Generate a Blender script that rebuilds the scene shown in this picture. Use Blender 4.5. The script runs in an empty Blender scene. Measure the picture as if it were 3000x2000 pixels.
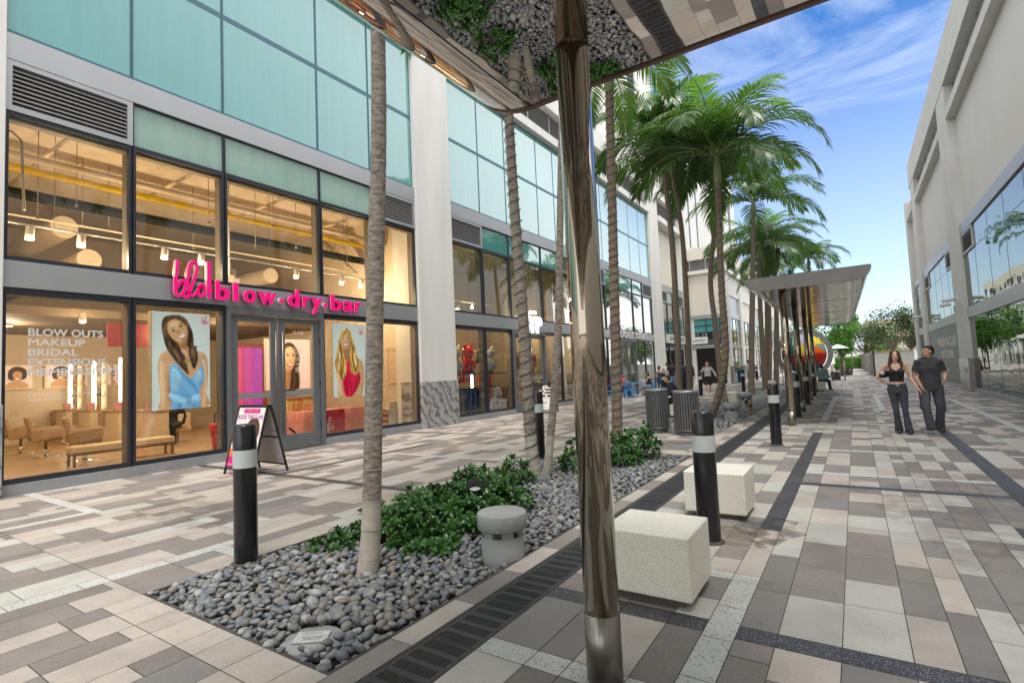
import bpy, math, random
import numpy as np
from mathutils import Vector, Matrix
rnd = random.Random(11)
R = math.radians
sc = bpy.context.scene
COL = sc.collection
ORG = {}

# ---------------------------------------------------------------- mesh builder
class MB:
    def __init__(s):
        s.v = []; s.f = []; s.m = []; s.s = []
    def add(s, vs, fs, mi=0, sm=False):
        o = len(s.v); s.v.extend([tuple(p) for p in vs])
        for f in fs:
            s.f.append([i + o for i in f]); s.m.append(mi); s.s.append(sm)
        return s
    def box(s, x0, x1, y0, y1, z0, z1, mi=0):
        v = [(x0,y0,z0),(x1,y0,z0),(x1,y1,z0),(x0,y1,z0),(x0,y0,z1),(x1,y0,z1),(x1,y1,z1),(x0,y1,z1)]
        return s.add(v, [(3,2,1,0),(4,5,6,7),(0,1,5,4),(1,2,6,5),(2,3,7,6),(3,0,4,7)], mi)
    def obox(s, c, ax, ay, az, hx, hy, hz, mi=0):
        c = Vector(c); ax, ay, az = Vector(ax), Vector(ay), Vector(az); v = []
        for k in (-1, 1):
            for a, b in ((-1,-1),(1,-1),(1,1),(-1,1)):
                v.append(c + ax*hx*a + ay*hy*b + az*hz*k)
        return s.add(v, [(3,2,1,0),(4,5,6,7),(0,1,5,4),(1,2,6,5),(2,3,7,6),(3,0,4,7)], mi)
    def bar(s, p, q, w, h=None, mi=0):
        p, q = Vector(p), Vector(q); d = q - p; L = d.length
        if L < 1e-6: return s
        d /= L; up = Vector((0,0,1)) if abs(d.z) < .95 else Vector((0,1,0))
        a = d.cross(up).normalized(); b = a.cross(d)
        return s.obox((p+q)/2, a, d, b, w/2, L/2, (h or w)/2, mi)
    def tube(s, pts, rad, n=10, mi=0, caps=True, sm=True, flat=1.0, side=None):
        pts = [Vector(p) for p in pts]; N = len(pts)
        if not hasattr(rad, '__len__'): rad = [rad]*N
        v = []; prev = None
        for i, p in enumerate(pts):
            d = (pts[min(i+1,N-1)] - pts[max(i-1,0)])
            if d.length < 1e-9: d = Vector((0,0,1))
            d.normalize()
            if side is not None: ref = Vector(side)
            elif prev is not None: ref = prev
            else: ref = Vector((1,0,0)) if abs(d.x) < .9 else Vector((0,1,0))
            a = ref - d*ref.dot(d)
            if a.length < 1e-6: a = d.orthogonal()
            a.normalize(); b = d.cross(a); prev = a
            r = rad[i]; ra, rb = (r if hasattr(r,'__len__') else (r, r*flat))
            for k in range(n):
                t = 2*math.pi*k/n
                v.append(p + a*math.cos(t)*ra + b*math.sin(t)*rb)
        f = []
        for i in range(N-1):
            for k in range(n):
                k2 = (k+1) % n
                f.append((i*n+k, i*n+k2, (i+1)*n+k2, (i+1)*n+k))
        s.add(v, f, mi, sm)
        if caps:
            o = len(s.v) - len(v)
            s.f.append([o+k for k in range(n)][::-1]); s.m.append(mi); s.s.append(False)
            s.f.append([o+(N-1)*n+k for k in range(n)]); s.m.append(mi); s.s.append(False)
        return s
    def cyl(s, c, r, z0, z1, n=24, mi=0, r1=None):
        return s.tube([(c[0],c[1],z0),(c[0],c[1],z1)], [r, r if r1 is None else r1], n, mi)
    def lathe(s, c, prof, n=24, mi=0, sm=True):
        v = []; f = []
        for r, z in prof:
            for k in range(n):
                t = 2*math.pi*k/n; v.append((c[0]+r*math.cos(t), c[1]+r*math.sin(t), c[2]+z))
        for i in range(len(prof)-1):
            for k in range(n):
                k2 = (k+1) % n; f.append((i*n+k, i*n+k2, (i+1)*n+k2, (i+1)*n+k))
        return s.add(v, f, mi, sm)
    def ell(s, c, r, seg=12, ring=8, mi=0, rot=None):
        c = Vector(c); v = []; f = []
        if not hasattr(r,'__len__'): r = (r,r,r)
        for i in range(ring+1):
            ph = math.pi*i/ring
            for k in range(seg):
                t = 2*math.pi*k/seg
                p = Vector((r[0]*math.sin(ph)*math.cos(t), r[1]*math.sin(ph)*math.sin(t), -r[2]*math.cos(ph)))
                if rot is not None: p = rot @ p
                v.append(c+p)
        for i in range(ring):
            for k in range(seg):
                k2 = (k+1) % seg
                f.append((i*seg+k, i*seg+k2, (i+1)*seg+k2, (i+1)*seg+k))
        return s.add(v, f, mi, True)
    def prism(s, poly, fn, a0, a1, mi=0, sm=False):
        n = len(poly); v = [fn(p, a0) for p in poly] + [fn(p, a1) for p in poly]
        f = [tuple(range(n))[::-1], tuple(range(n, 2*n))]
        s.add(v, f, mi, False); o = len(s.v) - 2*n
        for k in range(n):
            k2 = (k+1) % n
            s.f.append([o+k, o+k2, o+n+k2, o+n+k]); s.m.append(mi); s.s.append(sm)
        return s
    def build(s, name, mats, parent=None, bevel=None, seg=2):
        me = bpy.data.meshes.new(name)
        o0 = Vector(ORG.get(parent.name, (0,0,0))) if parent else Vector((0,0,0))
        me.from_pydata([tuple(Vector(p) - o0) for p in s.v], [], s.f)
        if not isinstance(mats, (list, tuple)): mats = [mats]
        for m in mats: me.materials.append(m)
        me.polygons.foreach_set('material_index', s.m)
        me.polygons.foreach_set('use_smooth', s.s)
        me.update()
        ob = bpy.data.objects.new(name, me); COL.objects.link(ob)
        if parent: ob.parent = parent; ORG[ob.name] = tuple(o0)
        if bevel:
            b = ob.modifiers.new('bevel', 'BEVEL'); b.width = bevel; b.segments = seg; b.limit_method = 'ANGLE'; b.angle_limit = R(40)
        return ob

def thing(name, label, cat, loc=(0,0,0), group=None, rz=0):
    o = bpy.data.objects.new(name, None); COL.objects.link(o)
    o.location = loc; o.rotation_euler = (0,0,rz); o.empty_display_size = .1
    o['label'] = label; o['category'] = cat
    if group: o['group'] = group
    ORG[o.name] = tuple(loc)
    return o
def tag(o, label=None, cat=None, group=None, kind=None):
    if label: o['label'] = label
    if cat: o['category'] = cat
    if group: o['group'] = group
    if kind: o['kind'] = kind
    return o
def copy_tree(o, parent=None):
    c = o.copy(); COL.objects.link(c)
    if parent: c.parent = parent
    for ch in [x for x in o.children]: copy_tree(ch, c)
    return c
def place(proto, used, loc, rz=0, label=None, scale=None, group=None):
    o = proto if not used else copy_tree(proto)
    o.location = loc; o.rotation_euler = (0,0,rz); ORG[o.name] = tuple(loc)
    if label: o['label'] = label
    if group: o['group'] = group
    if scale: o.scale = (scale,)*3 if not hasattr(scale,'__len__') else scale
    return o
def cat_smooth(pts, k=6, closed=False):
    P = [Vector(p) for p in pts]; n = len(P); out = []
    rng = range(n) if closed else range(n-1)
    for i in rng:
        if closed: a,b,c,d = P[(i-1)%n],P[i],P[(i+1)%n],P[(i+2)%n]
        else: a,b,c,d = P[max(i-1,0)],P[i],P[i+1],P[min(i+2,n-1)]
        for j in range(k):
            t = j/k
            out.append(.5*((2*b)+(c-a)*t+(2*a-5*b+4*c-d)*t*t+(3*b-a-3*c+d)*t*t*t))
    if not closed: out.append(P[-1])
    return out

# ---------------------------------------------------------------- materials
MATS = {}
def N(nt, t, **kw):
    n = nt.nodes.new(t)
    for k, v in kw.items():
        if k in n.inputs: n.inputs[k].default_value = v
        else: setattr(n, k, v)
    return n
def mat(name, col, rough=.6, metal=0., var=.06, scale=8., bump=0., bscale=60., emit=0., ecol=None, spec=.5, coat=0., stretch=None, island=0.):
    if name in MATS: return MATS[name]
    m = bpy.data.materials.new(name); m.use_nodes = True; nt = m.node_tree; L = nt.links
    bs = nt.nodes['Principled BSDF']
    bs.inputs['Roughness'].default_value = rough; bs.inputs['Metallic'].default_value = metal
    bs.inputs['Specular IOR Level'].default_value = spec; bs.inputs['Coat Weight'].default_value = coat
    tc = N(nt,'ShaderNodeTexCoord'); src = tc.outputs['Object']
    if stretch:
        mp = N(nt,'ShaderNodeMapping'); mp.inputs['Scale'].default_value = stretch
        L.new(src, mp.inputs['Vector']); src = mp.outputs['Vector']
    nz = N(nt,'ShaderNodeTexNoise', Scale=scale, Detail=4.0); L.new(src, nz.inputs['Vector'])
    mr = N(nt,'ShaderNodeMapRange'); mr.inputs['From Min'].default_value=.3; mr.inputs['From Max'].default_value=.7
    mr.inputs['To Min'].default_value = 1-var; mr.inputs['To Max'].default_value = 1+var
    L.new(nz.outputs['Fac'], mr.inputs['Value'])
    mul = N(nt,'ShaderNodeVectorMath', operation='SCALE'); mul.inputs[0].default_value = col[:3]
    L.new(mr.outputs['Result'], mul.inputs['Scale']); out = mul.outputs['Vector']
    if island:
        ge = N(nt,'ShaderNodeNewGeometry'); m2 = N(nt,'ShaderNodeMapRange')
        m2.inputs['To Min'].default_value = 1-island; m2.inputs['To Max'].default_value = 1+island
        L.new(ge.outputs['Random Per Island'], m2.inputs['Value'])
        mu2 = N(nt,'ShaderNodeVectorMath', operation='SCALE'); L.new(out, mu2.inputs[0]); L.new(m2.outputs['Result'], mu2.inputs['Scale']); out = mu2.outputs['Vector']
    L.new(out, bs.inputs['Base Color'])
    if bump:
        n2 = N(nt,'ShaderNodeTexNoise', Scale=bscale, Detail=3.0); L.new(src, n2.inputs['Vector'])
        bp = N(nt,'ShaderNodeBump', Strength=bump, Distance=.01); L.new(n2.outputs['Fac'], bp.inputs['Height']); L.new(bp.outputs['Normal'], bs.inputs['Normal'])
    if emit:
        bs.inputs['Emission Color'].default_value = (*(ecol or col)[:3],1); bs.inputs['Emission Strength'].default_value = emit
    MATS[name] = m
    return m
def speckle(name, col, chip, dens=.35, scale=220., rough=.75, island=.08, var=.08, bump=.15, chip2=None, vscale=3.0, lo=None):
    """stone with small chips of another colour"""
    m = bpy.data.materials.new(name); m.use_nodes = True; nt = m.node_tree; L = nt.links
    bs = nt.nodes['Principled BSDF']; bs.inputs['Roughness'].default_value = rough
    tc = N(nt,'ShaderNodeTexCoord')
    vo = N(nt,'ShaderNodeTexVoronoi', Scale=scale); L.new(tc.outputs['Object'], vo.inputs['Vector'])
    sp = N(nt,'ShaderNodeSeparateColor'); L.new(vo.outputs['Color'], sp.inputs['Color'])
    lt = N(nt,'ShaderNodeMath', operation='LESS_THAN'); lt.inputs[1].default_value = dens; L.new(sp.outputs['Red'], lt.inputs[0])
    d2 = N(nt,'ShaderNodeMath', operation='LESS_THAN'); d2.inputs[1].default_value = lo or .45; L.new(vo.outputs['Distance'], d2.inputs[0])
    an = N(nt,'ShaderNodeMath', operation='MULTIPLY'); L.new(lt.outputs[0], an.inputs[0]); L.new(d2.outputs[0], an.inputs[1])
    mx = N(nt,'ShaderNodeMix', data_type='RGBA'); mx.inputs['A'].default_value=(*col,1); mx.inputs['B'].default_value=(*chip,1); L.new(an.outputs[0], mx.inputs['Factor'])
    out = mx.outputs['Result']
    if chip2:
        gt = N(nt,'ShaderNodeMath', operation='GREATER_THAN'); gt.inputs[1].default_value = .9; L.new(sp.outputs['Green'], gt.inputs[0])
        m3 = N(nt,'ShaderNodeMix', data_type='RGBA'); m3.inputs['B'].default_value=(*chip2,1); L.new(out, m3.inputs['A']); L.new(gt.outputs[0], m3.inputs['Factor']); out = m3.outputs['Result']
    nz = N(nt,'ShaderNodeTexNoise', Scale=vscale, Detail=5.0); L.new(tc.outputs['Object'], nz.inputs['Vector'])
    mr = N(nt,'ShaderNodeMapRange'); mr.inputs['From Min'].default_value=.3; mr.inputs['From Max'].default_value=.7
    mr.inputs['To Min'].default_value=1-var; mr.inputs['To Max'].default_value=1+var; L.new(nz.outputs['Fac'], mr.inputs['Value'])
    nd = N(nt,'ShaderNodeTexNoise', Scale=1.1, Detail=9.0, Roughness=.7); L.new(tc.outputs['Object'], nd.inputs['Vector'])
    md = N(nt,'ShaderNodeMapRange'); md.inputs['From Min'].default_value=.34; md.inputs['From Max'].default_value=.52; md.inputs['To Min'].default_value=1-2.0*var; md.inputs['To Max'].default_value=1; L.new(nd.outputs['Fac'], md.inputs['Value'])
    vg = N(nt,'ShaderNodeTexVoronoi', Scale=2.6); L.new(tc.outputs['Object'], vg.inputs['Vector']); gl_ = N(nt,'ShaderNodeMapRange'); gl_.inputs['From Min'].default_value=.030; gl_.inputs['From Max'].default_value=.042; gl_.inputs['To Min'].default_value=1-3.2*var; gl_.inputs['To Max'].default_value=1; L.new(vg.outputs['Distance'], gl_.inputs['Value'])
    mdg = N(nt,'ShaderNodeMath', operation='MULTIPLY'); L.new(md.outputs[0], mdg.inputs[0]); L.new(gl_.outputs[0], mdg.inputs[1])
    mr_ = N(nt,'ShaderNodeMath', operation='MULTIPLY'); L.new(mr.outputs[0], mr_.inputs[0]); L.new(mdg.outputs[0], mr_.inputs[1]); mr = mr_
    ge = N(nt,'ShaderNodeNewGeometry'); m2 = N(nt,'ShaderNodeMapRange'); m2.inputs['To Min'].default_value=1-island; m2.inputs['To Max'].default_value=1+island
    L.new(ge.outputs['Random Per Island'], m2.inputs['Value'])
    mm = N(nt,'ShaderNodeMath', operation='MULTIPLY'); L.new(mr.outputs[0], mm.inputs[0]); L.new(m2.outputs[0], mm.inputs[1])
    mu = N(nt,'ShaderNodeVectorMath', operation='SCALE'); L.new(out, mu.inputs[0]); L.new(mm.outputs[0], mu.inputs['Scale'])
    L.new(mu.outputs['Vector'], bs.inputs['Base Color'])
    if bump:
        bp = N(nt,'ShaderNodeBump', Strength=bump, Distance=.003); L.new(vo.outputs['Distance'], bp.inputs['Height']); L.new(bp.outputs['Normal'], bs.inputs['Normal'])
    MATS[name] = m; return m
def ramp_island(name, cols, rough=.55, spec=.4, bump=.0, nscale=20, namt=.15):
    m = bpy.data.materials.new(name); m.use_nodes = True; nt = m.node_tree; L = nt.links
    bs = nt.nodes['Principled BSDF']; bs.inputs['Roughness'].default_value = rough; bs.inputs['Specular IOR Level'].default_value = spec
    ge = N(nt,'ShaderNodeNewGeometry'); cr = N(nt,'ShaderNodeValToRGB'); el = cr.color_ramp.elements
    cr.color_ramp.interpolation = 'CONSTANT'
    while len(el) < len(cols): el.new(.5)
    for i, c in enumerate(cols): el[i].position = i/len(cols); el[i].color = (*c,1)
    L.new(ge.outputs['Random Per Island'], cr.inputs['Fac'])
    tc = N(nt,'ShaderNodeTexCoord'); nz = N(nt,'ShaderNodeTexNoise', Scale=nscale, Detail=5.0); L.new(tc.outputs['Object'], nz.inputs['Vector'])
    mr = N(nt,'ShaderNodeMapRange'); mr.inputs['From Min'].default_value=.25; mr.inputs['From Max'].default_value=.75; mr.inputs['To Min'].default_value=1-namt; mr.inputs['To Max'].default_value=1+namt; L.new(nz.outputs['Fac'], mr.inputs['Value'])
    mu = N(nt,'ShaderNodeVectorMath', operation='SCALE'); L.new(cr.outputs['Color'], mu.inputs[0]); L.new(mr.outputs[0], mu.inputs['Scale']); L.new(mu.outputs['Vector'], bs.inputs['Base Color'])
    MATS[name] = m; return m
def glass(name, tint, refl=.06, edge=.9, rough=0.0, wave=0., wscale=1.2, power=4.0, gcol=(.95,.97,.97)):
    """thin window glass: clear straight through, mirror-like at a grazing view"""
    m = bpy.data.materials.new(name); m.use_nodes = True; nt = m.node_tree; L = nt.links
    nt.nodes.remove(nt.nodes['Principled BSDF']); out = nt.nodes['Material Output']
    tr = N(nt,'ShaderNodeBsdfTransparent'); tr.inputs['Color'].default_value = (*tint,1)
    gl = N(nt,'ShaderNodeBsdfGlossy'); gl.inputs['Roughness'].default_value = rough; gl.inputs['Color'].default_value=(*gcol,1)
    lw = N(nt,'ShaderNodeLayerWeight', Blend=.5); pw = N(nt,'ShaderNodeMath', operation='POWER'); pw.inputs[1].default_value = power
    L.new(lw.outputs['Facing'], pw.inputs[0])
    mr = N(nt,'ShaderNodeMapRange'); mr.inputs['To Min'].default_value = refl; mr.inputs['To Max'].default_value = edge; L.new(pw.outputs[0], mr.inputs['Value'])
    mx = N(nt,'ShaderNodeMixShader'); L.new(mr.outputs[0], mx.inputs[0]); L.new(tr.outputs[0], mx.inputs[1]); L.new(gl.outputs[0], mx.inputs[2]); L.new(mx.outputs[0], out.inputs['Surface'])
    if wave:
        tc = N(nt,'ShaderNodeTexCoord'); nz = N(nt,'ShaderNodeTexNoise', Scale=wscale, Detail=1.0); L.new(tc.outputs['Object'], nz.inputs['Vector'])
        bp = N(nt,'ShaderNodeBump', Strength=wave, Distance=.05); L.new(nz.outputs['Fac'], bp.inputs['Height']); L.new(bp.outputs['Normal'], gl.inputs['Normal'])
    MATS[name] = m; return m
def tealglass(name, col, refl=.05, edge=.75, wave=.02, var=.07, power=3.0):
    """back-painted / curtained spandrel glass: streaky colour under a clear gloss"""
    m = bpy.data.materials.new(name); m.use_nodes = True; nt = m.node_tree; L = nt.links
    bs = nt.nodes['Principled BSDF']; out = nt.nodes['Material Output']; bs.inputs['Roughness'].default_value=.8; bs.inputs['Specular IOR Level'].default_value=0
    tc = N(nt,'ShaderNodeTexCoord'); mp = N(nt,'ShaderNodeMapping'); mp.inputs['Scale'].default_value=(1,2.2,.18); L.new(tc.outputs['Object'], mp.inputs['Vector'])
    nz = N(nt,'ShaderNodeTexNoise', Scale=3.0, Detail=5.0, Roughness=.6); L.new(mp.outputs[0], nz.inputs['Vector'])
    mr = N(nt,'ShaderNodeMapRange'); mr.inputs['From Min'].default_value=.3; mr.inputs['From Max'].default_value=.7; mr.inputs['To Min'].default_value=1-var; mr.inputs['To Max'].default_value=1+var; L.new(nz.outputs['Fac'], mr.inputs['Value'])
    mu = N(nt,'ShaderNodeVectorMath', operation='SCALE'); mu.inputs[0].default_value=col; L.new(mr.outputs[0], mu.inputs['Scale']); L.new(mu.outputs['Vector'], bs.inputs['Base Color'])
    gl = N(nt,'ShaderNodeBsdfGlossy'); gl.inputs['Roughness'].default_value=.01; gl.inputs['Color'].default_value=(.93,.98,.98,1)
    lw = N(nt,'ShaderNodeLayerWeight', Blend=.5); pw = N(nt,'ShaderNodeMath', operation='POWER'); pw.inputs[1].default_value=power; L.new(lw.outputs['Facing'], pw.inputs[0])
    m2 = N(nt,'ShaderNodeMapRange'); m2.inputs['To Min'].default_value=refl; m2.inputs['To Max'].default_value=edge; L.new(pw.outputs[0], m2.inputs['Value'])
    mx = N(nt,'ShaderNodeMixShader'); L.new(m2.outputs[0], mx.inputs[0]); L.new(bs.outputs[0], mx.inputs[1]); L.new(gl.outputs[0], mx.inputs[2]); L.new(mx.outputs[0], out.inputs['Surface'])
    n3 = N(nt,'ShaderNodeTexNoise', Scale=.9, Detail=2.0); L.new(tc.outputs['Object'], n3.inputs['Vector'])
    bp = N(nt,'ShaderNodeBump', Strength=wave, Distance=.1); L.new(n3.outputs['Fac'], bp.inputs['Height']); L.new(bp.outputs['Normal'], gl.inputs['Normal'])
    MATS[name] = m; return m
def steel(name, col, rough, wave=0., wscale=1.5, stretch=None):
    m = bpy.data.materials.new(name); m.use_nodes = True; nt = m.node_tree; L = nt.links
    bs = nt.nodes['Principled BSDF']; bs.inputs['Metallic'].default_value=1; bs.inputs['Roughness'].default_value=rough; bs.inputs['Base Color'].default_value=(*col,1)
    tc = N(nt,'ShaderNodeTexCoord'); v = tc.outputs['Object']
    if stretch:
        mp = N(nt,'ShaderNodeMapping'); mp.inputs['Scale'].default_value=stretch; L.new(v, mp.inputs['Vector']); v = mp.outputs[0]
    nz = N(nt,'ShaderNodeTexNoise', Scale=wscale, Detail=2.0); L.new(v, nz.inputs['Vector'])
    if wave:
        bp = N(nt,'ShaderNodeBump', Strength=wave, Distance=.05); L.new(nz.outputs['Fac'], bp.inputs['Height']); L.new(bp.outputs['Normal'], bs.inputs['Normal'])
    MATS[name] = m; return m
def leafmat(name, a, b, transl=.25, rough=.35, tcol=(.15,.35,.05)):
    m = bpy.data.materials.new(name); m.use_nodes = True; nt = m.node_tree; L = nt.links
    bs = nt.nodes['Principled BSDF']; out = nt.nodes['Material Output']; bs.inputs['Roughness'].default_value=rough
    ge = N(nt,'ShaderNodeNewGeometry'); mx = N(nt,'ShaderNodeMix', data_type='RGBA'); mx.inputs['A'].default_value=(*a,1); mx.inputs['B'].default_value=(*b,1)
    L.new(ge.outputs['Random Per Island'], mx.inputs['Factor']); L.new(mx.outputs['Result'], bs.inputs['Base Color'])
    t = N(nt,'ShaderNodeBsdfTranslucent'); t.inputs['Color'].default_value=(*tcol,1)
    ms = N(nt,'ShaderNodeMixShader'); ms.inputs[0].default_value=transl; L.new(bs.outputs[0], ms.inputs[1]); L.new(t.outputs[0], ms.inputs[2]); L.new(ms.outputs[0], out.inputs['Surface'])
    MATS[name] = m; return m
def marble(name):
    m = bpy.data.materials.new(name); m.use_nodes = True; nt = m.node_tree; L = nt.links
    bs = nt.nodes['Principled BSDF']; bs.inputs['Roughness'].default_value=.3
    tc = N(nt,'ShaderNodeTexCoord'); mp = N(nt,'ShaderNodeMapping'); mp.inputs['Rotation'].default_value=(R(52),0,0); L.new(tc.outputs['Object'], mp.inputs['Vector'])
    wv = N(nt,'ShaderNodeTexWave', Scale=1.1, Distortion=13.0, Detail=8.0); wv.inputs['Detail Scale'].default_value=1.6; wv.inputs['Detail Roughness'].default_value=.62; wv.bands_direction='Z'; L.new(mp.outputs[0], wv.inputs['Vector'])
    cr = N(nt,'ShaderNodeValToRGB'); el = cr.color_ramp.elements
    el[0].position=.0; el[0].color=(.11,.115,.12,1); el[1].position=1.0; el[1].color=(.40,.40,.39,1)
    for p,c in ((.07,.15),(.16,.27),(.45,.33),(.58,.24),(.68,.36)): e=el.new(p); e.color=(c,c*1.01,c*1.02,1)
    L.new(wv.outputs['Fac'], cr.inputs['Fac']); L.new(cr.outputs['Color'], bs.inputs['Base Color'])
    MATS[name] = m; return m

white_wall = mat('white_stucco', (.70,.69,.66), .8, var=.07, scale=1.6, bump=.12, bscale=90, stretch=(1,1,.16))
grey_wall = mat('grey_stucco', (.64,.635,.625), .85, var=.03, scale=1.1, bump=.12, bscale=80, stretch=(1,1,.3))
grey_pier = mat('grey_pier_stucco', (.60,.595,.58), .85, var=.06, scale=1.5, bump=.1, bscale=80)
cream_wall = mat('cream_stucco', (.72,.67,.58), .85, var=.03, scale=.6)
alu = mat('grey_aluminium', (.40,.41,.43), .38, metal=.55, var=.03, scale=2)
alu_dark = mat('dark_bronze_frame', (.018,.022,.035), .35, var=.05)
alu_door = mat('grey_door_metal', (.17,.18,.19), .42, metal=.3, var=.03)
louver_m = mat('louver_metal', (.42,.41,.41), .45, metal=.5, var=.03)
black = mat('black_void', (.006,.006,.007), .9)
marble_m = marble('grey_veined_marble')
g_shop = glass('shop_window_glass', (.90,.90,.88), refl=.05, edge=.95, wave=.008, power=3.2)
g_mid = glass('clear_window_glass', (.78,.80,.80), refl=.10, edge=.95, wave=.015, power=1.9)
g_right = glass('mirrored_window_glass', (.30,.40,.40), refl=.28, edge=.62, wave=.22, wscale=.7, power=2.0, gcol=(.84,.86,.80))
g_teal = tealglass('aqua_spandrel_glass', (.085,.315,.32), refl=.04, edge=.95, power=1.55)
g_pale = tealglass('pale_aqua_glass', (.31,.45,.40), refl=.05, edge=.9, power=2.0)
chrome = steel('polished_steel', (.74,.71,.66), .03)
mirror = steel('mirror_soffit_steel', (.54,.515,.48), .015, wave=.05, wscale=1.6)
mirror_far = steel('rippled_soffit_steel', (.50,.47,.43), .03, wave=.28, wscale=5.0, stretch=(.25,1.6,1))
pole_m = steel('polished_pole_steel', (.39,.335,.265), .04, wave=.02, wscale=2.0, stretch=(3,3,.5))
brushed = steel('brushed_steel', (.27,.25,.22), .36, wave=.08, wscale=6, stretch=(8,8,.3))
fascia_m = mat('weathered_steel_fascia', (.17,.16,.15), .5, metal=.5, var=.12, scale=2.5)
bronze_edge = mat('brown_steel_edge', (.16,.10,.085), .4, metal=.5, var=.08)
pv_light = speckle('light_paver', (.405,.36,.32), (.31,.27,.235), .3, 190, island=.10)
pv_pale = speckle('pale_grey_paver', (.415,.405,.37), (.33,.31,.28), .3, 190, island=.10)
pv_taupe = speckle('taupe_paver', (.215,.192,.177), (.33,.30,.275), .06, 330, island=.14, chip2=(.12,.10,.09))
pv_dark = speckle('charcoal_paver', (.195,.182,.173), (.37,.35,.33), .05, 330, island=.14)
gr_dark = speckle('dark_granite', (.042,.042,.046), (.20,.20,.22), .38, 110, rough=.5, island=.12)
gr_white = speckle('white_granite', (.47,.475,.45), (.14,.14,.13), .17, 85, rough=.6, island=.05)
mortar = mat('joint_mortar', (.085,.077,.07), .95, var=.2, scale=12)
terrazzo = speckle('cream_terrazzo', (.79,.76,.67), (.20,.18,.14), .085, 190, rough=.38, island=.0, var=.03, bump=.0, lo=.40, chip2=(.60,.57,.48))
soil = mat('dark_soil', (.035,.028,.022), .95, var=.4, scale=15, bump=.6, bscale=40)
pebble_m = ramp_island('river_pebble_stone', [(.17,.175,.185),(.20,.20,.195),(.12,.127,.14),(.24,.245,.245),(.17,.16,.148),(.14,.158,.185),(.20,.18,.155),(.18,.18,.178),(.135,.135,.137),(.29,.295,.30),(.18,.19,.205),(.145,.155,.17)], rough=.5, nscale=35, namt=.22)
black_paint = mat('black_gloss_paint', (.008,.007,.010), .22, var=.1, coat=.3)
white_band = mat('white_reflective_band', (.50,.54,.53), .5, var=.03)
# ---------------------------------------------------------------- camera, sky, sun
def setup_camera():
    yaw, pitch, roll, f = -0.580142, 0.0611788, -0.0441949, 1524.016
    cy, sy, cp, sp = math.cos(yaw), math.sin(yaw), math.cos(pitch), math.sin(pitch)
    F = Vector((sy*cp, cy*cp, sp)); r = Vector((cy, -sy, 0)); u = r.cross(F)
    cr, sr = math.cos(roll), math.sin(roll)
    r2 = r*cr + u*sr; u2 = u*cr - r*sr
    cam = bpy.data.cameras.new('camera'); co = bpy.data.objects.new('camera', cam); COL.objects.link(co)
    M = Matrix((r2, u2, -F)).transposed().to_4x4(); M.translation = (0,0,1.6)
    co.matrix_world = M; cam.sensor_width = 36; cam.sensor_fit = 'HORIZONTAL'; cam.lens = f/3000*36
    cam.clip_start = .05; cam.clip_end = 3000; sc.camera = co
setup_camera()
SUN_EL, SUN_AZ = R(71), R(135)          # azimuth clockwise from +Y
w = bpy.data.worlds.new('World'); sc.world = w; w.use_nodes = True; nt = w.node_tree; L = nt.links
bg = nt.nodes['Background']
sky = N(nt,'ShaderNodeTexSky', sky_type='NISHITA'); sky.sun_disc = False; sky.sun_elevation = SUN_EL; sky.sun_rotation = SUN_AZ; sky.air_density = 1.0; sky.dust_density = .6; sky.ozone_density = 2.0
tc = N(nt,'ShaderNodeTexCoord'); mp = N(nt,'ShaderNodeMapping'); mp.inputs['Scale'].default_value=(1.0,1.0,3.4); mp.inputs['Rotation'].default_value=(R(8),R(-6),R(25)); L.new(tc.outputs['Generated'], mp.inputs['Vector'])
n1 = N(nt,'ShaderNodeTexNoise', Scale=3.2, Detail=9.0, Roughness=.62, Distortion=.5); L.new(mp.outputs[0], n1.inputs['Vector'])
cr = N(nt,'ShaderNodeMapRange'); cr.inputs['From Min'].default_value=.40; cr.inputs['From Max'].default_value=.74; cr.inputs['To Max'].default_value=.48; L.new(n1.outputs['Fac'], cr.inputs['Value'])
hs = N(nt,'ShaderNodeHueSaturation', Saturation=SKY_SAT if 'SKY_SAT' in globals() else 1.25); L.new(sky.outputs[0], hs.inputs['Color'])
# thin cloud is whiter and denser towards the horizon
sx = N(nt,'ShaderNodeSeparateXYZ'); L.new(tc.outputs['Generated'], sx.inputs[0])
hz = N(nt,'ShaderNodeMapRange'); hz.inputs['From Min'].default_value=.05; hz.inputs['From Max'].default_value=.5; hz.inputs['To Min'].default_value=.50; hz.inputs['To Max'].default_value=.0; L.new(sx.outputs['Z'], hz.inputs['Value'])
# the overcast part of the sky: behind and overhead, away from the blue gap over the promenade
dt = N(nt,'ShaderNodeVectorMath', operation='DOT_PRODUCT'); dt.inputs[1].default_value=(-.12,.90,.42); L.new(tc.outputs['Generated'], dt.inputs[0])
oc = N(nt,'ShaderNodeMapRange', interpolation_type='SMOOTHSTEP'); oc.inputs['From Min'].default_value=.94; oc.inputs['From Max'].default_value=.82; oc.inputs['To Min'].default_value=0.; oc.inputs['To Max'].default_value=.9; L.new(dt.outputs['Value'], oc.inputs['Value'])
ad = N(nt,'ShaderNodeMath', operation='MAXIMUM'); L.new(cr.outputs[0], ad.inputs[0]); L.new(hz.outputs[0], ad.inputs[1])
tn = N(nt,'ShaderNodeVectorMath', operation='MULTIPLY'); tn.inputs[1].default_value=(.55,.76,.96); L.new(hs.outputs[0], tn.inputs[0])
mx = N(nt,'ShaderNodeMix', data_type='RGBA'); mx.inputs['B'].default_value=(6.2,6.5,6.8,1); L.new(ad.outputs[0], mx.inputs['Factor']); L.new(tn.outputs[0], mx.inputs['A'])
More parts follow.
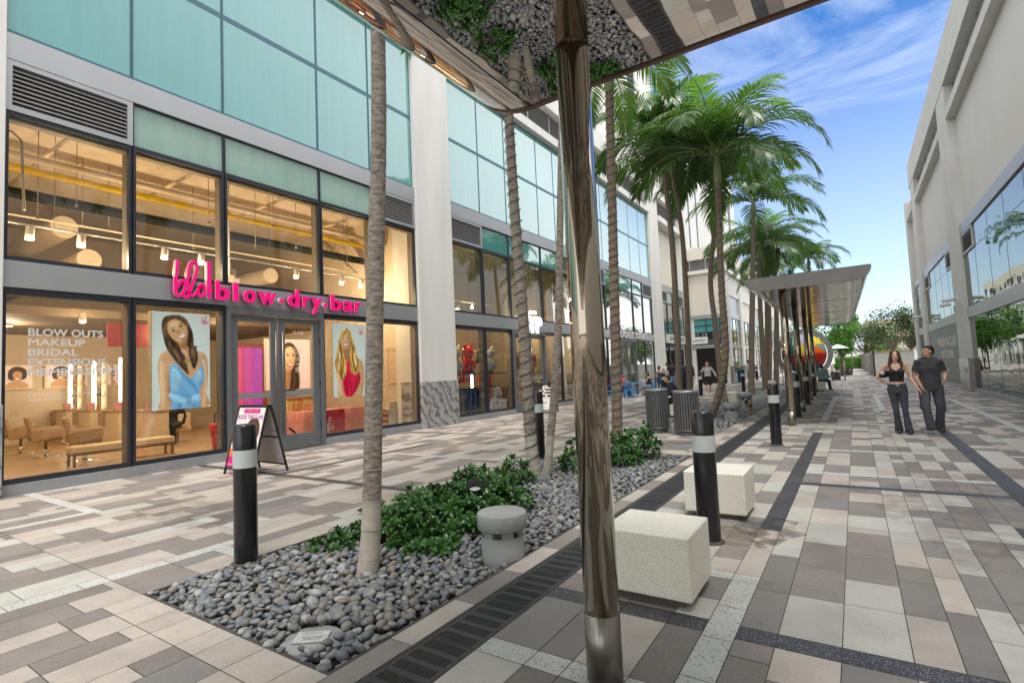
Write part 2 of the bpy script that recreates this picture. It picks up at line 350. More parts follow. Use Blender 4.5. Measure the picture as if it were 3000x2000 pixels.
m2 = N(nt,'ShaderNodeMix', data_type='RGBA'); m2.inputs['B'].default_value=(8.6,8.5,8.3,1); L.new(oc.outputs[0], m2.inputs['Factor']); L.new(mx.outputs['Result'], m2.inputs['A'])
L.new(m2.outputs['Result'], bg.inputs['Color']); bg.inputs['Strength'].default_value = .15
sl = bpy.data.lights.new('sun','SUN'); sl.energy = 1.8; sl.angle = R(25); sl.color = (1,.955,.90); so = bpy.data.objects.new('sun', sl); COL.objects.link(so)
d = Vector((math.sin(SUN_AZ)*math.cos(SUN_EL), math.cos(SUN_AZ)*math.cos(SUN_EL), math.sin(SUN_EL)))
so.rotation_euler = d.to_track_quat('Z','Y').to_euler()
vs = sc.view_settings; vs.view_transform = 'Standard'; vs.look = 'None'; vs.gamma = 1; vs.use_curve_mapping = False; vs.exposure = .64
sc.cycles.use_denoising = True; sc.cycles.max_bounces = 10; sc.cycles.transparent_max_bounces = 16; sc.cycles.sample_clamp_indirect = 6
try: sc.cycles.denoiser = 'OPENIMAGEDENOISE'
except Exception: pass

# ---------------------------------------------------------------- ground
g = MB(); g.add([(-300,-60,-.09),(300,-60,-.09),(300,500,-.09),(-300,500,-.09)], [(0,1,2,3)])
tag(g.build('ground', soil), 'bare soil under the paving', 'ground', kind='structure')
BEDS = [(-4.80,-2.52,1.87,9.60), (-5.15,-2.76,12.85,40.0)]
def paving():
    p = MB(); mo = MB()
    XS = [-1.97,-1.64,-1.42,-1.10,-.88,-.70,-.49,-.17,.15,.36,.52,.69,.93,1.10,1.34,1.54,1.87,2.1,2.43,2.65,2.83,3.15,3.4,3.7,4.02]
    XM = [-4.80,-4.56,-4.23,-4.0,-3.67,-3.44,-3.12,-2.76,-2.52]
    XL = [-11.37,-11.1,-10.77,-10.54,-10.22,-9.98,-9.66,-9.5,-9.33,-9.1,-8.75,-8.58,-8.25,-8.02,-7.7,-7.46,-7.14,-6.98,-6.82,-6.5,-6.27,-5.94,-5.56,-5.38,-5.15,-4.80]
    ST = [(-1.97,4.1,3.30,3.47,5),(-1.97,-.88,2.47,2.64,6),(-.88,-.70,1.2,4.32,6),(-1.97,-.88,4.18,4.32,6),(-.88,-.70,5.55,13.4,5),
      (-.70,1.34,7.74,7.90,5),(1.54,4.1,7.74,7.90,5),(-.70,1.34,8.55,8.72,6),(-.70,1.10,10.75,10.92,6),(1.54,4.1,10.75,10.92,6),(1.34,1.54,6.5,15,5),(1.10,1.34,5.2,6.5,5),(1.34,1.54,4.2,5.2,5),
      (2.65,2.83,12,24,6),(.52,.69,19.5,27,6),(-11.4,-8.75,2.72,2.88,6),(-8.75,-8.58,-2,2.88,6),(-5.56,-5.38,-2,2.86,6),(-5.38,-4.8,2.70,2.86,6),
      (-11.4,-4.8,5.38,5.55,5),(-8.75,-8.58,5.55,9.5,5),(-9.5,-9.33,6,12.2,6),(-8.58,-4.8,7.95,8.1,6),(-6.98,-6.82,8.1,11.2,6),(-11.4,-4.8,11.3,11.45,5),(-8.75,-8.58,11.45,16,6),
      (-4.8,-.88,11.0,11.12,5),(-4.8,-.88,11.55,11.67,6),(-.49,1.34,15.2,15.37,6),(-.88,-.70,16,26,6),(-11.4,-5.15,17.2,17.4,6),(-6.5,-6.27,14,26,5),(-11.4,-5.15,22.4,22.6,5),(-.7,4.1,18.4,18.6,5),(-.7,4.1,24.0,24.2,6),(-4.8,-2.52,1.60,1.87,1)]
    JY = [1.87, 5.96, 10.1, 14.2, 18.3, 24, 30, 40]          # straight control joints across the walk
    gap = .0027
    def rect(x0,x1,y0,y1,mi):
        p.add([(x0+gap,y0+gap,0),(x1-gap,y0+gap,0),(x1-gap,y1-gap,0),(x0+gap,y1-gap,0)], [(0,1,2,3)], mi)
    def col(x0, x1, y0, y1, lens, pal):
        cx = (x0+x1)/2; iv = []
        for a,b,c,dd,mi in ST:
            if a-.001 <= cx <= b+.001:
                c2, d2 = max(c,y0), min(dd,y1)
                if d2-c2 > .02: iv.append((c2,d2,mi))
        iv.sort(); y = y0; last = None
        segs = []
        for c,dd,mi in iv:
            if c > y+.01: segs.append((y,c,None))
            if dd > y: segs.append((max(c,y),dd,mi)); y = dd
        if y < y1-.01: segs.append((y,y1,None))
        for a,b,mi in segs:
            yy = a
            while yy < b-.005:
                far = 1.0 if yy < 22 else 1.6
                ln = (.46 if mi is not None else rnd.choice(lens))*far
                e = yy+ln
                for j in JY:
                    if yy+.02 < j < e: e = j
                if e > b-.10: e = b
                if mi is None:
                    for _ in range(3):
                        k = rnd.choices(range(len(pal)), [q[1] for q in pal])[0]
                        if pal[k][0] != last: break
                        if rnd.random() < .35: break
                    last = pal[k][0]; m = last
                else: m = mi
                rect(x0, x1, yy, e, m); yy = e
    LL = [.3,.45,.6,.6,.9,.9,1.2]; LR = [.31,.46,.62,.62,.62,.78]
    palL = [(1,5),(0,3),(2,5),(4,1)]; palR = [(1,3),(0,4),(2,4),(3,2),(4,1)]
    # materials: 0 light,1 light,2 taupe,3 charcoal,4 pale,5 dark granite,6 white granite
    for a,b in zip(XS, XS[1:]): col(a,b,-9,62,LR,[(0,3),(4,3),(2,3),(3,2.4)])
    for a,b in zip(XL, XL[1:]): col(a,b,-9,62,LL,[(0,5),(4,.7),(2,5),(3,.3)])
    for a,b in zip(XM, XM[1:]):
        col(a,b,-9,1.87,[.3,.45,.6,.9],[(0,4),(2,4),(3,2)]); col(a,b,9.60,12.85,LR,[(0,4),(4,1),(2,4),(3,1)]); col(a,b,40,62,LR,[(0,4),(2,4)])
    for a,b in ((-5.15,-4.80),): pass
    col(-2.52,-2.335,-9,1.7,[.62],[(0,1),(2,1)])
    y = 1.70; k = 0
    while y < 62:                                              # the edging course beside the bed alternates light and dark
        rect(-2.52,-2.335,y,y+.625,2 if k%2==0 else 0); y += .625; k += 1
    col(-2.76,-2.52,12.85,40,[.62],[(0,1),(2,1)])
    # left strip between first bed line and second bed line
    mo.add([(-11.37,-9,-.006),(-5.15,-9,-.006),(-5.15,62,-.006),(-11.37,62,-.006)],[(0,1,2,3)])
    for q in ((-5.15,-4.80,-9,12.85),(-4.8,-2.52,-9,1.87),(-4.8,-2.52,9.6,12.85),(-2.76,-2.52,12.85,62),(-5.15,-2.76,40,62),(-2.52,-2.312,-9,62),(-1.99,4.02,-9,62)):
        mo.add([(q[0],q[2],-.006),(q[1],q[2],-.006),(q[1],q[3],-.006),(q[0],q[3],-.006)],[(0,1,2,3)])
    tag(p.build('paving', [pv_light,pv_light,pv_taupe,pv_dark,pv_pale,gr_dark,gr_white]), 'long stone pavers in cream, taupe and charcoal', 'paving', kind='structure')
    tag(mo.build('paving_joints', mortar), 'dark mortar joints between the pavers', 'paving', kind='structure')
paving()
fp = MB(); fp.add([(-14,-40,-.004),(6,-40,-.004),(6,-9,-.004),(-14,-9,-.004)],[(0,1,2,3)]); fp.add([(-14,62,-.004),(6,62,-.004),(6,160,-.004),(-14,160,-.004)],[(0,1,2,3)]); 
tag(fp.build('far_paving', speckle('far_paver', (.44,.41,.38),(.3,.28,.26),.3,3,var=.1,bump=0)), 'pale paving at the far end of the promenade', 'paving', kind='structure')
kb = MB()
for x0,x1,y0,y1 in BEDS:
    t = .03
    kb.box(x0,x0+t,y0,y1,-.088,-.002).box(x1-t,x1,y0,y1,-.088,-.002).box(x0+t,x1-t,y0,y0+t,-.088,-.002).box(x0+t,x1-t,y1-t,y1,-.088,-.002)
kb.box(-2.330,-2.313,-9,62,-.086,-.001).box(-1.987,-1.972,-9,62,-.086,-.001)
tag(kb.build('kerb', mat('bed_kerb_stone',(.06,.052,.045),.9,var=.2)), 'thin dark kerb round the pebble bed', 'kerb', kind='structure')

# ---------------------------------------------------------------- pebbles
def ico(sub):
    import bmesh
    bm = bmesh.new(); bmesh.ops.create_icosphere(bm, subdivisions=sub, radius=1)
    v = np.array([q.co[:] for q in bm.verts]); f = np.array([[q.index for q in t.verts] for t in bm.faces]); bm.free(); return v, f
def pebble_bed(name, label, bed, seed, skips):
    rs = np.random.RandomState(seed); x0,x1,y0,y1 = bed; V=[];F=[];o=0
    templ = {2: ico(2), 1: ico(1)}
    ny = []
    y = y0+.03
    while y < y1-.03:
        s = 1.0 if y < 6 else (1.15 if y < 10 else (1.7 if y < 22 else 2.6))
        for layer in range(2 if y < 10 else 1):
            x = x0+.04+rs.rand()*.05
            while x < x1-.035:
                ny.append((x+rs.randn()*.014, y+rs.randn()*.016, layer, s)); x += (.072 if layer==0 else .086)*s*(.8+.4*rs.rand())
        y += .061*s
    for px,py,layer,s in ny:
        if px < x0+.04 or px > x1-.04 or py < y0+.03 or py > y1-.02: continue
        if any((px-a)**2+(py-b)**2 < r*r for a,b,r in skips): continue
        tv,tf = templ[2 if py < 6.5 else 1]
        a = (.026+.027*rs.rand()**1.3)*s; b = a*(.62+.3*rs.rand()); c = a*(.40+.25*rs.rand())
        v = tv*np.array([a,b,c]); v = v*(1+.09*np.sin(tv[:,[1,2,0]]*2.2+rs.rand(3)*6))
        t1,t2,t3 = rs.randn()*.38, rs.randn()*.38, rs.rand()*6.283
        cx,sx=np.cos(t1),np.sin(t1); cy,sy=np.cos(t2),np.sin(t2); cz,sz=np.cos(t3),np.sin(t3)
        M = np.array([[cz,-sz,0],[sz,cz,0],[0,0,1]])@np.array([[cy,0,sy],[0,1,0],[-sy,0,cy]])@np.array([[1,0,0],[0,cx,-sx],[0,sx,cx]])
        edge = min(px-x0, x1-px, py-y0, y1-py); heap = .022*min(1,edge/.3) + .014*np.sin(px*3.1+1)*np.sin(py*2.3)
        z = (-.052 if layer==0 else -.018)+heap+rs.rand()*.016
        V.append(v@M.T+np.array([px,py,z])); F.append(tf+o); o += len(tv)
    V=np.concatenate(V).astype(np.float32); F=np.concatenate(F).astype(np.int32)
    me = bpy.data.meshes.new(name); me.vertices.add(len(V)); me.vertices.foreach_set('co', V.ravel())
    me.loops.add(F.size); me.loops.foreach_set('vertex_index', F.ravel())
    me.polygons.add(len(F)); me.polygons.foreach_set('loop_start', np.arange(0,F.size,3,dtype=np.int32)); me.polygons.foreach_set('use_smooth', np.ones(len(F),bool)); me.update(calc_edges=True)
    me.materials.append(pebble_m); ob = bpy.data.objects.new(name, me); COL.objects.link(ob)
    tag(ob, label, 'pebbles', kind='stuff')
pebble_bed('pebbles', 'smooth grey river pebbles filling the near planting bed', BEDS[0], 3, [(-3.0,2.11,.175),(-3.57,3.05,.15),(-4.34,7.10,.08),(-4.08,7.07,.07),(-2.72,3.73,.13),(-4.71,2.64,.11)])
pebble_bed('pebbles', 'small grey pebbles round the palms of the far planting bed', BEDS[1], 5, [])

def stain(name,label,cx,cy,rx,ry,col,alpha,seed):
    m_=bpy.data.materials.new(name); m_.use_nodes=True; nt=m_.node_tree; L=nt.links; b_=nt.nodes['Principled BSDF']; b_.inputs['Base Color'].default_value=(*col,1); b_.inputs['Roughness'].default_value=.5; o_=nt.nodes['Material Output']
    tr=N(nt,'ShaderNodeBsdfTransparent'); mx=N(nt,'ShaderNodeMixShader'); tc=N(nt,'ShaderNodeTexCoord'); nz=N(nt,'ShaderNodeTexNoise',Scale=5.0,Detail=5.0); L.new(tc.outputs['Object'],nz.inputs['Vector'])
    mr=N(nt,'ShaderNodeMapRange'); mr.inputs['From Min'].default_value=.40; mr.inputs['From Max'].default_value=.52; mr.inputs['To Max'].default_value=alpha; L.new(nz.outputs['Fac'],mr.inputs['Value']); L.new(mr.outputs[0],mx.inputs[0]); L.new(tr.outputs[0],mx.inputs[1]); L.new(b_.outputs[0],mx.inputs[2]); L.new(mx.outputs[0],o_.inputs['Surface'])
    rs=random.Random(seed); P=[(cx+rx*math.cos(t*.3927)*rs.uniform(.7,1.1),cy+ry*math.sin(t*.3927)*rs.uniform(.7,1.1),.003) for t in range(16)]; P=cat_smooth(P,4,True); m=MB(); m.add(P,[tuple(range(len(P)))]); tag(m.build('stain',m_),label,'stain',kind='structure')
stain('tan_stain','brown water stain on the pavers by the second cream block',-1.0,5.25,.42,.36,(.22,.16,.09),.34,1)
stain('damp_stain','dark damp patch on the pavers right of the second cream block',-.80,5.55,.30,.55,(.06,.055,.055),.35,2)
stain('grey_stain','grey scuffed patch on the pavers before the salon',-7.2,3.4,1.1,.6,(.10,.09,.08),.18,3)
stain('walk_stain','faint worn patch along the middle of the walk',.9,7.2,.8,2.2,(.10,.095,.09),.14,4)
# ---------------------------------------------------------------- drain grates
iron = mat('cast_iron_grate', (.048,.047,.052), .5, metal=.35, var=.18, scale=9)
trough = MB(); trough.add([(-2.313,-2.5,-.085),(-1.987,-2.5,-.085),(-1.987,62,-.085),(-2.313,62,-.085)],[(0,1,2,3)])
tag(trough.build('drain_channel', black), 'dark channel under the drain grates', 'drain', kind='structure')
def grate_mesh(rows=5):
    m = MB(); W, Ln = .322, .616; x0,y0 = -W/2,0
    z0,z1 = -.02,-.002
    m.box(-W/2,-W/2+.022,0,Ln,z0,z1); m.box(W/2-.022,W/2,0,Ln,z0,z1)
    rl = Ln/rows; nsl = 14; sw = (W-.044)/nsl
    for r in range(rows+1):
        t = .020 if 0<r<rows else .011
        yc = r*rl; a = max(0,yc-t); b = min(Ln,yc+t)
        m.box(-W/2+.022,W/2-.022,a,b,z0,z1)
    for r in range(rows):
        for k in range(nsl+1):
            xc = -W/2+.022+k*sw; a=max(-W/2+.022,xc-sw*.27); b=min(W/2-.022,xc+sw*.27)
            m.box(a,b,r*rl+(.011 if r==0 else .020),(r+1)*rl-(.011 if r==rows-1 else .020),z0,z1)
    return m
gp = grate_mesh().build('drain_grate', iron)
tag(gp, 'slotted dark iron drain cover in the long line of covers beside the pebble beds', 'drain cover', 'iron drain covers in one line along the walk')
y = -3.129; k = 0
while y < 34:
    o = gp if k == 0 else gp.copy()
    if k: COL.objects.link(o)
    o.location = (-2.15, y, 0); y += .622; k += 1
# ---------------------------------------------------------------- text
def text_geo(txt, size=1., bold=0., extrude=0., spacing=1., res=3):
    cu = bpy.data.curves.new('t','FONT'); cu.body = txt; cu.size = size; cu.offset = bold; cu.extrude = extrude; cu.space_character = spacing; cu.resolution_u = res
    ob = bpy.data.objects.new('t', cu); COL.objects.link(ob); dg = bpy.context.evaluated_depsgraph_get()
    me = bpy.data.meshes.new_from_object(ob.evaluated_get(dg))
    v = [q.co.copy() for q in me.vertices]; f = [tuple(p.vertices) for p in me.polygons]
    bpy.data.objects.remove(ob); bpy.data.curves.remove(cu); bpy.data.meshes.remove(me)
    return v, f
def put_text(mb, txt, org, xdir, ydir, width=None, height=None, mi=0, bold=0., depth=0., spacing=1., align='l', cap=None):
    """fit a text into width/height (metres) on the plane spanned by xdir,ydir"""
    v, f = text_geo(txt, 1., bold, .5 if depth else 0., spacing)
    if not v: return
    x0=min(p.x for p in v); x1=max(p.x for p in v); y0=min(p.y for p in v); y1=max(p.y for p in v)
    if cap: sy = cap/.71; base = 0.
    else: sy = height/(y1-y0); base = y0
    sx = width/(x1-x0) if width else sy
    X = Vector(xdir); Y = Vector(ydir); Z = X.cross(Y); O = Vector(org); w = (x1-x0)*sx
    off = 0 if align=='l' else (-w/2 if align=='c' else -w)
    mb.add([O + X*((p.x-x0)*sx+off) + Y*((p.y-base)*sy) + Z*((p.z+.5)*depth if depth else 0) for p in v], f, mi)
def stroke(mb, pts2, w, fn, d0, d1, mi=0, k=8, mi_side=None):
    """a pen stroke of width w following pts2 (2-D), extruded from d0 to d1; fn(a,b,d)->3-D"""
    P = cat_smooth([(a,b,0) for a,b in pts2], k); n = len(P); Lf=[];Rt=[]
    for i in range(n):
        d = (P[min(i+1,n-1)]-P[max(i-1,0)]); d.normalize(); nrm = Vector((-d.y,d.x,0))
        ww = w(i/(n-1)) if callable(w) else w
        Lf.append(P[i]+nrm*ww/2); Rt.append(P[i]-nrm*ww/2)
    for i in range(n-1):
        q = [Lf[i],Lf[i+1],Rt[i+1],Rt[i]]
        vs = [fn(p.x,p.y,d1) for p in q]
        if d1 == d0: mb.add(vs, [(0,1,2,3)], mi); continue
        vs += [fn(p.x,p.y,d0) for p in q]; ms = mi if mi_side is None else mi_side
        mb.add(vs[:4], [(0,1,2,3)], mi); mb.add(vs, [(0,1,5,4),(2,3,7,6)], ms)
        if i == 0: mb.add(vs, [(3,0,4,7)], ms)
        if i == n-2: mb.add(vs, [(1,2,6,5)], ms)

# ---------------------------------------------------------------- left building
XF = -11.36; XG = -11.44
LB = thing('shopping_building', 'long white shopping building with aqua glass upper storeys and shopfronts on the left', 'building', (XF,20,0))
mall_roof_z = 15.3
def cell(par, y0, y1, z0, z1, fr, gm, fw=.05, xg=XG, xf=None, name='window', lab=None, dirx=1):
    """one framed window between mullions; pane is a sub-part"""
    m = MB(); a = min(xg-.04*dirx, (xf if xf is not None else xg+.055*dirx)); b = max(xg-.04*dirx, (xf if xf is not None else xg+.055*dirx))
    fb = fw if not hasattr(fw,'__len__') else fw[1]; fs = fw if not hasattr(fw,'__len__') else fw[0]
    m.box(a,b,y0,y0+fs,z0,z1).box(a,b,y1-fs,y1,z0,z1).box(a,b,y0+fs,y1-fs,z0,z0+fb).box(a,b,y0+fs,y1-fs,z1-fb,z1)
    if fr is alu_dark and dirx==1:
        for ya,yb in ((y0,y0+.05),(y1-.05,y1)): m.box(xg-.24,a-.001,ya,yb,z0+.002,z1-.002,1)
        m.box(xg-.20,a-.001,y0+.05,y1-.05,z1-.12,z1-.002,1)
        w = m.build(name, [fr, mat('inner_mullion',(.17,.145,.115),.6)], par)
    else: w = m.build(name, fr, par)
    p = MB(); p.box(xg-.008,xg+.008,y0+fs-.004,y1-fs+.004,z0+fb-.004,z1-fb+.004); p.build('pane', gm, w)
    if lab: w['label'] = lab
    return w
def louver(par, y0, y1, z0, z1, x=XF, dirx=1, n=9):
    m = MB(); t = .09
    xa, xb = sorted((x-.16*dirx, x+.0*dirx))
    m.box(xa,xb,y0,y0+t,z0,z1).box(xa,xb,y1-t,y1,z0,z1).box(xa,xb,y0+t,y1-t,z0,z0+t).box(xa,xb,y0+t,y1-t,z1-t,z1)
    m.box(*sorted((x-.15*dirx,x-.14*dirx)),y0+t,y1-t,z0+t,z1-t,1)
    h = (z1-z0-2*t)/n
    for k in range(n):
        zc = z0+t+h*(k+.5)
        m.obox((x-.07*dirx,(y0+y1)/2,zc), (dirx,0,-.9), (0,1,0), (.9,0,dirx), .045,(y1-y0)/2-t-.002,.006, 2)
    return m.build('louver', [alu, black, louver_m], par)
def door_pair(par, y0, y1, z1, xf, fm, rails=True):
    fr = MB(); t=.085
    fr.box(XG-.06,xf+.03,y0,y0+t,0.0,z1).box(XG-.06,xf+.03,y1-t,y1,0,z1).box(XG-.06,xf+.03,y0+t,y1-t,z1-.17,z1)
    fr.build('door_frame', fm, par)
    ym = (y0+y1)/2
    for a,b,s in ((y0+t+.012,ym-.012,1),(ym+.012,y1-t-.012,-1)):
        m = MB(); st=.175; zt=z1-.19; zb=.025; X0,X1=XG-.03,XG+.03
        m.box(X0,X1,a,a+st,zb,zt).box(X0,X1,b-st,b,zb,zt).box(X0,X1,a+st,b-st,zb,.38).box(X0,X1,a+st,b-st,zt-.13,zt)
        dd = m.build('door', fm, par, bevel=.004)
        MB().box(X0+.005,X1-.005,a+st,b-st,1.30,1.42).build('push_rail', alu, dd)
        MB().box(XG-.006,XG+.006,a+st-.004,b-st+.004,.376,zt-.126).build('pane', g_shop, dd)
        h = MB(); yh = (b-.075) if s==1 else (a+.075)
        h.tube([(X1+.05,yh,.42),(X1+.05,yh,2.84)],.016,10)
        for zz in (.6,2.66): h.tube([(X1,yh,zz),(X1+.05,yh,zz)],.012,8)
        h.build('handle', brushed, dd)
        hg = MB(); yy = a-.006 if s==1 else b+.006
        for zz in (.55,1.6,2.65): hg.cyl((X1+.012,yy),.014,zz-.07,zz+.07,8)
        hg.build('hinge', alu_dark, dd)
def glazed_bay(par, ys, door, mats, row1=True, fr=alu_dark):
    gl0, gl1 = mats
    n = len(ys)-1
    for i in range(n):
        a,b = ys[i],ys[i+1]
        if i == door: door_pair(par,a,b,3.36,XF,alu_door)
        else: cell(par,a+.012,b-.012,.18,3.36,fr,gl0,(.05,.09))
        cell(par,a+.012,b-.012,3.80,6.31,fr,gl1,(.05,.075))
        if i in (0,n-1): louver(par,a,b,6.31,7.18)
        else: cell(par,a+.006,b-.006,6.31,7.18,fr,g_pale if mats[0] is g_shop and ys[0]<10 else g_teal,.022)
        cell(par,a+.004,b-.004,7.63,9.98,MATS['thin_blue_frame'],g_teal,(.028,.085),xf=XG+.014); cell(par,a+.004,b-.004,9.98,12.28,MATS['thin_blue_frame'],g_teal,(.028,.035),xf=XG+.014)
    y0,y1 = ys[0],ys[-1]
    m = MB(); m.box(XG-.12,XF,y0,y1,3.36,3.80).build('band', alu, par, bevel=.004)
    MB().box(XG-.12,XF+.01,y0,y1,7.18,7.63).build('band', alu, par, bevel=.004)
    jn = MB()
    for ya,yb in ((y0,ys[door]),(ys[door+1],y1)): MB().box(XG-.12,XF+.005,ya,yb,-.05,.18).build('sill', mat('grey_sill', (.27,.28,.29), .5, var=.06), par, bevel=.003)
    if door is not None: MB().box(XG-.10,XF-.01,ys[door],ys[door+1],-.04,.022).build('threshold', brushed, par)
    # cornice, top louvres, parapet
    MB().box(-12.4,-11.16,y0+.0,y1-.0,12.28,12.66).build('ledge', white_wall, par, bevel=.01)
    lv = MB(); lv.box(-11.80,-11.78,y0,y1,12.66,14.05,1)
    nl = 22
    for k in range(nl):
        z = 12.70+k*(1.33/nl); lv.obox((-11.66,(y0+y1)/2,z+.03),(1,0,-.8),(0,1,0),(.8,0,1),.045,(y1-y0)/2-.01,.006,0)
    yy = y0
    while yy < y1: lv.box(-11.60,-11.57,yy,yy+.05,12.66,14.05,0); yy += 2.0
    lv.build('roof_louver', [louver_m, black], par)
mat('thin_blue_frame', (.05,.14,.19), .4, var=.05)
B1 = [2.45,4.27,6.03,8.50,10.26,12.02]; B2 = [13.75,15.6,17.42,20.02,21.6,23.5]; B3 = [25.25,27.1,28.95,31.45,33.3,35.15]; B4 = [37.3,38.7,40.2,41.7,43.1]
glazed_bay(LB, B1, 2, (g_shop, g_shop)); glazed_bay(LB, B2, 2, (g_shop, g_mid)); glazed_bay(LB, B3, 2, (g_mid, g_mid))
# bay four is only glazed below; a plain recessed wall above
for i in range(4):
    a,b = B4[i],B4[i+1]
    if i == 1: pass
    cell(LB,a+.01,b-.01,.18,3.36,alu_dark,g_mid,.05); cell(LB,a+.01,b-.01,3.8,6.31,alu_dark,g_mid,.05)
    (louver if i in (0,3) else (lambda p,y0,y1,z0,z1: cell(p,y0,y1,z0,z1,alu_dark,g_teal,.022)))(LB,a,b,6.31,7.18)
for za,zb in ((3.36,3.80),(7.18,7.63),(-.05,.18)): MB().box(XG-.12,XF,37.3,43.1,za,zb).build('band', alu, LB)
MB().box(-12.4,-11.9,37.3,43.1,7.63,12.2).build('wall', cream_wall, LB)
MB().box(-12.4,-11.16,37.3,43.1,12.2,12.62).build('ledge', white_wall, LB, bevel=.01)
lv = MB(); lv.box(-11.8,-11.78,37.3,43.1,12.62,14.05,1)
for k in range(22): lv.obox((-11.66,40.2,12.67+k*.06),(1,0,-.8),(0,1,0),(.8,0,1),.045,2.89,.006,0)
lv.build('roof_louver', [louver_m, black], LB)
for a,b in ((.9,2.45),(12.02,13.75),(23.5,25.25),(35.15,37.3),(43.1,44.8)):
    MB().box(-12.4,-11.29,a,b,0,14.05).build('pillar', white_wall, LB, bevel=.012)
    if a < 26: 
        MB().box(-12.2,-11.255,a-.012,b+.012,-.01,1.46).build('stone_base', marble_m, LB, bevel=.006)
MB().box(-12.6,-11.27,.9,44.8,14.05,mall_roof_z).build('parapet', white_wall, LB, bevel=.015)
MB().box(-23.0,-12.6,.9,44.8,14.6,14.9).build('roof', grey_wall, LB)
for q in ((-24.2,-23.2,.9,44.8),(-23.2,-12.42,.9,1.0),(-23.2,-12.42,44.7,44.8)): MB().box(*q,0,14.6).build('wall', white_wall, LB)

# shop interiors: floor, walls, ceiling of each unit
salon_wall = mat('warm_cream_plaster', (.60,.51,.40), .85, var=.03)
salon_floor = mat('honey_wood_floor', (.42,.27,.13), .35, var=.14, scale=3, stretch=(.6,9,1))
salon_ceil = mat('cream_painted_ceiling', (.64,.555,.45), .9, var=.06, scale=2)
def room(y0,y1,xb,zc,wm,fm,cm):
    MB().box(xb,XG-.14,y0,y1,-.03,.03).build('interior_floor', fm, LB)
    MB().box(xb-.1,xb,y0,y1,.0,zc).build('interior_wall', wm, LB)
    MB().box(xb,XG-.20,y0-.1,y0,.03,zc).build('interior_wall', wm, LB)
    MB().box(xb,XG-.20,y1,y1+.1,.03,zc).build('interior_wall', wm, LB)
    MB().box(xb-.1,XG-.14,y0-.1,y1+.1,zc,zc+.1).build('interior_ceiling', cm, LB)
room(2.30,12.25,-22.6,7.02,salon_wall,salon_floor,salon_ceil)
hyp_wall = mat('dim_brown_plaster', (.34,.28,.20), .85, var=.05); 
room(13.62,23.6,-17.5,7.02,hyp_wall,mat('brown_shop_floor',(.20,.14,.08),.4),mat('grey_shop_ceiling',(.22,.21,.19),.9))
room(25.15,35.2,-16.5,7.02,mat('pale_shop_wall',(.50,.49,.45),.85),mat('grey_shop_floor',(.3,.29,.27),.5),mat('shop_ceiling',(.35,.35,.33),.9))
room(37.25,43.15,-16.0,7.02,MATS['pale_shop_wall'],MATS['grey_shop_floor'],MATS['shop_ceiling'])
MB().box(-12.4,-11.29,-16,.9,0,15.3).build('wall', white_wall, LB)
for yy in (-14,-9.5,-5,-.9): MB().box(-11.30,-11.27,yy-1.9,yy+1.6,3.8,12.2).build('window', g_teal, LB)
MB().box(-22.6,-16.6,2.3,12.25,3.55,3.75).build('interior_soffit', mat('dark_soffit',(.16,.12,.085),.8), LB)
# ---------------------------------------------------------------- shop sign over the salon door
pink = mat('hot_pink_sign_face', (.74,.002,.17), .35, var=.02, emit=.22, ecol=(.85,.0,.22))
pink_side = mat('dark_pink_sign_side', (.42,.004,.10), .4, var=.03)
sign_white = mat('white_sign_edge', (.85,.85,.85), .4)
SB=[(4.996,4.173),(4.976,3.966),(4.959,3.734),(4.955,3.54),(4.974,3.472),(5.022,3.459),(5.087,3.501),(5.13,3.595),(5.137,3.703),(5.108,3.762),(5.064,3.756),(5.02,3.689),(4.991,3.615)]
SL=[(5.10,3.47),(5.172,3.435),(5.236,3.607),(5.314,3.833),(5.361,4.021),(5.358,4.149),(5.307,4.186),(5.248,4.141),(5.205,3.999),(5.184,3.816),(5.183,3.637),(5.211,3.523),(5.261,3.48),(5.32,3.508),(5.371,3.586)]
SO=[(5.42,3.70),(5.385,3.587),(5.397,3.516),(5.439,3.483),(5.492,3.525),(5.513,3.619),(5.502,3.701),(5.458,3.732),(5.415,3.691),(5.397,3.607)]
SG = thing('shop_sign', 'pink script and block letter sign above the grey double door, reading blow dry bar', 'sign', (-11.3,7.3,3.45))
def script_letter(pts, w, white=True):
    m = MB(); stroke(m, pts, w, lambda a,b,d:(-11.33+d,a,b), 0, .078, 2, 8, 2); stroke(m, pts, w+.012, lambda a,b,d:(-11.33+d,a,b), .078, .085, 1, 8, 1); stroke(m, pts, w, lambda a,b,d:(-11.33+d,a,b), .085, .12, 0, 8, 2)
    return m.build('letter', [pink, sign_white, pink_side], SG)
script_letter(SB,.058); script_letter(SL,.052); script_letter(SO,.052)
m = MB(); m.box(-11.33,-11.245,5.562,5.648,3.457,4.228,1).box(-11.245,-11.21,5.567,5.643,3.462,4.223,0); m.build('divider', [pink, sign_white, pink_side], SG)
for ch,a,b,zb in (('b',5.74,6.03,3.455),('l',6.12,6.225,3.455),('o',6.34,6.635,3.455),('w',6.70,7.124,3.455),('d',7.43,7.732,3.455),('r',7.83,8.024,3.455),('y',8.08,8.379,3.455),('b',8.66,8.985,3.455),('a',9.05,9.357,3.455),('r',9.43,9.639,3.455)):
    m = MB()
    put_text(m,ch,(-11.33,a,zb),(0,1,0),(0,0,1),b-a,None,2,.022,.078,cap=.40); put_text(m,ch,(-11.252,a-.004,zb-.004),(0,1,0),(0,0,1),b-a+.008,None,1,.024,.007,cap=.408)
    put_text(m,ch,(-11.245,a,zb),(0,1,0),(0,0,1),b-a,None,0,.022,.035,cap=.40)
    m.build('letter', [pink, sign_white, pink_side], SG)
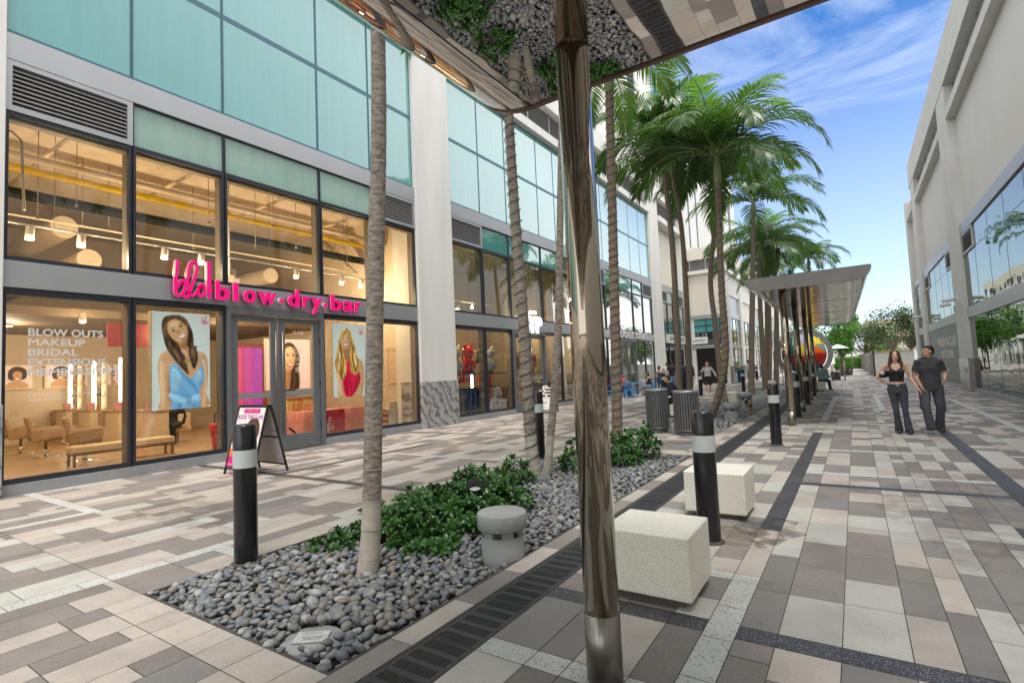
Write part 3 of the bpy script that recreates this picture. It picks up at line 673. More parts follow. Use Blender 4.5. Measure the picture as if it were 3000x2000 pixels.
for yc in (7.255,8.485):
    m = MB(); m.tube([(-11.33,yc,3.555),(-11.25,yc,3.555)],.058,16,1).tube([(-11.25,yc,3.555),(-11.21,yc,3.555)],.05,16,0); m.build('dot', [pink, sign_white], SG)
# lettering on the glass
vin = mat('grey_white_vinyl', (.62,.61,.60), .6, emit=.0); vin2 = mat('thin_white_vinyl', (.62,.58,.52), .6)
for i,(t,wd) in enumerate((('BLOW OUTS',1.02),('MAKEUP',.76),('BRIDAL',.66),('EXTENSIONS',1.07),('MEMBERSHIPS',1.26))):
    m = MB()
    for q,(dy,dz) in enumerate(((0,0),(.006,0),(-.006,0),(0,.005),(0,-.005))): put_text(m,t,(-11.415+.0006*q,2.795+dy,2.583-.168*i+dz),(0,1,0),(0,0,1),wd,None,0,0,0,cap=.120)
    m.build('lettering', [vin, vin2], LB)
m = MB(); put_text(m,'BOOK ONLINE AT BLOMEDRY.COM',(-11.415,2.795,1.565),(0,1,0),(0,0,1),.98,None,1,0,.002,cap=.055); m.build('lettering', [vin, vin2], LB)
m = MB(); put_text(m,'WALK-INS WELCOME',(-11.415,2.795,1.487),(0,1,0),(0,0,1),.62,None,1,0,.002,cap=.055); m.build('lettering', [vin, vin2], LB)
m = MB(); put_text(m,'D-122',(-11.415,7.69,2.795),(0,1,0),(0,0,1),.27,None,0,.01,.002,cap=.085); m.build('lettering', [vin, vin2], LB); m = MB()
def blo(mb, o, s, wd, fn, mi=0):
    """small script word: b l o, s = height"""
    for P in (SB,SL,SO): stroke(mb, [((a-4.955)*s/.74+o[0],(b-3.44)*s/.74+o[1]) for a,b in P], wd, fn, 0, 0, mi, 6)
blo(m,(7.70,2.31),.29,.012,lambda a,b,d:(-11.414,a,b),1); m.build('logo', [vin, vin2], LB)
for i,z in enumerate((2.2,2.16,2.06,1.96,1.93,1.90,1.87)):
    MB().box(-11.416,-11.413,7.72,7.72+.10+.03*(i%3),z,z+.013).build('lettering', vin2, LB)
# key tag dangling from the door handle
kt = thing('door_tag', 'black tag dangling from the salon door pull', 'tag', (-11.34,7.47,.55))
m = MB(); m.bar((-11.335,7.455,.62),(-11.33,7.49,.55),.006).obox((-11.33,7.545,.475),(1,0,0),(0,.78,-.62),(0,.62,.78),.005,.11,.025); m.build('strap', black_paint, kt)

# ---------------------------------------------------------------- posters (flat pictures)
def poly_tri(pts, k=5):
    return [ (p.x,p.y) for p in cat_smooth([(a,b,0) for a,b in pts], k, True)]
def picture(m, layers, fn, base=.002, step=.0012):
    """layers: list of (points uv, material index, smooth?)"""
    for i,(pts,mi,sm) in enumerate(layers):
        P = poly_tri(pts) if sm else pts
        d = base + step*i
        m.add([fn(a,b,d) for a,b in P], [tuple(range(len(P)))], mi)
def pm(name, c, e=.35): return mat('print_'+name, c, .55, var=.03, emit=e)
P_bg=pm('pale_blue',(.62,.74,.74),.55); P_skin=pm('skin',(.62,.38,.20)); P_skinl=pm('light_skin',(.72,.47,.27)); P_skind=pm('shaded_skin',(.45,.24,.11)); P_hair=pm('dark_brown_hair',(.045,.025,.014),.1); P_hairl=pm('brown_hair',(.17,.095,.045),.1)
P_dress=pm('sky_blue_dress',(.16,.42,.72)); P_dressd=pm('blue_fold',(.09,.28,.55)); P_dressl=pm('pale_blue_dress',(.27,.54,.80)); P_lip=pm('rose_lips',(.50,.13,.11)); P_teeth=pm('teeth',(.85,.82,.76)); P_eye=pm('dark_eye',(.03,.015,.01),.05); P_logo=pm('crimson',(.60,.02,.12)); P_gold=pm('gold',(.5,.3,.08))
P_blond=pm('blonde_hair',(.62,.38,.08)); P_blondd=pm('dark_blonde_hair',(.36,.18,.03)); P_blondl=pm('light_blonde_hair',(.78,.58,.24)); P_red=pm('red_dress',(.62,.008,.06)); P_redd=pm('dark_red_fold',(.42,.004,.04)); P_pinkbg=pm('pale_pink',(.74,.58,.55),.25); P_white=pm('white',(.74,.80,.80),.55)
PMATS=[P_bg,P_skin,P_skinl,P_skind,P_hair,P_hairl,P_dress,P_dressd,P_dressl,P_lip,P_teeth,P_eye,P_logo,P_gold,P_blond,P_blondd,P_blondl,P_red,P_redd,P_pinkbg,P_white]
def blur(a, s):
    k = int(3*s)+1; w = np.exp(-.5*(np.arange(-k,k+1)/s)**2); w /= w.sum()
    for ax in (0,1):
        p = np.pad(a, [(k,k) if i==ax else (0,0) for i in range(2)], mode='edge'); o = np.zeros_like(a)
        for i,c in enumerate(w): o += c*(p[i:i+a.shape[0],:] if ax==0 else p[:,i:i+a.shape[1]])
        a = o
    return a
def painted(par, X, y0,y1,z0,z1, bgmi, layers, W=150):
    """a photographic print: soft tonal layers painted onto a fine grid of points on the poster sheet"""
    H = int(W*(z1-z0)/(y1-y0)); U,V = np.meshgrid((np.arange(W))/(W-1), (np.arange(H))/(H-1)); asp = H/W
    col = lambda mi: np.array(PCOL[mi]); C = np.ones((H,W,3))*col(bgmi); rs = np.random.RandomState(4)
    C *= (1.06-.16*np.hypot(U-.5,(V-.55)*1.1))[...,None]
    n1 = blur(rs.randn(H,W),1.0); n1/=n1.std(); n2 = blur(rs.randn(H,W),6.0); n2/=n2.std()
    wob = blur(rs.randn(H,W),14.0); wob/=abs(wob).max()
    for pts,mi,sm in layers:
        P = np.array(poly_tri(pts) if sm else pts); Q = np.roll(P,-1,0); ins = np.zeros((H,W),bool)
        for (xa,ya),(xb,yb) in zip(P,Q):
            if ya==yb: continue
            c = ((ya>V)!=(yb>V)) & (U < (xb-xa)*(V-ya)/(yb-ya)+xa); ins ^= c
        kind = 'hair' if mi in (4,5,14,15,16) else 'skin' if mi in (1,2,3) else 'cloth' if mi in (6,7,8,17,18) else 'fine'
        big = ins.sum() > .02*W*H
        M = ins.astype(float); s = {'hair':1.1,'skin':1.0 if big else 2.6,'cloth':.9 if big else 2.4,'fine':.55}[kind]; A = blur(M,s)
        c = np.ones((H,W,3))*col(mi)
        if kind != 'fine':
            h = blur(M, 5.0); gy,gx = np.gradient(h); lit = (gx*.55-gy*.75)
            c *= np.clip(1+(2.6 if kind!='hair' else 1.6)*lit+.035*n2,.45,1.5)[...,None]
        if kind == 'hair':
            st = np.sin((U*46+wob*16+np.sin(V*9+U*5)*2.2)+n1*.35); st2 = np.sin(U*103+wob*30+V*14)
            c *= (1+.34*st+.20*st2)[...,None]; hi = np.clip(st-.55,0,1)[...,None]*np.array([.16,.10,.05])*(2.2 if mi>=14 else .5); c = c+hi
        if kind == 'cloth': c *= (1+.10*np.sin(U*14+V*22+wob*8)+.03*n1)[...,None]
        if kind == 'skin': c *= (1+.012*n1)[...,None]
        C = C*(1-A[...,None])+np.clip(c,0,1.2)*A[...,None]
    C *= (1+.012*n1)[...,None]
    me = bpy.data.meshes.new('picture'); co = np.stack([np.full((H,W),X+.003), y0+(y1-y0)*U, z0+(z1-z0)*V],-1).reshape(-1,3); o0 = np.array(ORG[par.name]); 
    idx = np.arange(W*H).reshape(H,W); F = np.stack([idx[:-1,:-1],idx[:-1,1:],idx[1:,1:],idx[1:,:-1]],-1).reshape(-1,4)
    me.vertices.add(W*H); me.vertices.foreach_set('co',(co-o0).astype(np.float32).ravel()); me.loops.add(F.size); me.loops.foreach_set('vertex_index',F.astype(np.int32).ravel())
    me.polygons.add(len(F)); me.polygons.foreach_set('loop_start',np.arange(0,F.size,4,dtype=np.int32)); me.update(calc_edges=True)
    at = me.color_attributes.new('print','FLOAT_COLOR','POINT'); at.data.foreach_set('color',np.concatenate([np.clip(C,0,1),np.ones((H,W,1))],-1).astype(np.float32).ravel())
    if 'photo_print' not in MATS:
        m_ = bpy.data.materials.new('photo_print'); m_.use_nodes=True; nt=m_.node_tree; b_=nt.nodes['Principled BSDF']; a_=N(nt,'ShaderNodeAttribute'); a_.attribute_name='print'
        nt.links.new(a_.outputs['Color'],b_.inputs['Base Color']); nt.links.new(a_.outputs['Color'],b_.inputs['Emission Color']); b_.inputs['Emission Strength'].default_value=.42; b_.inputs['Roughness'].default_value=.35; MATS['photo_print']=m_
    me.materials.append(MATS['photo_print']); ob=bpy.data.objects.new('picture',me); COL.objects.link(ob); ob.parent=par; ORG[ob.name]=ORG[par.name]
PCOL=[(.62,.74,.74),(.60,.36,.19),(.74,.50,.30),(.36,.18,.08),(.040,.022,.013),(.15,.08,.038),(.16,.42,.72),(.08,.25,.50),(.29,.57,.83),(.50,.12,.10),(.85,.82,.76),(.02,.012,.008),(.60,.02,.12),(.5,.3,.08),(.56,.33,.07),(.26,.12,.02),(.80,.60,.26),(.62,.008,.06),(.36,.003,.035),(.74,.58,.55),(.74,.80,.80)]
D1={'hairback':[(0.308,0.968),(0.195,0.942),(0.157,0.85),(0.193,0.73),(0.254,0.609),(0.335,0.536),(0.426,0.462),(0.527,0.387),(0.608,0.348),(0.619,0.411),(0.65,0.436),(0.732,0.416),(0.784,0.537),(0.755,0.613),(0.765,0.652),(0.704,0.664),(0.695,0.765),(0.645,0.865),(0.574,0.937),(0.452,0.976)],
'skin':[(0.469,0.636),(0.244,0.603),(0.141,0.56),(0.096,0.464),(0.109,0.295),(0.139,0.126),(0.158,0.0),(0.939,0.0),(0.927,0.149),(0.954,0.277),(0.96,0.433),(0.921,0.563),(0.775,0.607),(0.571,0.649)],
'dress':[(0.365,0.472),(0.291,0.426),(0.286,0.292),(0.306,0.181),(0.321,0.077),(0.337,0.0),(0.807,0.0),(0.793,0.14),(0.862,0.254),(0.893,0.318),(0.884,0.382),(0.85,0.46),(0.772,0.384),(0.639,0.316),(0.507,0.387),(0.426,0.45)],
'fold':[(0.426,0.437),(0.527,0.362),(0.638,0.303),(0.729,0.232),(0.793,0.14),(0.769,0.139),(0.668,0.233),(0.567,0.299),(0.466,0.375)],
'belt':[(0.297,0.169),(0.311,0.105),(0.564,0.042),(0.798,0.066),(0.793,0.143),(0.565,0.105)],
'face':[(0.266,0.896),(0.369,0.932),(0.502,0.907),(0.573,0.856),(0.609,0.782),(0.582,0.725),(0.51,0.686),(0.428,0.688),(0.337,0.726),(0.269,0.786),(0.251,0.846)],
'neck':[(0.439,0.697),(0.458,0.586),(0.539,0.499),(0.651,0.486),(0.672,0.537),(0.591,0.637),(0.576,0.724)],
'curlL':[(0.193,0.73),(0.254,0.609),(0.335,0.536),(0.426,0.462),(0.568,0.374),(0.619,0.354),(0.593,0.436),(0.56,0.536),(0.489,0.599),(0.428,0.666),(0.326,0.708),(0.245,0.767)],
'curlR':[(0.597,0.737),(0.612,0.65),(0.621,0.562),(0.651,0.486),(0.681,0.423),(0.732,0.42),(0.784,0.537),(0.755,0.613),(0.704,0.664),(0.695,0.765),(0.655,0.84)]}
def fpl(X,y0,y1,z0,z1,sgn=1): return lambda u,v,d: (X+sgn*d, y0+(y1-y0)*u, z0+(z1-z0)*v)
def lightbox(label, y0,y1,z0,z1,X,depth,layers,bgmi,logo=None,name='lightbox_poster',cat='poster',hang=True):
    t = thing(name, label, cat, (X,(y0+y1)/2,z0))
    b = MB(); b.box(X-depth,X,y0,y1,z0,z1); b.build('box', mat('lightbox_side',(.55,.47,.36),.5), t, bevel=.006)
    painted(t, X, y0+.008,y1-.008,z0+.008,z1-.008, bgmi, layers)
    m = MB()
    if logo:
        asp=(z1-z0)/(y1-y0)
        blo(m,(y0+(y1-y0)*logo[0], z0+(z1-z0)*logo[1]), logo[2], .012, lambda a,b,d:(X+.05*0+.002+.0012*(len(layers)+2),a,b), 12)
    if logo: m.build('logo', PMATS, t)
    if hang:
        c = MB()
        for yy in (y0+.25,y1-.25): c.tube([(X-depth/2,yy,z1),(X-depth/2,yy+.02,z1+.25),(X-depth/2,yy-.02,z1+.42)],.006,6)
        c.build('cable', black_paint, t)
    return t
def ln(p,q,w=.01):
    (a,b),(c,d)=p,q; dx,dy=c-a,d-b; l=math.hypot(dx,dy); nx,ny=-dy/l*w,dx/l*w
    return [(a+nx,b+ny),(c+nx,d+ny),(c-nx,d-ny),(a-nx,b-ny)]
L1=[(D1['hairback'],4,True),(D1['skin'],1,True),([(.13,.5),(.2,.45),(.22,.2),(.2,.02),(.165,.02),(.13,.3)],2,True),([(.86,.5),(.93,.45),(.93,.2),(.90,.02),(.86,.02),(.9,.3)],2,True),
 ([(.29,.40),(.25,.2),(.31,.02),(.34,.02),(.31,.2)],3,True),(D1['dress'],6,True),([(.33,.42),(.31,.3),(.34,.2),(.44,.2),(.5,.3),(.42,.40)],8,True),(D1['fold'],7,True),([(.80,.40),(.85,.36),(.83,.28),(.76,.25),(.73,.32)],8,True),
 ([(.42,.02),(.46,.09),(.48,.02)],7,True),([(.68,.02),(.70,.08),(.73,.02)],7,True),(D1['belt'],8,True),([(.581,.123),(.657,.126),(.656,.044),(.581,.041)],7,False),([(.60,.108),(.64,.11),(.64,.06),(.60,.058)],8,False),
 (D1['neck'],3,True),([(.47,.60),(.55,.52),(.64,.50),(.62,.56),(.55,.62)],1,True),(D1['face'],1,True),([(.30,.87),(.37,.90),(.46,.885),(.45,.80),(.36,.78),(.30,.81)],2,True),([(.46,.77),(.55,.80),(.57,.74),(.51,.70),(.43,.72)],2,True),
 ([(.50,.69),(.58,.72),(.605,.78),(.59,.79),(.56,.74),(.49,.705)],3,True),(ln((.368,.475),(.305,.60),.006),8,False),(ln((.85,.458),(.80,.605),.006),8,False),
 (D1['curlL'],4,True),([(.25,.70),(.33,.60),(.45,.50),(.55,.42),(.52,.50),(.42,.58),(.33,.66)],5,True),(D1['curlR'],4,True),([(.68,.74),(.66,.62),(.69,.52),(.74,.46),(.74,.55),(.71,.62)],5,True),([(.27,.95),(.20,.90),(.18,.82),(.22,.72),(.24,.80),(.25,.88),(.31,.935),(.44,.945),(.55,.90),(.62,.80),(.63,.86),(.56,.93),(.44,.968)],5,True),
 ([(0.29,0.823),(0.337,0.84),(0.389,0.834),(0.337,0.831)],4,True),([(0.43,0.87),(0.471,0.89),(0.529,0.896),(0.475,0.880)],4,True),([(0.311,0.799),(0.348,0.818),(0.389,0.814),(0.351,0.798)],11,True),([(0.446,0.848),(0.481,0.866),(0.52,0.871),(0.487,0.850)],11,True),
 ([(0.419,0.815),(0.46,0.797),(0.439,0.781),(0.405,0.789)],3,True),([(0.419,0.752),(0.491,0.773),(0.569,0.793),(0.552,0.747),(0.486,0.723)],9,True),([(0.435,0.751),(0.495,0.767),(0.556,0.784),(0.539,0.753),(0.486,0.736)],10,True),([(.545,.50),(.56,.52),(.58,.48),(.60,.505),(.575,.465)],13,True)]
lightbox('tall lit poster of a smiling dark haired woman in a light blue dress', 4.73,5.87,1.165,3.18,-11.74,.16,L1,0,(.835,.888,.165))
L2=[([(0.311,0.562),(0.14,0.466),(0.086,0.349),(0.124,0.162),(0.17,0.0),(0.779,0.0),(0.878,0.082),(0.928,0.277),(0.881,0.472),(0.691,0.543),(0.502,0.576)],1,True),([(.13,.40),(.10,.32),(.15,.10),(.22,.02),(.26,.02),(.20,.2)],2,True),
 ([(0.383,0.563),(0.439,0.486),(0.489,0.564),(0.642,0.458),(0.783,0.326),(0.781,0.18),(0.533,0.0),(0.349,0.0),(0.27,0.16),(0.299,0.278),(0.376,0.397)],17,True),([(.62,.15),(.75,.30),(.77,.20),(.6,.04)],18,True),([(.31,.2),(.36,.05),(.42,.05),(.38,.22)],18,True),
 ([(0.396,0.946),(0.278,0.892),(0.192,0.796),(0.138,0.654),(0.097,0.559),(0.044,0.454),(0.086,0.349),(0.179,0.279),(0.261,0.219),(0.324,0.278),(0.374,0.326),(0.428,0.516),(0.476,0.516),(0.519,0.349),(0.638,0.295),(0.759,0.35),(0.761,0.471),(0.704,0.591),(0.647,0.711),(0.579,0.83),(0.511,0.911)],14,True),
 ([(0.224,0.726),(0.169,0.56),(0.115,0.443),(0.169,0.326),(0.238,0.255),(0.266,0.349),(0.249,0.491),(0.279,0.632)],15,True),([(0.553,0.733),(0.549,0.565),(0.581,0.422),(0.663,0.326),(0.725,0.422),(0.668,0.567),(0.612,0.71)],15,True),
 ([(.20,.64),(.15,.50),(.10,.44),(.16,.36),(.20,.46),(.22,.56)],16,True),([(.60,.66),(.60,.52),(.66,.40),(.70,.46),(.66,.56)],16,True),([(.27,.26),(.33,.32),(.35,.42),(.31,.40)],16,True),
 ([(0.316,0.68),(0.316,0.562),(0.404,0.494),(0.482,0.564),(0.494,0.708)],3,True),([(0.287,0.833),(0.393,0.862),(0.498,0.839),(0.523,0.756),(0.493,0.696),(0.421,0.647),(0.327,0.657),(0.259,0.726),(0.25,0.785)],1,True),([(.30,.82),(.39,.845),(.48,.82),(.46,.76),(.38,.74),(.30,.77)],2,True),
 ([(.47,.66),(.52,.74),(.515,.80),(.49,.74)],3,True),([(.265,.82),(.31,.828),(.35,.82),(.31,.823)],15,True),([(.41,.82),(.45,.83),(.49,.82),(.45,.824)],15,True),([(0.274,0.802),(0.31,0.811),(0.345,0.805),(0.309,0.798)],11,True),([(0.415,0.805),(0.45,0.814),(0.485,0.806),(0.45,0.80)],11,True),([(0.372,0.775),(0.394,0.759),(0.354,0.755)],3,True),
 ([(0.294,0.727),(0.377,0.736),(0.464,0.726),(0.411,0.692),(0.34,0.693)],9,True),([(0.313,0.723),(0.377,0.729),(0.445,0.721),(0.402,0.703),(0.345,0.702)],10,True)]
lightbox('tall lit poster of a laughing long haired blonde woman in a red top', 9.06,10.22,1.15,3.18,-11.74,.16,L2,0,(.78,.86,.165))
L3=[([(0.481,0.94),(0.39,0.862),(0.352,0.592),(0.351,0.257),(0.373,0.0),(0.53,0.0),(0.726,0.0),(0.745,0.302),(0.719,0.388),(0.755,0.595),(0.731,0.732),(0.656,0.868),(0.56,0.934)],4,True),([(.66,.8),(.70,.6),(.69,.42),(.73,.58),(.71,.74)],5,True),([(0.425,0.424),(0.403,0.02),(0.51,0.017),(0.542,0.39)],3,True),
 ([(0.448,0.829),(0.393,0.66),(0.407,0.458),(0.482,0.365),(0.582,0.406),(0.646,0.56),(0.652,0.731),(0.577,0.849)],1,True),([(.45,.8),(.43,.6),(.5,.5),(.58,.6),(.58,.78)],2,True),([(.435,.71),(.48,.725),(.52,.70),(.48,.712)],4,True),([(.565,.70),(.60,.725),(.645,.71),(.60,.712)],4,True),
 ([(0.443,0.679),(0.483,0.695),(0.522,0.678),(0.482,0.664)],11,True),([(0.571,0.679),(0.607,0.693),(0.64,0.676),(0.606,0.664)],11,True),([(.52,.60),(.56,.57),(.51,.56)],3,True),([(0.457,0.508),(0.526,0.512),(0.605,0.517),(0.564,0.449),(0.505,0.444)],9,True),([(0.477,0.502),(0.536,0.502),(0.585,0.502),(0.545,0.468)],10,True)]
lightbox('large pale pink poster of a smiling brunette deep in the salon', 9.25,10.83,1.40,3.02,-15.2,.08,L3,19,None,'wall_poster','poster',False)
# framed notice on the end wall of the salon
t = thing('notice_frame', 'framed paper notice hung on the cream end wall of the salon', 'notice', (-12.55,12.2,1.44))
m = MB(); a,b,z0,z1 = -13.0,-12.14,1.44,2.63
m.box(a,a+.03,12.2,12.24,z0,z1).box(b-.03,b,12.2,12.24,z0,z1).box(a+.03,b-.03,12.2,12.24,z0,z0+.03).box(a+.03,b-.03,12.2,12.24,z1-.03,z1); m.build('frame', mat('pale_wood_frame',(.62,.52,.38),.5), t)
m = MB(); m.box(a+.03,b-.03,12.225,12.245,z0+.03,z1-.03,0)
for c in range(2):
    for k in range(9):
        x = a+.09+c*.40; z = z1-.14-k*.115; m.box(x,x+.2+.1*rnd.random(),12.222,12.2245,z,z+.03*rnd.random()+.012,1)
m.build('paper', [mat('notice_paper',(.66,.50,.34),.7), mat('notice_print',(.48,.33,.2),.7)], t)

# ---------------------------------------------------------------- salon furniture
leather = mat('beige_leather', (.40,.28,.17), .42, var=.05, bump=.06, bscale=120); cream_l = mat('cream_leather', (.66,.56,.38), .45, var=.03)
cab = mat('cream_laminate', (.66,.55,.40), .45); cab_e = mat('laminate_edge',(.42,.30,.18),.5)
led = mat('warm_white_led', (1,.9,.72), .5, emit=9, ecol=(1,.82,.55)); mirror_g = steel('salon_mirror', (.8,.8,.78), .02)
b = thing('bench', 'long low cream upholstered bench just inside the salon window', 'bench', (-14.05,5.1,.03))
m = MB(); m.box(-14.27,-13.83,4.10,6.08,.31,.46); m.build('cushion', cream_l, b, bevel=.035, seg=3)
m = MB()
m.box(-14.25,-13.85,4.12,6.06,.265,.308).build('frame', brushed, b)
for yy in (4.13,6.01):
    for xx in (-14.24,-13.90): MB().box(xx,xx+.045,yy,yy+.045,.03,.264).build('leg', brushed, b)
def styling_chair(label):
    c = thing('styling_chair', label, 'salon chair', (0,0,0), group='beige styling chairs in the salon')
    MB().lathe((0,0,0),[(0,.0),(.34,0),(.34,.012),(.30,.022),(.05,.03),(0,.03)],32).build('base', chrome, c)
    MB().tube([(0,0,.03),(0,0,.22),(0,0,.221),(0,0,.40)],[.055,.055,.035,.035],16).build('column', chrome, c)
    MB().box(-.27,.27,-.24,.30,.40,.53).build('seat', leather, c, bevel=.045, seg=3)
    m = MB(); m.obox((0,-.30,.76),(1,0,0),(0,.97,.22),(0,-.22,.97),.25,.055,.27); m.build('backrest', leather, c, bevel=.045, seg=3)
    for s in (-1,1):
        m = MB(); pr = [(-.30,.40),(-.33,.70),(.26,.75),(.33,.70),(.30,.50)]
        m.prism(pr, lambda p,d: (s*.27+d*s, p[0], p[1]), 0, .075); m.build('armrest', leather, c, bevel=.02, seg=2)
    m = MB()
    for s in (-.16,.16): m.tube([(s,.25,.40),(s,.42,.25),(s,.60,.14)],.017,8)
    m.tube([(-.2,.60,.14),(.2,.60,.14)],.016,8); m.build('footrest', chrome, c)
    return c
c0 = styling_chair('beige styling chair nearest the window glass, behind the low cream bench')
place(c0,False,(-15.05,4.69,.03),R(-12))
place(c0,True,(-17.1,4.54,.03),R(-8),'second beige styling chair from the window, in line with the others')
place(c0,True,(-19.0,4.52,.03),R(-4),'farthest of the beige styling chairs, at the left edge of the window')
def station(x, label):
    s = thing('styling_station', label, 'salon station', (x,6.35,.03), group='cream styling stations with light strips')
    pr = [(-.75,.0),(-.70,-.26),(-.3,-.36),(.3,-.36),(.70,-.26),(.75,0),(.75,.45),(-.75,.45)]
    MB().prism(pr, lambda p,d:(x+p[0]*.8,6.35+p[1]*.6,d), .03, 1.02).build('cabinet', cab, s)
    MB().prism(pr, lambda p,d:(x+p[0]*.86,6.35+p[1]*.66-.01,d), 1.02, 1.06).build('counter', cab_e, s)
    MB().box(x-.55,x+.1,6.46,6.50,1.061,2.45).build('mirror', mirror_g, s)
    MB().box(x+.15,x+.24,6.36,6.44,1.061,2.55).build('light_strip', led, s)
    MB().box(x+.245,x+.60,6.58,6.61,1.061,2.5).box(x+.245,x+.6,6.36,6.58,1.45,1.47).box(x+.245,x+.6,6.36,6.58,1.86,1.88).box(x+.245,x+.6,6.36,6.58,2.22,2.24).build('shelf', cab, s)
    MB().box(x-.55,x-.18,6.09,6.13,.62,.82).box(x-.55,x-.18,6.09,6.13,.83,1.0).build('drawer', cab_e, s)
    return s
BOT = [mat('bottle_'+n, c, .3) for n,c in (('teal',(.05,.28,.30)),('white',(.7,.68,.62)),('amber',(.45,.22,.06)),('clear',(.5,.5,.44)),('pink',(.55,.22,.25)),('dark',(.06,.05,.05)))]
for i,x in enumerate((-16.0,-18.0,-20.0,-22.0)):
    nm = ['nearest the poster of the woman in blue','second from the poster in blue','third from the poster in blue','farthest from the window'][i]
    station(x, 'cream styling station with a vertical light strip, '+nm)
    for sh,z in enumerate((1.061,1.471,1.881,2.241)):
        for k in range(4):
            if sh == 0 and k > 1: continue
            bm = MB(); h=.13+.09*rnd.random(); rr=.026+.012*rnd.random(); p=(x+.30+k*.075,6.44,z)
            bm.lathe(p,[(0,0),(rr,0),(rr,h*.7),(rr*.4,h*.82),(rr*.4,h),(0,h)],10); ob = bm.build('bottle', rnd.choice(BOT))
            tag(ob,'product bottle on a styling station shelf, '+nm,'bottle','bottles on the styling station '+nm)
    bk = MB()
    for k in range(5): bk.obox((x+.34+k*.03,6.26,1.17),(1,0,.12),(0,1,0),(-.12,0,1),.010,.09,.11,k%2)
    tag(bk.build('magazine_stack', [BOT[4],BOT[1]]),'leaning pink and white magazines on the counter '+nm,'magazines')
# armchair and client behind the poster
a = thing('salon_armchair','round backed cream salon armchair behind the poster in blue','armchair',(-16.6,7.35,.03))
MB().lathe((-16.6,7.35,.03),[(0,0),(.33,0),(.33,.012),(.05,.03),(.05,.32),(0,.32)],28).build('base', chrome, a)
MB().box(-16.88,-16.32,7.07,7.63,.36,.50).build('seat', cream_l, a, bevel=.05, seg=3)
m = MB(); pr=[]
for k in range(13):
    t = R(-20+220*k/12); pr.append((math.cos(t),math.sin(t)))
o=[(x*.34,y*.34) for x,y in pr]; i_=[(x*.27,y*.27) for x,y in pr][::-1]
m.prism(o+i_, lambda p,d:(-16.6+p[0],7.35+p[1],d), .48,.86); m.build('backrest', cream_l, a, bevel=.02)
# umbrella stand
us = thing('umbrella_stand','slim red bucket stand by the salon door','umbrella stand',(-13.5,6.92,.03))
MB().lathe((-13.5,6.92,.03),[(0,0),(.12,0),(.145,.42),(.135,.42),(.115,.02),(0,.02)],20).build('bucket', mat('red_bucket',(.42,.01,.02),.3), us)
redu = mat('red_umbrella_cloth',(.55,.008,.012),.6,var=.15); 
for k in range(4):
    t = k*1.57+.4; dx,dy=.07*math.cos(t),.07*math.sin(t); c=(-13.5+dx,6.92+dy)
    u = thing('umbrella','furled red umbrella with a black crook handle standing in the bucket','umbrella',(c[0],c[1],.1),'red umbrellas in the bucket stand')
    m = MB(); rr=[]; v=[]
    for j,(r,z) in enumerate(((.02,.10),(.05,.25),(.085,.50),(.115,.64),(.05,.68),(.02,.70))):
        for q in range(14):
            an=2*math.pi*q/14; r2=r*(1+.22*(-1)**q*(j>0)); v.append((c[0]+dx*.6*z+r2*math.cos(an),c[1]+dy*.6*z+r2*math.sin(an),z))
    f=[(j*14+q,j*14+(q+1)%14,(j+1)*14+(q+1)%14,(j+1)*14+q) for j in range(5) for q in range(14)]; m.add(v,f,0,True); m.build('canopy',redu,u)
    x,y = c[0]+dx*.6*.7,c[1]+dy*.6*.7
    MB().tube([(x,y,.68),(x,y,.86),(x+.01,y+.02,.91),(x+.01,y+.06,.925),(x+.01,y+.095,.90),(x+.01,y+.10,.87)],.011,8).build('handle',black_paint,u)
# reception desk, pink table, storage
rd = thing('reception_desk','cream reception desk with a red script logo on its front','desk',(-15.3,10.35,.03))
MB().box(-15.75,-15.0,9.85,11.25,.03,1.12).build('cabinet', mat('butter_laminate',(.66,.50,.22),.45), rd, bevel=.01)
MB().box(-15.8,-14.95,9.8,11.3,1.12,1.17).build('counter', cab_e, rd, bevel=.006)
m = MB(); blo(m,(10.05,.50),.55,.035,lambda a,b,d:(-14.995,a,b)); put_text(m,'blow dry bar',(-14.996,10.06,.32),(0,1,0),(0,0,1),.62,None,0,.0,.002,cap=.07); m.build('logo', mat('red_script',(.55,.02,.03),.5), rd)
tb = thing('table','table under a long pink cloth behind the salon window','table',(-13.9,11.0,.03))
def cloth(x0,x1,y0,y1,zt,mi,name,mt,parent):
    m = MB(); per=[]; n=22
    for k in range(n): per.append((x0+(x1-x0)*k/n,y0))
    for k in range(n): per.append((x1,y0+(y1-y0)*k/n))
    for k in range(n): per.append((x1-(x1-x0)*k/n,y1))
    for k in range(n): per.append((x0,y1-(y1-y0)*k/n))
    cx,cy=(x0+x1)/2,(y0+y1)/2; v=[];NN=len(per)
    for j,z in enumerate((zt,zt-.02,zt*.55,.05)):
        for k,(x,y) in enumerate(per):
            g_=.0+.03*j+(.022*math.sin(k*.9)*j); v.append((x+(x-cx)*g_*.6,y+(y-cy)*g_*.6,z))
    f=[(j*NN+k,j*NN+(k+1)%NN,(j+1)*NN+(k+1)%NN,(j+1)*NN+k) for j in range(3) for k in range(NN)]
    m.add(v,f,mi,True); m.add([(x,y,zt) for x,y in per],[tuple(range(NN))],mi); return m.build(name,mt,parent)
MB().box(-14.35,-13.45,9.35,11.55,.70,.735).build('tabletop',cab_e,tb)
for x,y in ((-14.3,9.4),(-13.55,9.4),(-14.3,11.45),(-13.55,11.45)): MB().box(x,x+.05,y,y+.05,.03,.70).build('leg',brushed,tb)
tc_ = cloth(-14.37,-13.43,9.33,11.57,.745,0,'tablecloth',mat('pink_linen',(.62,.26,.24),.8,var=.06,bump=.2,bscale=30),None); tag(tc_,'pale pink linen cloth hanging to the floor over the table','tablecloth')
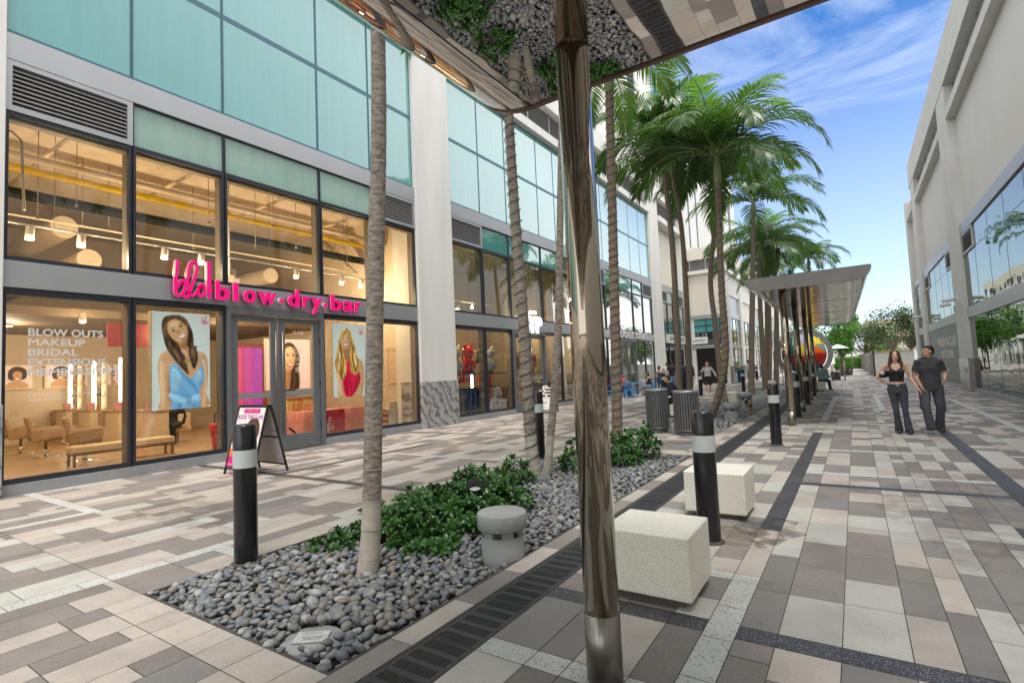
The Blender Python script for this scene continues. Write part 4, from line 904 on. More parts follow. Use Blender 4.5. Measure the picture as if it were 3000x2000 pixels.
m = MB(); m.box(-13.40,-13.395,9.75,10.75,.06,.73); blo(m,(10.0,.12),.4,.03,lambda a,b,d:(-13.39,a,b),1)
tag(m.build('table_banner',[mat('crimson_cloth',(.42,.006,.05),.8),vin]),'crimson runner hanging down the front of the pink table','banner')
tag(MB().box(-13.85,-13.84,9.65,9.9,.745,.95).build('card',mat('peach_card',(.70,.36,.22),.7)),'small peach card standing on the pink table','card')
st = thing('storage_drawers','small white wire drawer unit at the end of the salon','drawers',(-12.7,11.95,.03))
MB().box(-13.0,-12.45,11.72,12.15,.03,.06).box(-13,-12.97,11.72,12.15,.06,.62).box(-12.48,-12.45,11.72,12.15,.06,.62).box(-13,-12.45,11.72,12.15,.62,.65).build('frame',vin,st)
for k in range(3): MB().box(-12.96,-12.49,11.70,12.1,.10+k*.18,.22+k*.18).build('drawer',mat('rose_drawer',(.42,.22,.18),.5),st)
tag(MB().box(-12.95,-12.5,11.8,12.1,.652,.85).build('carton',mat('cream_carton',(.6,.5,.38),.7)),'cream carton stacked on the wire drawer unit','box')
# glowing magenta panels, red banner, framed photographs
for k,(y,c) in enumerate(((10.05,(.75,.12,.30)),(10.42,(.62,.10,.55)),(10.78,(.50,.10,.68)))):
    mg = mat('magenta_glow_%d'%k, c, .5, emit=.2)
    tag(MB().box(-18.25,-18.2,y-.17,y+.17,.5,2.95).build('wall_light',mg),['rose red','magenta','violet'][k]+' glowing upright light at the back of the salon','wall light')
tag(MB().box(-18.35,-18.27,9.7,11.2,.03,3.1).build('partition',mat('rosy_partition',(.40,.14,.14),.8)),'dusky pink partition behind the glowing panels','partition')
tag(MB().box(-16.55,-16.5,5.62,7.4,2.78,3.42).build('hanging_panel',mat('dark_red_panel',(.14,.008,.014),.6)),'dark red panel hung across the salon above the stations','panel')
for k,yy in enumerate((5.25,6.35,7.4)):
    p = thing('framed_photo','framed portrait photograph on the far salon wall, '+['leftmost','middle','rightmost'][k]+' of three','picture',(-22.55,yy,1.9))
    MB().box(-22.56,-22.53,yy-.42,yy+.42,1.78,2.62).build('frame',cab,p)
    m = MB(); fn=fpl(-22.53,yy-.36,yy+.36,1.85,2.55)
    picture(m,[([(0,0),(1,0),(1,1),(0,1)],19,False),([(.25,.35),(.2,.7),(.35,.92),(.6,.95),(.8,.8),(.82,.5),(.7,.35)],4,True),([(.15,.0),(.25,.25),(.5,.3),(.75,.25),(.88,0)],3,True),([(.38,.4),(.36,.65),(.5,.75),(.66,.65),(.64,.4),(.5,.25)],3,True),([(.44,.40),(.5,.37),(.58,.40),(.5,.43)],10,True)],fn); m.build('picture',PMATS,p)

# ceiling services
pp = mat('cream_paint_pipe',(.66,.55,.42),.6)
def pipe(label, pts, r, mt, name='pipe'):
    return tag(MB().tube(pts,r,12).build(name,mt),label,name)
pipe('yellow pipe running along under the salon ceiling',[(-13.2,2.35,5.97),(-13.2,12.2,5.97)],.072,mat('yellow_paint',(.82,.56,.002),.45,var=.08))
pipe('dark grey insulated pipe below the yellow pipe',[(-14.0,2.35,5.70),(-14.0,12.2,5.70)],.115,mat('dark_insulation',(.011,.012,.013),.9,spec=.1))
pipe('cream beam pipe above the yellow pipe',[(-12.95,2.35,6.13),(-12.95,12.2,6.13)],.07,pp)
pipe('thin cream pipe just under the dark pipe',[(-14.4,2.35,5.35),(-14.4,12.2,5.35)],.022,pp)
pipe('thin cream sprinkler pipe at the front of the salon ceiling',[(-12.3,2.35,6.62),(-12.3,12.2,6.62)],.03,pp)
pipe('slim cream pipe along the back of the salon ceiling',[(-15.4,2.35,6.2),(-15.4,12.2,6.2)],.05,pp)
pipe('thin grey conduit dropping from the salon ceiling at the left',[(-12.6,2.4,6.42),(-12.6,2.82,6.42),(-12.6,2.95,6.3),(-12.6,3.0,5.0)],.022,mat('grey_conduit',(.22,.22,.21),.5),'conduit')
for k in range(4): pipe(['first','second','third','last'][k]+' cream branch pipe from the left, crossing the salon ceiling',[(-12.0,3.6+2.3*k,6.55),(-16.5,3.6+2.3*k,6.5)],.04,pp)
lampw = mat('white_lamp_body',(.70,.66,.58),.4)
hr=random.Random(8)
for k in range(16):
    x=hr.choice((-12.5,-13.2,-14.0,-14.6,-15.4)); y=2.7+.58*k+hr.uniform(-.15,.15); z=hr.uniform(5.0,5.9); m=MB(); m.tube([(x,y,z),(x,y,7.0)],.008,6); m.box(x-.025,x+.025,y-.025,y+.025,z-.04,z+.02)
    tag(m.build('ceiling_rod',mat('rod_steel',(.30,.27,.23),.5,metal=.4)),'thin threaded rod hanging from the salon ceiling','rod','thin rods hanging from the salon ceiling')
pj=thing('projector','white box on a long white pole hanging from the salon ceiling','projector',(-13.6,7.3,4.3)); MB().tube([(-13.6,7.3,4.45),(-13.6,7.3,7.0)],.03,10).build('pole',vin,pj); MB().box(-13.75,-13.45,7.1,7.5,4.28,4.42).build('box',lampw,pj); MB().box(-13.68,-13.52,7.2,7.4,4.42,4.50).build('mount',lampw,pj)
tag(MB().box(-15.9,-15.86,8.3,8.75,4.95,5.2).build('air_vent',mat('vent_grey',(.2,.18,.16),.6)),'small grey air vent high on the salon wall','vent')
def duct(label,y,z,r):
    m = MB(); pts=[];rad=[]
    x=-14.9
    while x>-22: pts.append((x,y,z)); rad.append(r*(1.0 if len(pts)%2 else .965)); x-=.16
    m.tube(pts,rad,24); tag(m.build('air_duct',mat('dull_cream_duct',(.42,.36,.28),.7)),label,'duct')
duct('fat cream spiral air duct at the left of the salon ceiling',4.25,5.40,.25); duct('cream air duct lower behind the track lights',4.72,4.72,.24); duct('cream air duct over the middle of the salon',9.3,4.95,.23)
tr = MB(); tr.box(-13.22,-13.18,2.4,12.15,4.87,4.90); tr = tr.build('light_track',vin); tag(tr,'thin white lighting track hung across the salon','light track')
w_ = MB()
for yy in (2.7,3.6,5.0,7.1,8.2,9.8,11.6): w_.tube([(-13.2,yy,4.9),(-13.2,yy,7.0)],.006,6)
w_.build('hanger',brushed,tr)
warm = mat('lamp_glow',(1,.85,.6),.5,emit=14,ecol=(1,.78,.45)); lampw = mat('white_lamp_body',(.70,.66,.58),.4)
WL = []
def track_light(x,y,z,label,tilt=(.12,0,1),energy=74,light=True,grp='white track spotlights in the salon'):
    t = thing('track_spotlight',label,'spotlight',(x,y,z+.25),grp)
    ax = Vector(tilt).normalized(); p0 = Vector((x,y,z)); 
    MB().tube([p0+ax*.26,p0],[.07,.072],16).build('lamp_body',lampw,t)
    MB().tube([p0+ax*.20,(x,y,z+.28)],.012,8).build('bracket',lampw,t)
    MB().tube([p0-ax*.001,p0-ax*.008],.055,16).build('lamp_face',warm,t)
    if light:
        l = bpy.data.lights.new('lamp','POINT'); l.energy = energy; l.color=(1,.73,.42); l.shadow_soft_size=.06
        o = bpy.data.objects.new('lamp',l); COL.objects.link(o); o.location = p0-ax*.16 ; WL.append(o)
ORD=['first','second','third','fourth','fifth','sixth','seventh']
for k,y in enumerate((3.23,4.03,5.59,6.40,9.0,10.58,11.35)): track_light(-13.2,y,4.60,ORD[k]+' white track spotlight from the left, hanging in the salon')
for k,(x,y) in enumerate(((-16.2,5.0),(-16.2,6.9),(-16.2,8.6))): track_light(x,y,3.36,'white spotlight on the dark soffit edge, '+ORD[k]+' from the left',(.3,-.2,1)  ,50,True,'spotlights under the salon soffit')
for k,(x,y) in enumerate(((-19,4.2),(-19,8.0))):
    l=bpy.data.lights.new('lamp','POINT'); l.energy=95; l.color=(1,.76,.48); l.shadow_soft_size=.1; o=bpy.data.objects.new('lamp',l); COL.objects.link(o); o.location=(x,y,3.3)
    t=thing('ceiling_lamp','round ceiling lamp under the dark soffit, '+['left','right'][k]+' one','lamp',(x,y,3.45)); MB().cyl((x,y),.12,3.46,3.55,16).build('housing',lampw,t)
# ---------------------------------------------------------------- canopies
def canopy(label, xs, y0, y1, z, skew, poles, nose=True):
    """polished steel roof: flat mirror soffit, both long edges curling up; xs = (left lip, left flat, right flat, right lip)"""
    t = thing('canopy', label, 'canopy', ((xs[1]+xs[2])/2, y0, z))
    xl0,xl,xr,xr0 = xs
    def X(x,y): return x + skew*(y-y0)
    prof=[]
    for k in range(13):
        a = R(90*k/12); prof.append((xl-(xl-xl0)*math.sin(a)*1.0, z+.30*(1-math.cos(a))))
    prof = prof[::-1]                                   # from left lip down to the flat
    right=[]
    for k in range(13):
        a = R(90*k/12); right.append((xr+(xr0-xr)*math.sin(a), z+.30*(1-math.cos(a))))
    full = prof+right
    m = MB()
    ny = 2
    def strip(pr,mi,sm):
        v=[];f=[]
        for y in (y0,y1):
            for x,zz in pr: v.append((X(x,y),y,zz))
        n=len(pr)
        for k in range(n-1): f.append((k,k+1,n+k+1,n+k))
        m.add(v,f,mi,sm)
    strip(prof,0,True); strip([prof[-1],right[0]],0,False); strip(right,0,True)
    m.build('soffit',[mirror_far if nose else mirror],t)
    top = MB(); v=[]; 
    tp=[(xl0,z+.30),(xl0,z+.335),(xr0,z+.335),(xr0,z+.30)]
    for y in (y0,y1):
        for x,zz in tp: v.append((X(x,y),y,zz))
    top.add(v,[(0,1,5,4),(1,2,6,5),(2,3,7,6)]); top.build('roof',fascia_m,t)
    e = MB()
    for y,s in ((y0,-1),(y1,1)):
        ring=[(x,zz) for x,zz in full]+[(xr0,z+.335),(xl0,z+.335)]
        ctr=((xl0+xr0)/2,z+.2)
        e = MB(); e.prism([(a-.0, b-(.0)) for a,b in ring],lambda p,d:(X(p[0],y)+0,y+d*s,p[1]-.012),.002,.03,0)
        e.build('end_fascia',[fascia_m if nose else bronze_edge],t)
    sm = MB()                                            # panel seams in the soffit
    for yy in [y0+(y1-y0)*k/4 for k in range(1,4)]: sm.box(X(xl,yy),X(xr,yy),yy-.004,yy+.004,z-.003,z+.002)
    sm.box(xl-.001,xl+.006,y0,y1,z-.003,z+.002) if not skew else None
    sm.build('seam',alu_dark,t)
    for (px,py) in poles:
        p = MB(); p.tube([(px,py,.34),(px,py,z+.001)],.0915,40); p.build('pole',pole_m,t)
        MB().tube([(px,py,-.01),(px,py,.345)],.0935,40).build('pole_sleeve',brushed,t)
        MB().lathe((px,py,z-.005),[(.0918,0),(.0955,0),(.0955,.004),(.0918,.004)],40,0,False).build('collar',bronze_edge,t)
    return t
canopy('polished steel canopy overhead in the foreground, on a mirror bright post', (-2.16,-1.72,.06,.46), -6.0, 2.97, 3.40, 0, [(-1.197,2.57)], nose=False)
canopy('far steel canopy on a row of polished posts, its weathered end facing us', (-2.22,-1.85,.06,.46), 14.25, 31.5, 3.38, -.02, [(-1.41,14.7),(-1.49,18.84),(-1.58,23.96),(-1.72,29.69)])

# ---------------------------------------------------------------- bollards
def bollard():
    t = thing('bollard','', 'bollard', (0,0,0), 'black bollards with a white band')
    MB().lathe((0,0,0),[(.100,0),(.100,.84)],32).build('post',black_paint,t)
    MB().lathe((0,0,0),[(.102,.84),(.102,.995)],32).build('band',white_band,t)
    MB().lathe((0,0,0),[(.100,.995),(.100,1.205),(.094,1.217),(0,1.225)],32).build('cap',black_paint,t)
    MB().lathe((0,0,0),[(.13,0),(.13,.008),(.10,.022)],24).build('base_ring',mat('rusty_ring',(.06,.05,.045),.7,var=.3),t)
    return t
bl = bollard()
for k,(x,y,lab) in enumerate([(-4.72,2.66,'big black bollard at the left corner of the pebble bed, before the salon door'),
    (-5.0,8.41,'black bollard behind the wire wrapped palm, left of the shrubs'),(-1.215,4.99,'black bollard standing between the two cream blocks'),
    (-1.37,11.25,'black bollard in front of the far steel canopy'),(-1.47,16.95,'black bollard right behind the first post of the far canopy'),
    (-1.55,21.83,'black bollard by the second post of the far canopy'),(-1.64,27.0,'black bollard between the last two posts of the far canopy'),
    (-5.33,31.67,'black bollard beyond the far pebble bed, near the woman in denim'),(-7.48,51.5,'most distant black bollard, by the far shopfronts'),(-6.75,27.9,'black bollard beside the woman in the pale jacket'),(-9.3,30.0,'black bollard among the people near the blue chairs')]):
    place(bl,k>0,(x,y,0),rnd.random()*6,lab, (1,1,.965 if k in (2,3) else 1.02))

# ---------------------------------------------------------------- terrazzo blocks
def block(x0,y0,wx,wy,h,label):
    t = thing('block_seat',label,'stone block',(x0+wx/2,y0+wy/2,0),'cream terrazzo block seats')
    MB().box(x0,x0+wx,y0,y0+wy,.055,h).build('block',terrazzo,t,bevel=.014,seg=3)
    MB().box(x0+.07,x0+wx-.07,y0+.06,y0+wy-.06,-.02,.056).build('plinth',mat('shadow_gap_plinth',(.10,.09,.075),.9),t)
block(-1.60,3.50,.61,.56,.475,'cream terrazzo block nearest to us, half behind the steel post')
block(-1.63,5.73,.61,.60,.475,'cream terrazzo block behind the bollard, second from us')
block(-5.28,16.45,1.15,.5,.47,'cream terrazzo block under the seated person in dark clothes')
block(-4.75,21.9,.75,.55,.47,'cream terrazzo block behind the leaning palms')
block(-5.3,34.2,1.25,.6,.47,'long low cream block far back beside a palm trunk')
block(-1.78,31.1,.42,.6,.47,'cream terrazzo block under the man in the teal shirt')

# ---------------------------------------------------------------- garden lights, spot, plaque, vent
conc = speckle('grey_cast_concrete',(.30,.31,.305),(.22,.23,.23),.3,160,rough=.8,island=0,bump=.2,var=.06)
def garden_light(x,y,label,rz,s=1.0,first=None):
    t = thing('garden_light',label,'garden light',(x,y,-.06),'low concrete garden lights',rz); ORG[t.name]=(0,0,0)
    s_=s; MB().lathe((0,0,0),[(.190*s,0),(.190*s,.235*s),(.182*s,.245*s)],36).build('base',conc,t)
    MB().lathe((0,0,0),[(.155*s,.24*s),(.155*s,.305*s)],30).build('neck',mat('dark_slot',(.05,.05,.05),.8),t)
    m = MB()
    for k in range(5):
        a=R(120+60*k); m.obox((.155*s*math.cos(a),.155*s*math.sin(a),.272*s),(math.cos(a),math.sin(a),0),(-math.sin(a),math.cos(a),0),(0,0,1),.02*s,.05*s,.028*s)
    m.build('rib',conc,t)
    MB().lathe((0,0,0),[(.0,.303*s),(.212*s,.303*s),(.22*s,.312*s),(.22*s,.432*s),(.213*s,.441*s),(0,.443*s)],36).build('cap',conc,t)
garden_light(-2.72,3.86,'pale grey round concrete garden light between the shrubs and the near pebbles',R(20))
garden_light(-3.14,16.4,'grey concrete garden light at the near end of the far bed',R(80),1.15)
garden_light(-3.56,21.3,'grey concrete garden light farther back in the far bed, by the palm trunks',R(50),1.2)
sp = thing('ground_spotlight','black ground spotlight tilted up among the shrubs','spotlight',(-3.60,4.62,-.05))
MB().tube([(-3.60,4.62,-.05),(-3.60,4.62,.22)],.018,10).build('stake',black_paint,sp)
ax=Vector((.30,-.42,.85)).normalized(); c=Vector((-3.60,4.62,.30))
MB().tube([c-ax*.10,c-ax*.06,c+ax*.12],[.045,.085,.088],24,caps=False).build('housing',black_paint,sp)
MB().tube([c+ax*.02,c+ax*.025],.078,20).build('lens',mat('pebbled_lens',(.55,.55,.53),.35,bump=.8,bscale=90),sp)
for nm,(x,y),lab in (('a',(-3.35,20.3),'small black ground spotlight in the far pebble bed'),('b',(-2.95,18.6),'rust coloured ground spotlight in the far pebble bed')):
    t=thing('ground_spotlight',lab,'spotlight',(x,y,-.05)); mm=black_paint if nm=='a' else mat('rusty_metal',(.20,.10,.04),.7)
    MB().tube([(x,y,-.05),(x,y,.17)],.02,8).build('stake',mm,t); MB().tube([(x,y,.16),(x-.02,y-.04,.30)],[.055,.07],14).build('housing',mm,t)
pl = thing('utility_plate','worn metal plate on a round concrete collar among the near pebbles','plate',(-3.0,2.11,-.05))
MB().lathe((-3.0,2.11,-.05),[(.19,-.03),(.19,.022),(.175,.03),(0,.03)],28).build('collar',conc,pl)
m = MB(); ux=Vector((.80,.60,0)); uy=Vector((-.6,.8,0)); c=Vector((-3.0,2.11,-.012)); m.obox(c,ux,uy,(0,0,1),.105,.068,.005,0); m.build('plate',mat('galvanised_plate',(.50,.50,.49),.5,metal=.2,var=.15,scale=20),pl,bevel=.002)
m = MB(); prm=mat('plate_print',(.20,.20,.20),.6)
put_text(m,'UTILITY',c+ux*(-.075)+uy*.028+Vector((0,0,.0056)),ux,uy,.13,.022)
for k in range(3): m.obox(c+uy*(-.005-.017*k)+ux*.01+Vector((0,0,.0056)),ux,uy,(0,0,1),.07-.01*k,.003,.0003)
m.build('lettering',prm,pl)
tag(MB().lathe((-11.05,10.12,0),[(.10,0),(.10,.055),(.094,.062),(.05,.064),(0,.064)],28).build('paving_vent',mat('vent_black',(.02,.02,.02),.5)),'small flat black round vent on the paving below the end window','vent')
vr = bpy.data.objects['paving_vent']; mm = MB()
for k in range(24):
    a=R(15*k); mm.obox((-11.05+.101*math.cos(a),10.12+.101*math.sin(a),.03),(math.cos(a),math.sin(a),0),(-math.sin(a),math.cos(a),0),(0,0,1),.003,.006,.018)
ORG[vr.name]=(0,0,0); mm.build('slot',mat('vent_slot_light',(.5,.5,.5),.5),vr)

# ---------------------------------------------------------------- sandwich boards
def sandwich(label, x0,x1,yc,dep,h,front,mats_):
    t = thing('sandwich_board',label,'sandwich board',((x0+x1)/2,yc,0)); hd = dep/2; fr = mat('black_board_frame',(.02,.016,.017),.4)
    for s,nm in ((-1,'front'),(1,'back')):
        P = lambda u,v,d=0: Vector((x0+(x1-x0)*u, yc+s*(.03+(hd-.03)*(1-v)) + s*d*.97, h*v + d*.25))
        m = MB()
        for u in (0,1): m.bar(P(u,0),P(u,1),.035,.03)
        for v in (.10,.985): m.bar(P(0.02,v),P(.98,v),.03,.026)
        if s==1: m.bar(P(.02,.52),P(.98,.52),.03,.026)
        m.build('frame',fr,t)
        b = MB(); b.add([P(.01,.10,-.003),P(.99,.10,-.003),P(.99,.985,-.003),P(.01,.985,-.003),P(.01,.10,.003),P(.99,.10,.003),P(.99,.985,.003),P(.01,.985,.003)],[(0,1,2,3),(7,6,5,4),(0,4,5,1),(1,5,6,2),(2,6,7,3),(3,7,4,0)])
        b.build('panel',mat('board_panel',(.55,.52,.52),.6),t)
        if s==-1:
            m = MB(); front(m,lambda u,v,d: P(u,.115+.86*v,.006+d)); m.build('poster',mats_,t)
    MB().bar((x1-.01,yc-hd*.42,h*.62),(x1-.01,yc+hd*.42,h*.62),.012).build('stay',brushed,t)
    MB().box(x0-.012,x1+.012,yc-.034,yc+.034,h-.03,h+.012).build('hinge',fr,t)
    return t
def ptext(m,txt,fn,u,v,w,h,mi,d=.004,rot=False,bold=0.):
    vv,f = text_geo(txt,1,bold)
    x0=min(p.x for p in vv);x1=max(p.x for p in vv);y0=min(p.y for p in vv);y1=max(p.y for p in vv)
    m.add([fn(*( (u+w*(p.x-x0)/(x1-x0), v+h*(p.y-y0)/(y1-y0)) if not rot else (u+w*(1-(p.y-y0)/(y1-y0)), v+h*(p.x-x0)/(x1-x0)) ),d) for p in vv],f,mi)
bw,bp_,bs_,bh_,bo_,bt_ = [mat('board_'+n,c,.5) for n,c in (('white',(.78,.77,.78)),('magenta',(.68,.01,.24)),('skin',(.55,.27,.15)),('dark_hair',(.10,.04,.025)),('orange',(.75,.2,.06)),('purple_type',(.42,.01,.30)))]
def f1(m,fn):
    picture(m,[([(0,0),(1,0),(1,1),(0,1)],0,False),([(0,0),(1,0),(1,.17),(0,.17)],1,False),([(.22,.90),(.80,.90),(.80,.975),(.22,.975)],1,False),
      ([(.0,.17),(.45,.17),(.25,.24),(.0,.30)],4,True),([(.40,.40),(.42,.66),(.55,.80),(.78,.80),(.90,.66),(.90,.52),(.78,.38),(.6,.33)],3,True),([(.44,.42),(.45,.62),(.55,.70),(.72,.68),(.80,.55),(.72,.40),(.58,.36)],2,True),([(.78,.56),(.85,.58),(.84,.47),(.79,.46)],2,True)],fn,.001,.0008)
    ptext(m,'BOOK THE GLAM',fn,.06,.80,.88,.075,5,.009)
    ptext(m,'makeup  -  hair',fn,.33,.925,.40,.030,0,.009); ptext(m,'BOOK NOW',fn,.08,.02,.30,.03,0,.009); ptext(m,'S',fn,.30,.09,.08,.07,0,.009)
sandwich('white and magenta sandwich board before the salon door, headed BOOK THE GLAM',-9.77,-8.87,5.46,.68,1.215,f1,[bw,bp_,bs_,bh_,bo_,bt_])
def f2(m,fn):
    picture(m,[([(0,0),(1,0),(1,1),(0,1)],0,False),([(0,.45),(1,.45),(1,1),(0,1)],1,False)],fn,.001,.0008)
    ptext(m,'HYP',fn,.50,.46,.44,.52,0,.005,True,.03); m.add([fn(u,v,.005) for u,v in ((.36,.66),(.46,.66),(.46,.71),(.36,.71))],[(0,1,2,3)],0); m.add([fn(u,v,.005) for u,v in ((.36,.74),(.46,.74),(.46,.79),(.36,.79))],[(0,1,2,3)],0)
    ptext(m,'OPEN',fn,.12,.22,.62,.10,1,.005); ptext(m,'NOW',fn,.3,.35,.3,.05,1,.005); ptext(m,'SHOP HERE',fn,.2,.08,.55,.03,1,.005)
sandwich('black and white HYP sandwich board before the clothes shop, saying OPEN',-10.85,-9.95,18.0,.62,1.12,f2,[bw,mat('board_black',(.03,.022,.024),.5)])

# ---------------------------------------------------------------- litter bins
bin_m = mat('grey_powder_coat',(.13,.135,.14),.42,metal=.2)
def litter_bin(x,y,r,h,label):
    t = thing('litter_bin',label,'litter bin',(x,y,0),'slatted grey litter bins')
    MB().lathe((x,y,0),[(r*.86,0),(r*.86,.06),(r*.80,.09)],32).build('base',bin_m,t)
    m = MB(); n=30
    for k in range(n):
        a=2*math.pi*k/n; m.obox((x+r*math.cos(a),y+r*math.sin(a),(h+.09)/2),(math.cos(a),math.sin(a),0),(-math.sin(a),math.cos(a),0),(0,0,1),.005,.018,(h-.09)/2)
    m.build('slats',bin_m,t)
    MB().lathe((x,y,0),[(r*.93,.10),(r*.93,h-.06)],28).build('liner',mat('black_liner',(.01,.01,.011),.6),t)
    MB().lathe((x,y,0),[(r+.012,h-.045),(r+.016,h),(r-.03,h+.014),(r-.09,h+.012)],36).build('rim',mat('bin_rim',(.26,.265,.27),.35,metal=.5),t)
    MB().lathe((x,y,0),[(r+.006,.10),(r+.012,.10),(r+.012,.125),(r+.006,.125)],36).build('hoop',bin_m,t)
    MB().lathe((x,y,0),[(r-.09,h+.012),(r-.09,h-.12),(0,h-.12)],28).build('opening',black,t)
litter_bin(-4.17,12.78,.265,1.06,'slatted grey litter bin on its own, left one beside the palm trunk')
litter_bin(-3.37,12.45,.285,1.02,'slatted grey litter bin in front of the seated person, right one')

# ---------------------------------------------------------------- palms
bark_m = mat('grey_palm_bark',(.25,.215,.18),.9,var=.5,scale=16,bump=1.0,bscale=60,stretch=(1,1,2.2))
bark_b = mat('brown_palm_bark',(.205,.165,.125),.9,var=.28,scale=9,bump=.5,bscale=55,stretch=(1,1,2.2))
bark_base = mat('pale_palm_base',(.42,.38,.32),.9,var=.15,scale=12,bump=.4,bscale=50)
shaft_m = mat('green_crownshaft',(.20,.25,.13),.5,var=.18,scale=6,stretch=(1,1,.3))
frond_m = leafmat('palm_leaf',(.014,.046,.012),(.052,.122,.022),.22,.26,(.15,.34,.035))
frond_y = leafmat('young_palm_leaf',(.06,.17,.02),(.12,.26,.04),.32,.32,(.22,.48,.04))
rachis_m = mat('frond_stalk',(.16,.20,.07),.5)
def frond_geo(Ln, droop, lean, seed, nl=34):
    """arching pinnate frond in the local XZ plane, base at the origin"""
    rs = random.Random(seed); m = MB(); N_=26; pts=[]; ang=lean; p=Vector((0,0,0))
    for k in range(N_+1):
        pts.append(p.copy()); s=Ln/N_; p = p+Vector((math.cos(ang)*s,0,math.sin(ang)*s)); ang -= droop/N_*(.45+1.1*k/N_)
    m.tube(pts,[.022*(1-.85*k/N_)+.003 for k in range(N_+1)],6,1,flat=.7)
    for k in range(nl):
        t=.10+.90*k/(nl-1); i=min(int(t*N_),N_-1); fr=t*N_-i; b=pts[i].lerp(pts[i+1],fr); T=(pts[i+1]-pts[i]).normalized()
        S=Vector((0,1,0)); U=S.cross(T)*-1
        ll=(.30+.62*math.sin(math.pi*min(1,(t*.86+.12)))**.8)*.68*(Ln/2.1)
        for sd in (-1,1):
            fw=.55+.55*t+rs.uniform(-.08,.08); up=.38-.25*t+rs.uniform(-.16,.16)
            D=(S*sd*.9+T*fw+U*up).normalized(); l=ll*rs.uniform(.85,1.08); w=.0215*(Ln/2.1)
            W=T.cross(D).cross(D).normalized(); W = (T-D*T.dot(D)).normalized()
            q=b.copy(); vs=[]; dirv=D.copy(); seg=4
            for j in range(seg+1):
                ww=w*(.45,1.0,.95,.6,.04)[j]
                vs += [q-W*ww, q+W*ww]
                dirv=(dirv+Vector((0,0,-.09-.09*j))).normalized(); q=q+dirv*(l/seg)
            m.add(vs,[(2*j,2*j+1,2*j+3,2*j+2) for j in range(seg)],0)
    return m
FR = {}
def frond_mesh(key):
    if key not in FR:
        Ln,dr,le,seed,young = key; ob = frond_geo(Ln,dr,le,seed).build('frond',[frond_y if young else frond_m,rachis_m]); FR[key]=ob.data; bpy.data.objects.remove(ob)
    return FR[key]
VAR=[(2.1,1.9,.95,1,False),(2.3,1.7,.55,2,False),(2.2,1.6,.15,3,False),(2.0,1.5,1.25,4,True),(2.1,1.5,-.25,5,False),(2.35,2.1,.75,6,False)]
def palm(label, pts, r0, r1, bark, seed, crown=True, scale=1.0, ns=(2,4,4,3,3), base_flare=1.0, cat='palm tree', shaft=.75, az0=None, ringp=.16):
    rs = random.Random(seed); P = cat_smooth(pts,10)
    t = thing('palm_tree',label,cat,tuple(pts[0]),'palms along the promenade')
    # resample at ring spacing with little steps at every leaf scar
    dense=[P[0]]; 
    for a,b in zip(P,P[1:]):
        n=max(1,int((b-a).length/.03))
        for k in range(1,n+1): dense.append(a.lerp(b,k/n))
    L_=0; rad=[]; tot=sum((b-a).length for a,b in zip(dense,dense[1:])); nxt=ringp*.6; Lr=[]; 
    rings=[]; z=0
    while z<tot: z+=ringp*rs.uniform(.75,1.25)*(1.0 if z>.5 else .7); rings.append(z)
    for i,p in enumerate(dense):
        if i: L_+=(dense[i]-dense[i-1]).length
        u=L_/tot; r=r0+(r1-r0)*u; r*=1+base_flare*.22*math.exp(-L_/.16)
        prev=max([q for q in rings if q<=L_],default=0); ph=(L_-prev)
        r*=1+.030*math.exp(-ph/.02)-.022*min(1,ph/ringp)
        rad.append(r)
    nb=max(3,int(.55/.03)) if base_flare>0 else 0
    m = MB()
    if nb and nb<len(dense)-2:
        m.tube(dense[:nb+1],rad[:nb+1],16,1,caps=False); m.tube(dense[nb:],rad[nb:],16,0,caps=False)
    else: m.tube(dense,rad,14,0,caps=False)
    # the scar rings themselves, thin paler ridges
    for q in rings:
        acc=0
        for i in range(1,len(dense)):
            s_=(dense[i]-dense[i-1]).length
            if acc+s_>=q:
                d_=(dense[i]-dense[i-1]).normalized(); c_=dense[i-1].lerp(dense[i],(q-acc)/s_); til=Vector((rs.uniform(-.10,.10),rs.uniform(-.10,.10),0))
                m.tube([c_-d_*.007,c_,c_+d_*.005],[rad[i]*1.0,rad[i]*1.05,rad[i]*1.0],14,2,caps=False); break
            acc+=s_
    m.build('trunk',[bark,bark_base if bark is bark_m else bark,mat('scar_ring_'+('pale' if bark is bark_m else 'dark'),(.34,.31,.27) if bark is bark_m else (.27,.225,.17),.9,var=.2,scale=30)],t)
    if crown:
        top=dense[-1]; dr=(dense[-1]-dense[-6]).normalized()
        MB().tube([top,top+dr*.12,top+dr*shaft*.5,top+dr*shaft],[r1*1.0,r1*1.35,r1*1.15,r1*.55],14).build('crownshaft',shaft_m,t)
        c=top+dr*shaft*.92; o0=Vector(ORG[t.name]); a0=rs.random()*6.28 if az0 is None else az0; idx=0
        plan=[]
        for vi,cnt in zip((3,0,5,1,2),ns): plan += [vi]*cnt
        for k,vi in enumerate(plan):
            key=VAR[vi]; az=a0+k*2.39996+rs.uniform(-.2,.2)
            ob=bpy.data.objects.new('frond',frond_mesh(key)); COL.objects.link(ob); ob.parent=t
            ob.location=c-o0+dr*rs.uniform(-.12,.05); ob.rotation_euler=(rs.uniform(-.2,.2),rs.uniform(-.12,.12),az); s_=scale*rs.uniform(.88,1.1); ob.scale=(s_,s_,s_)
    return t
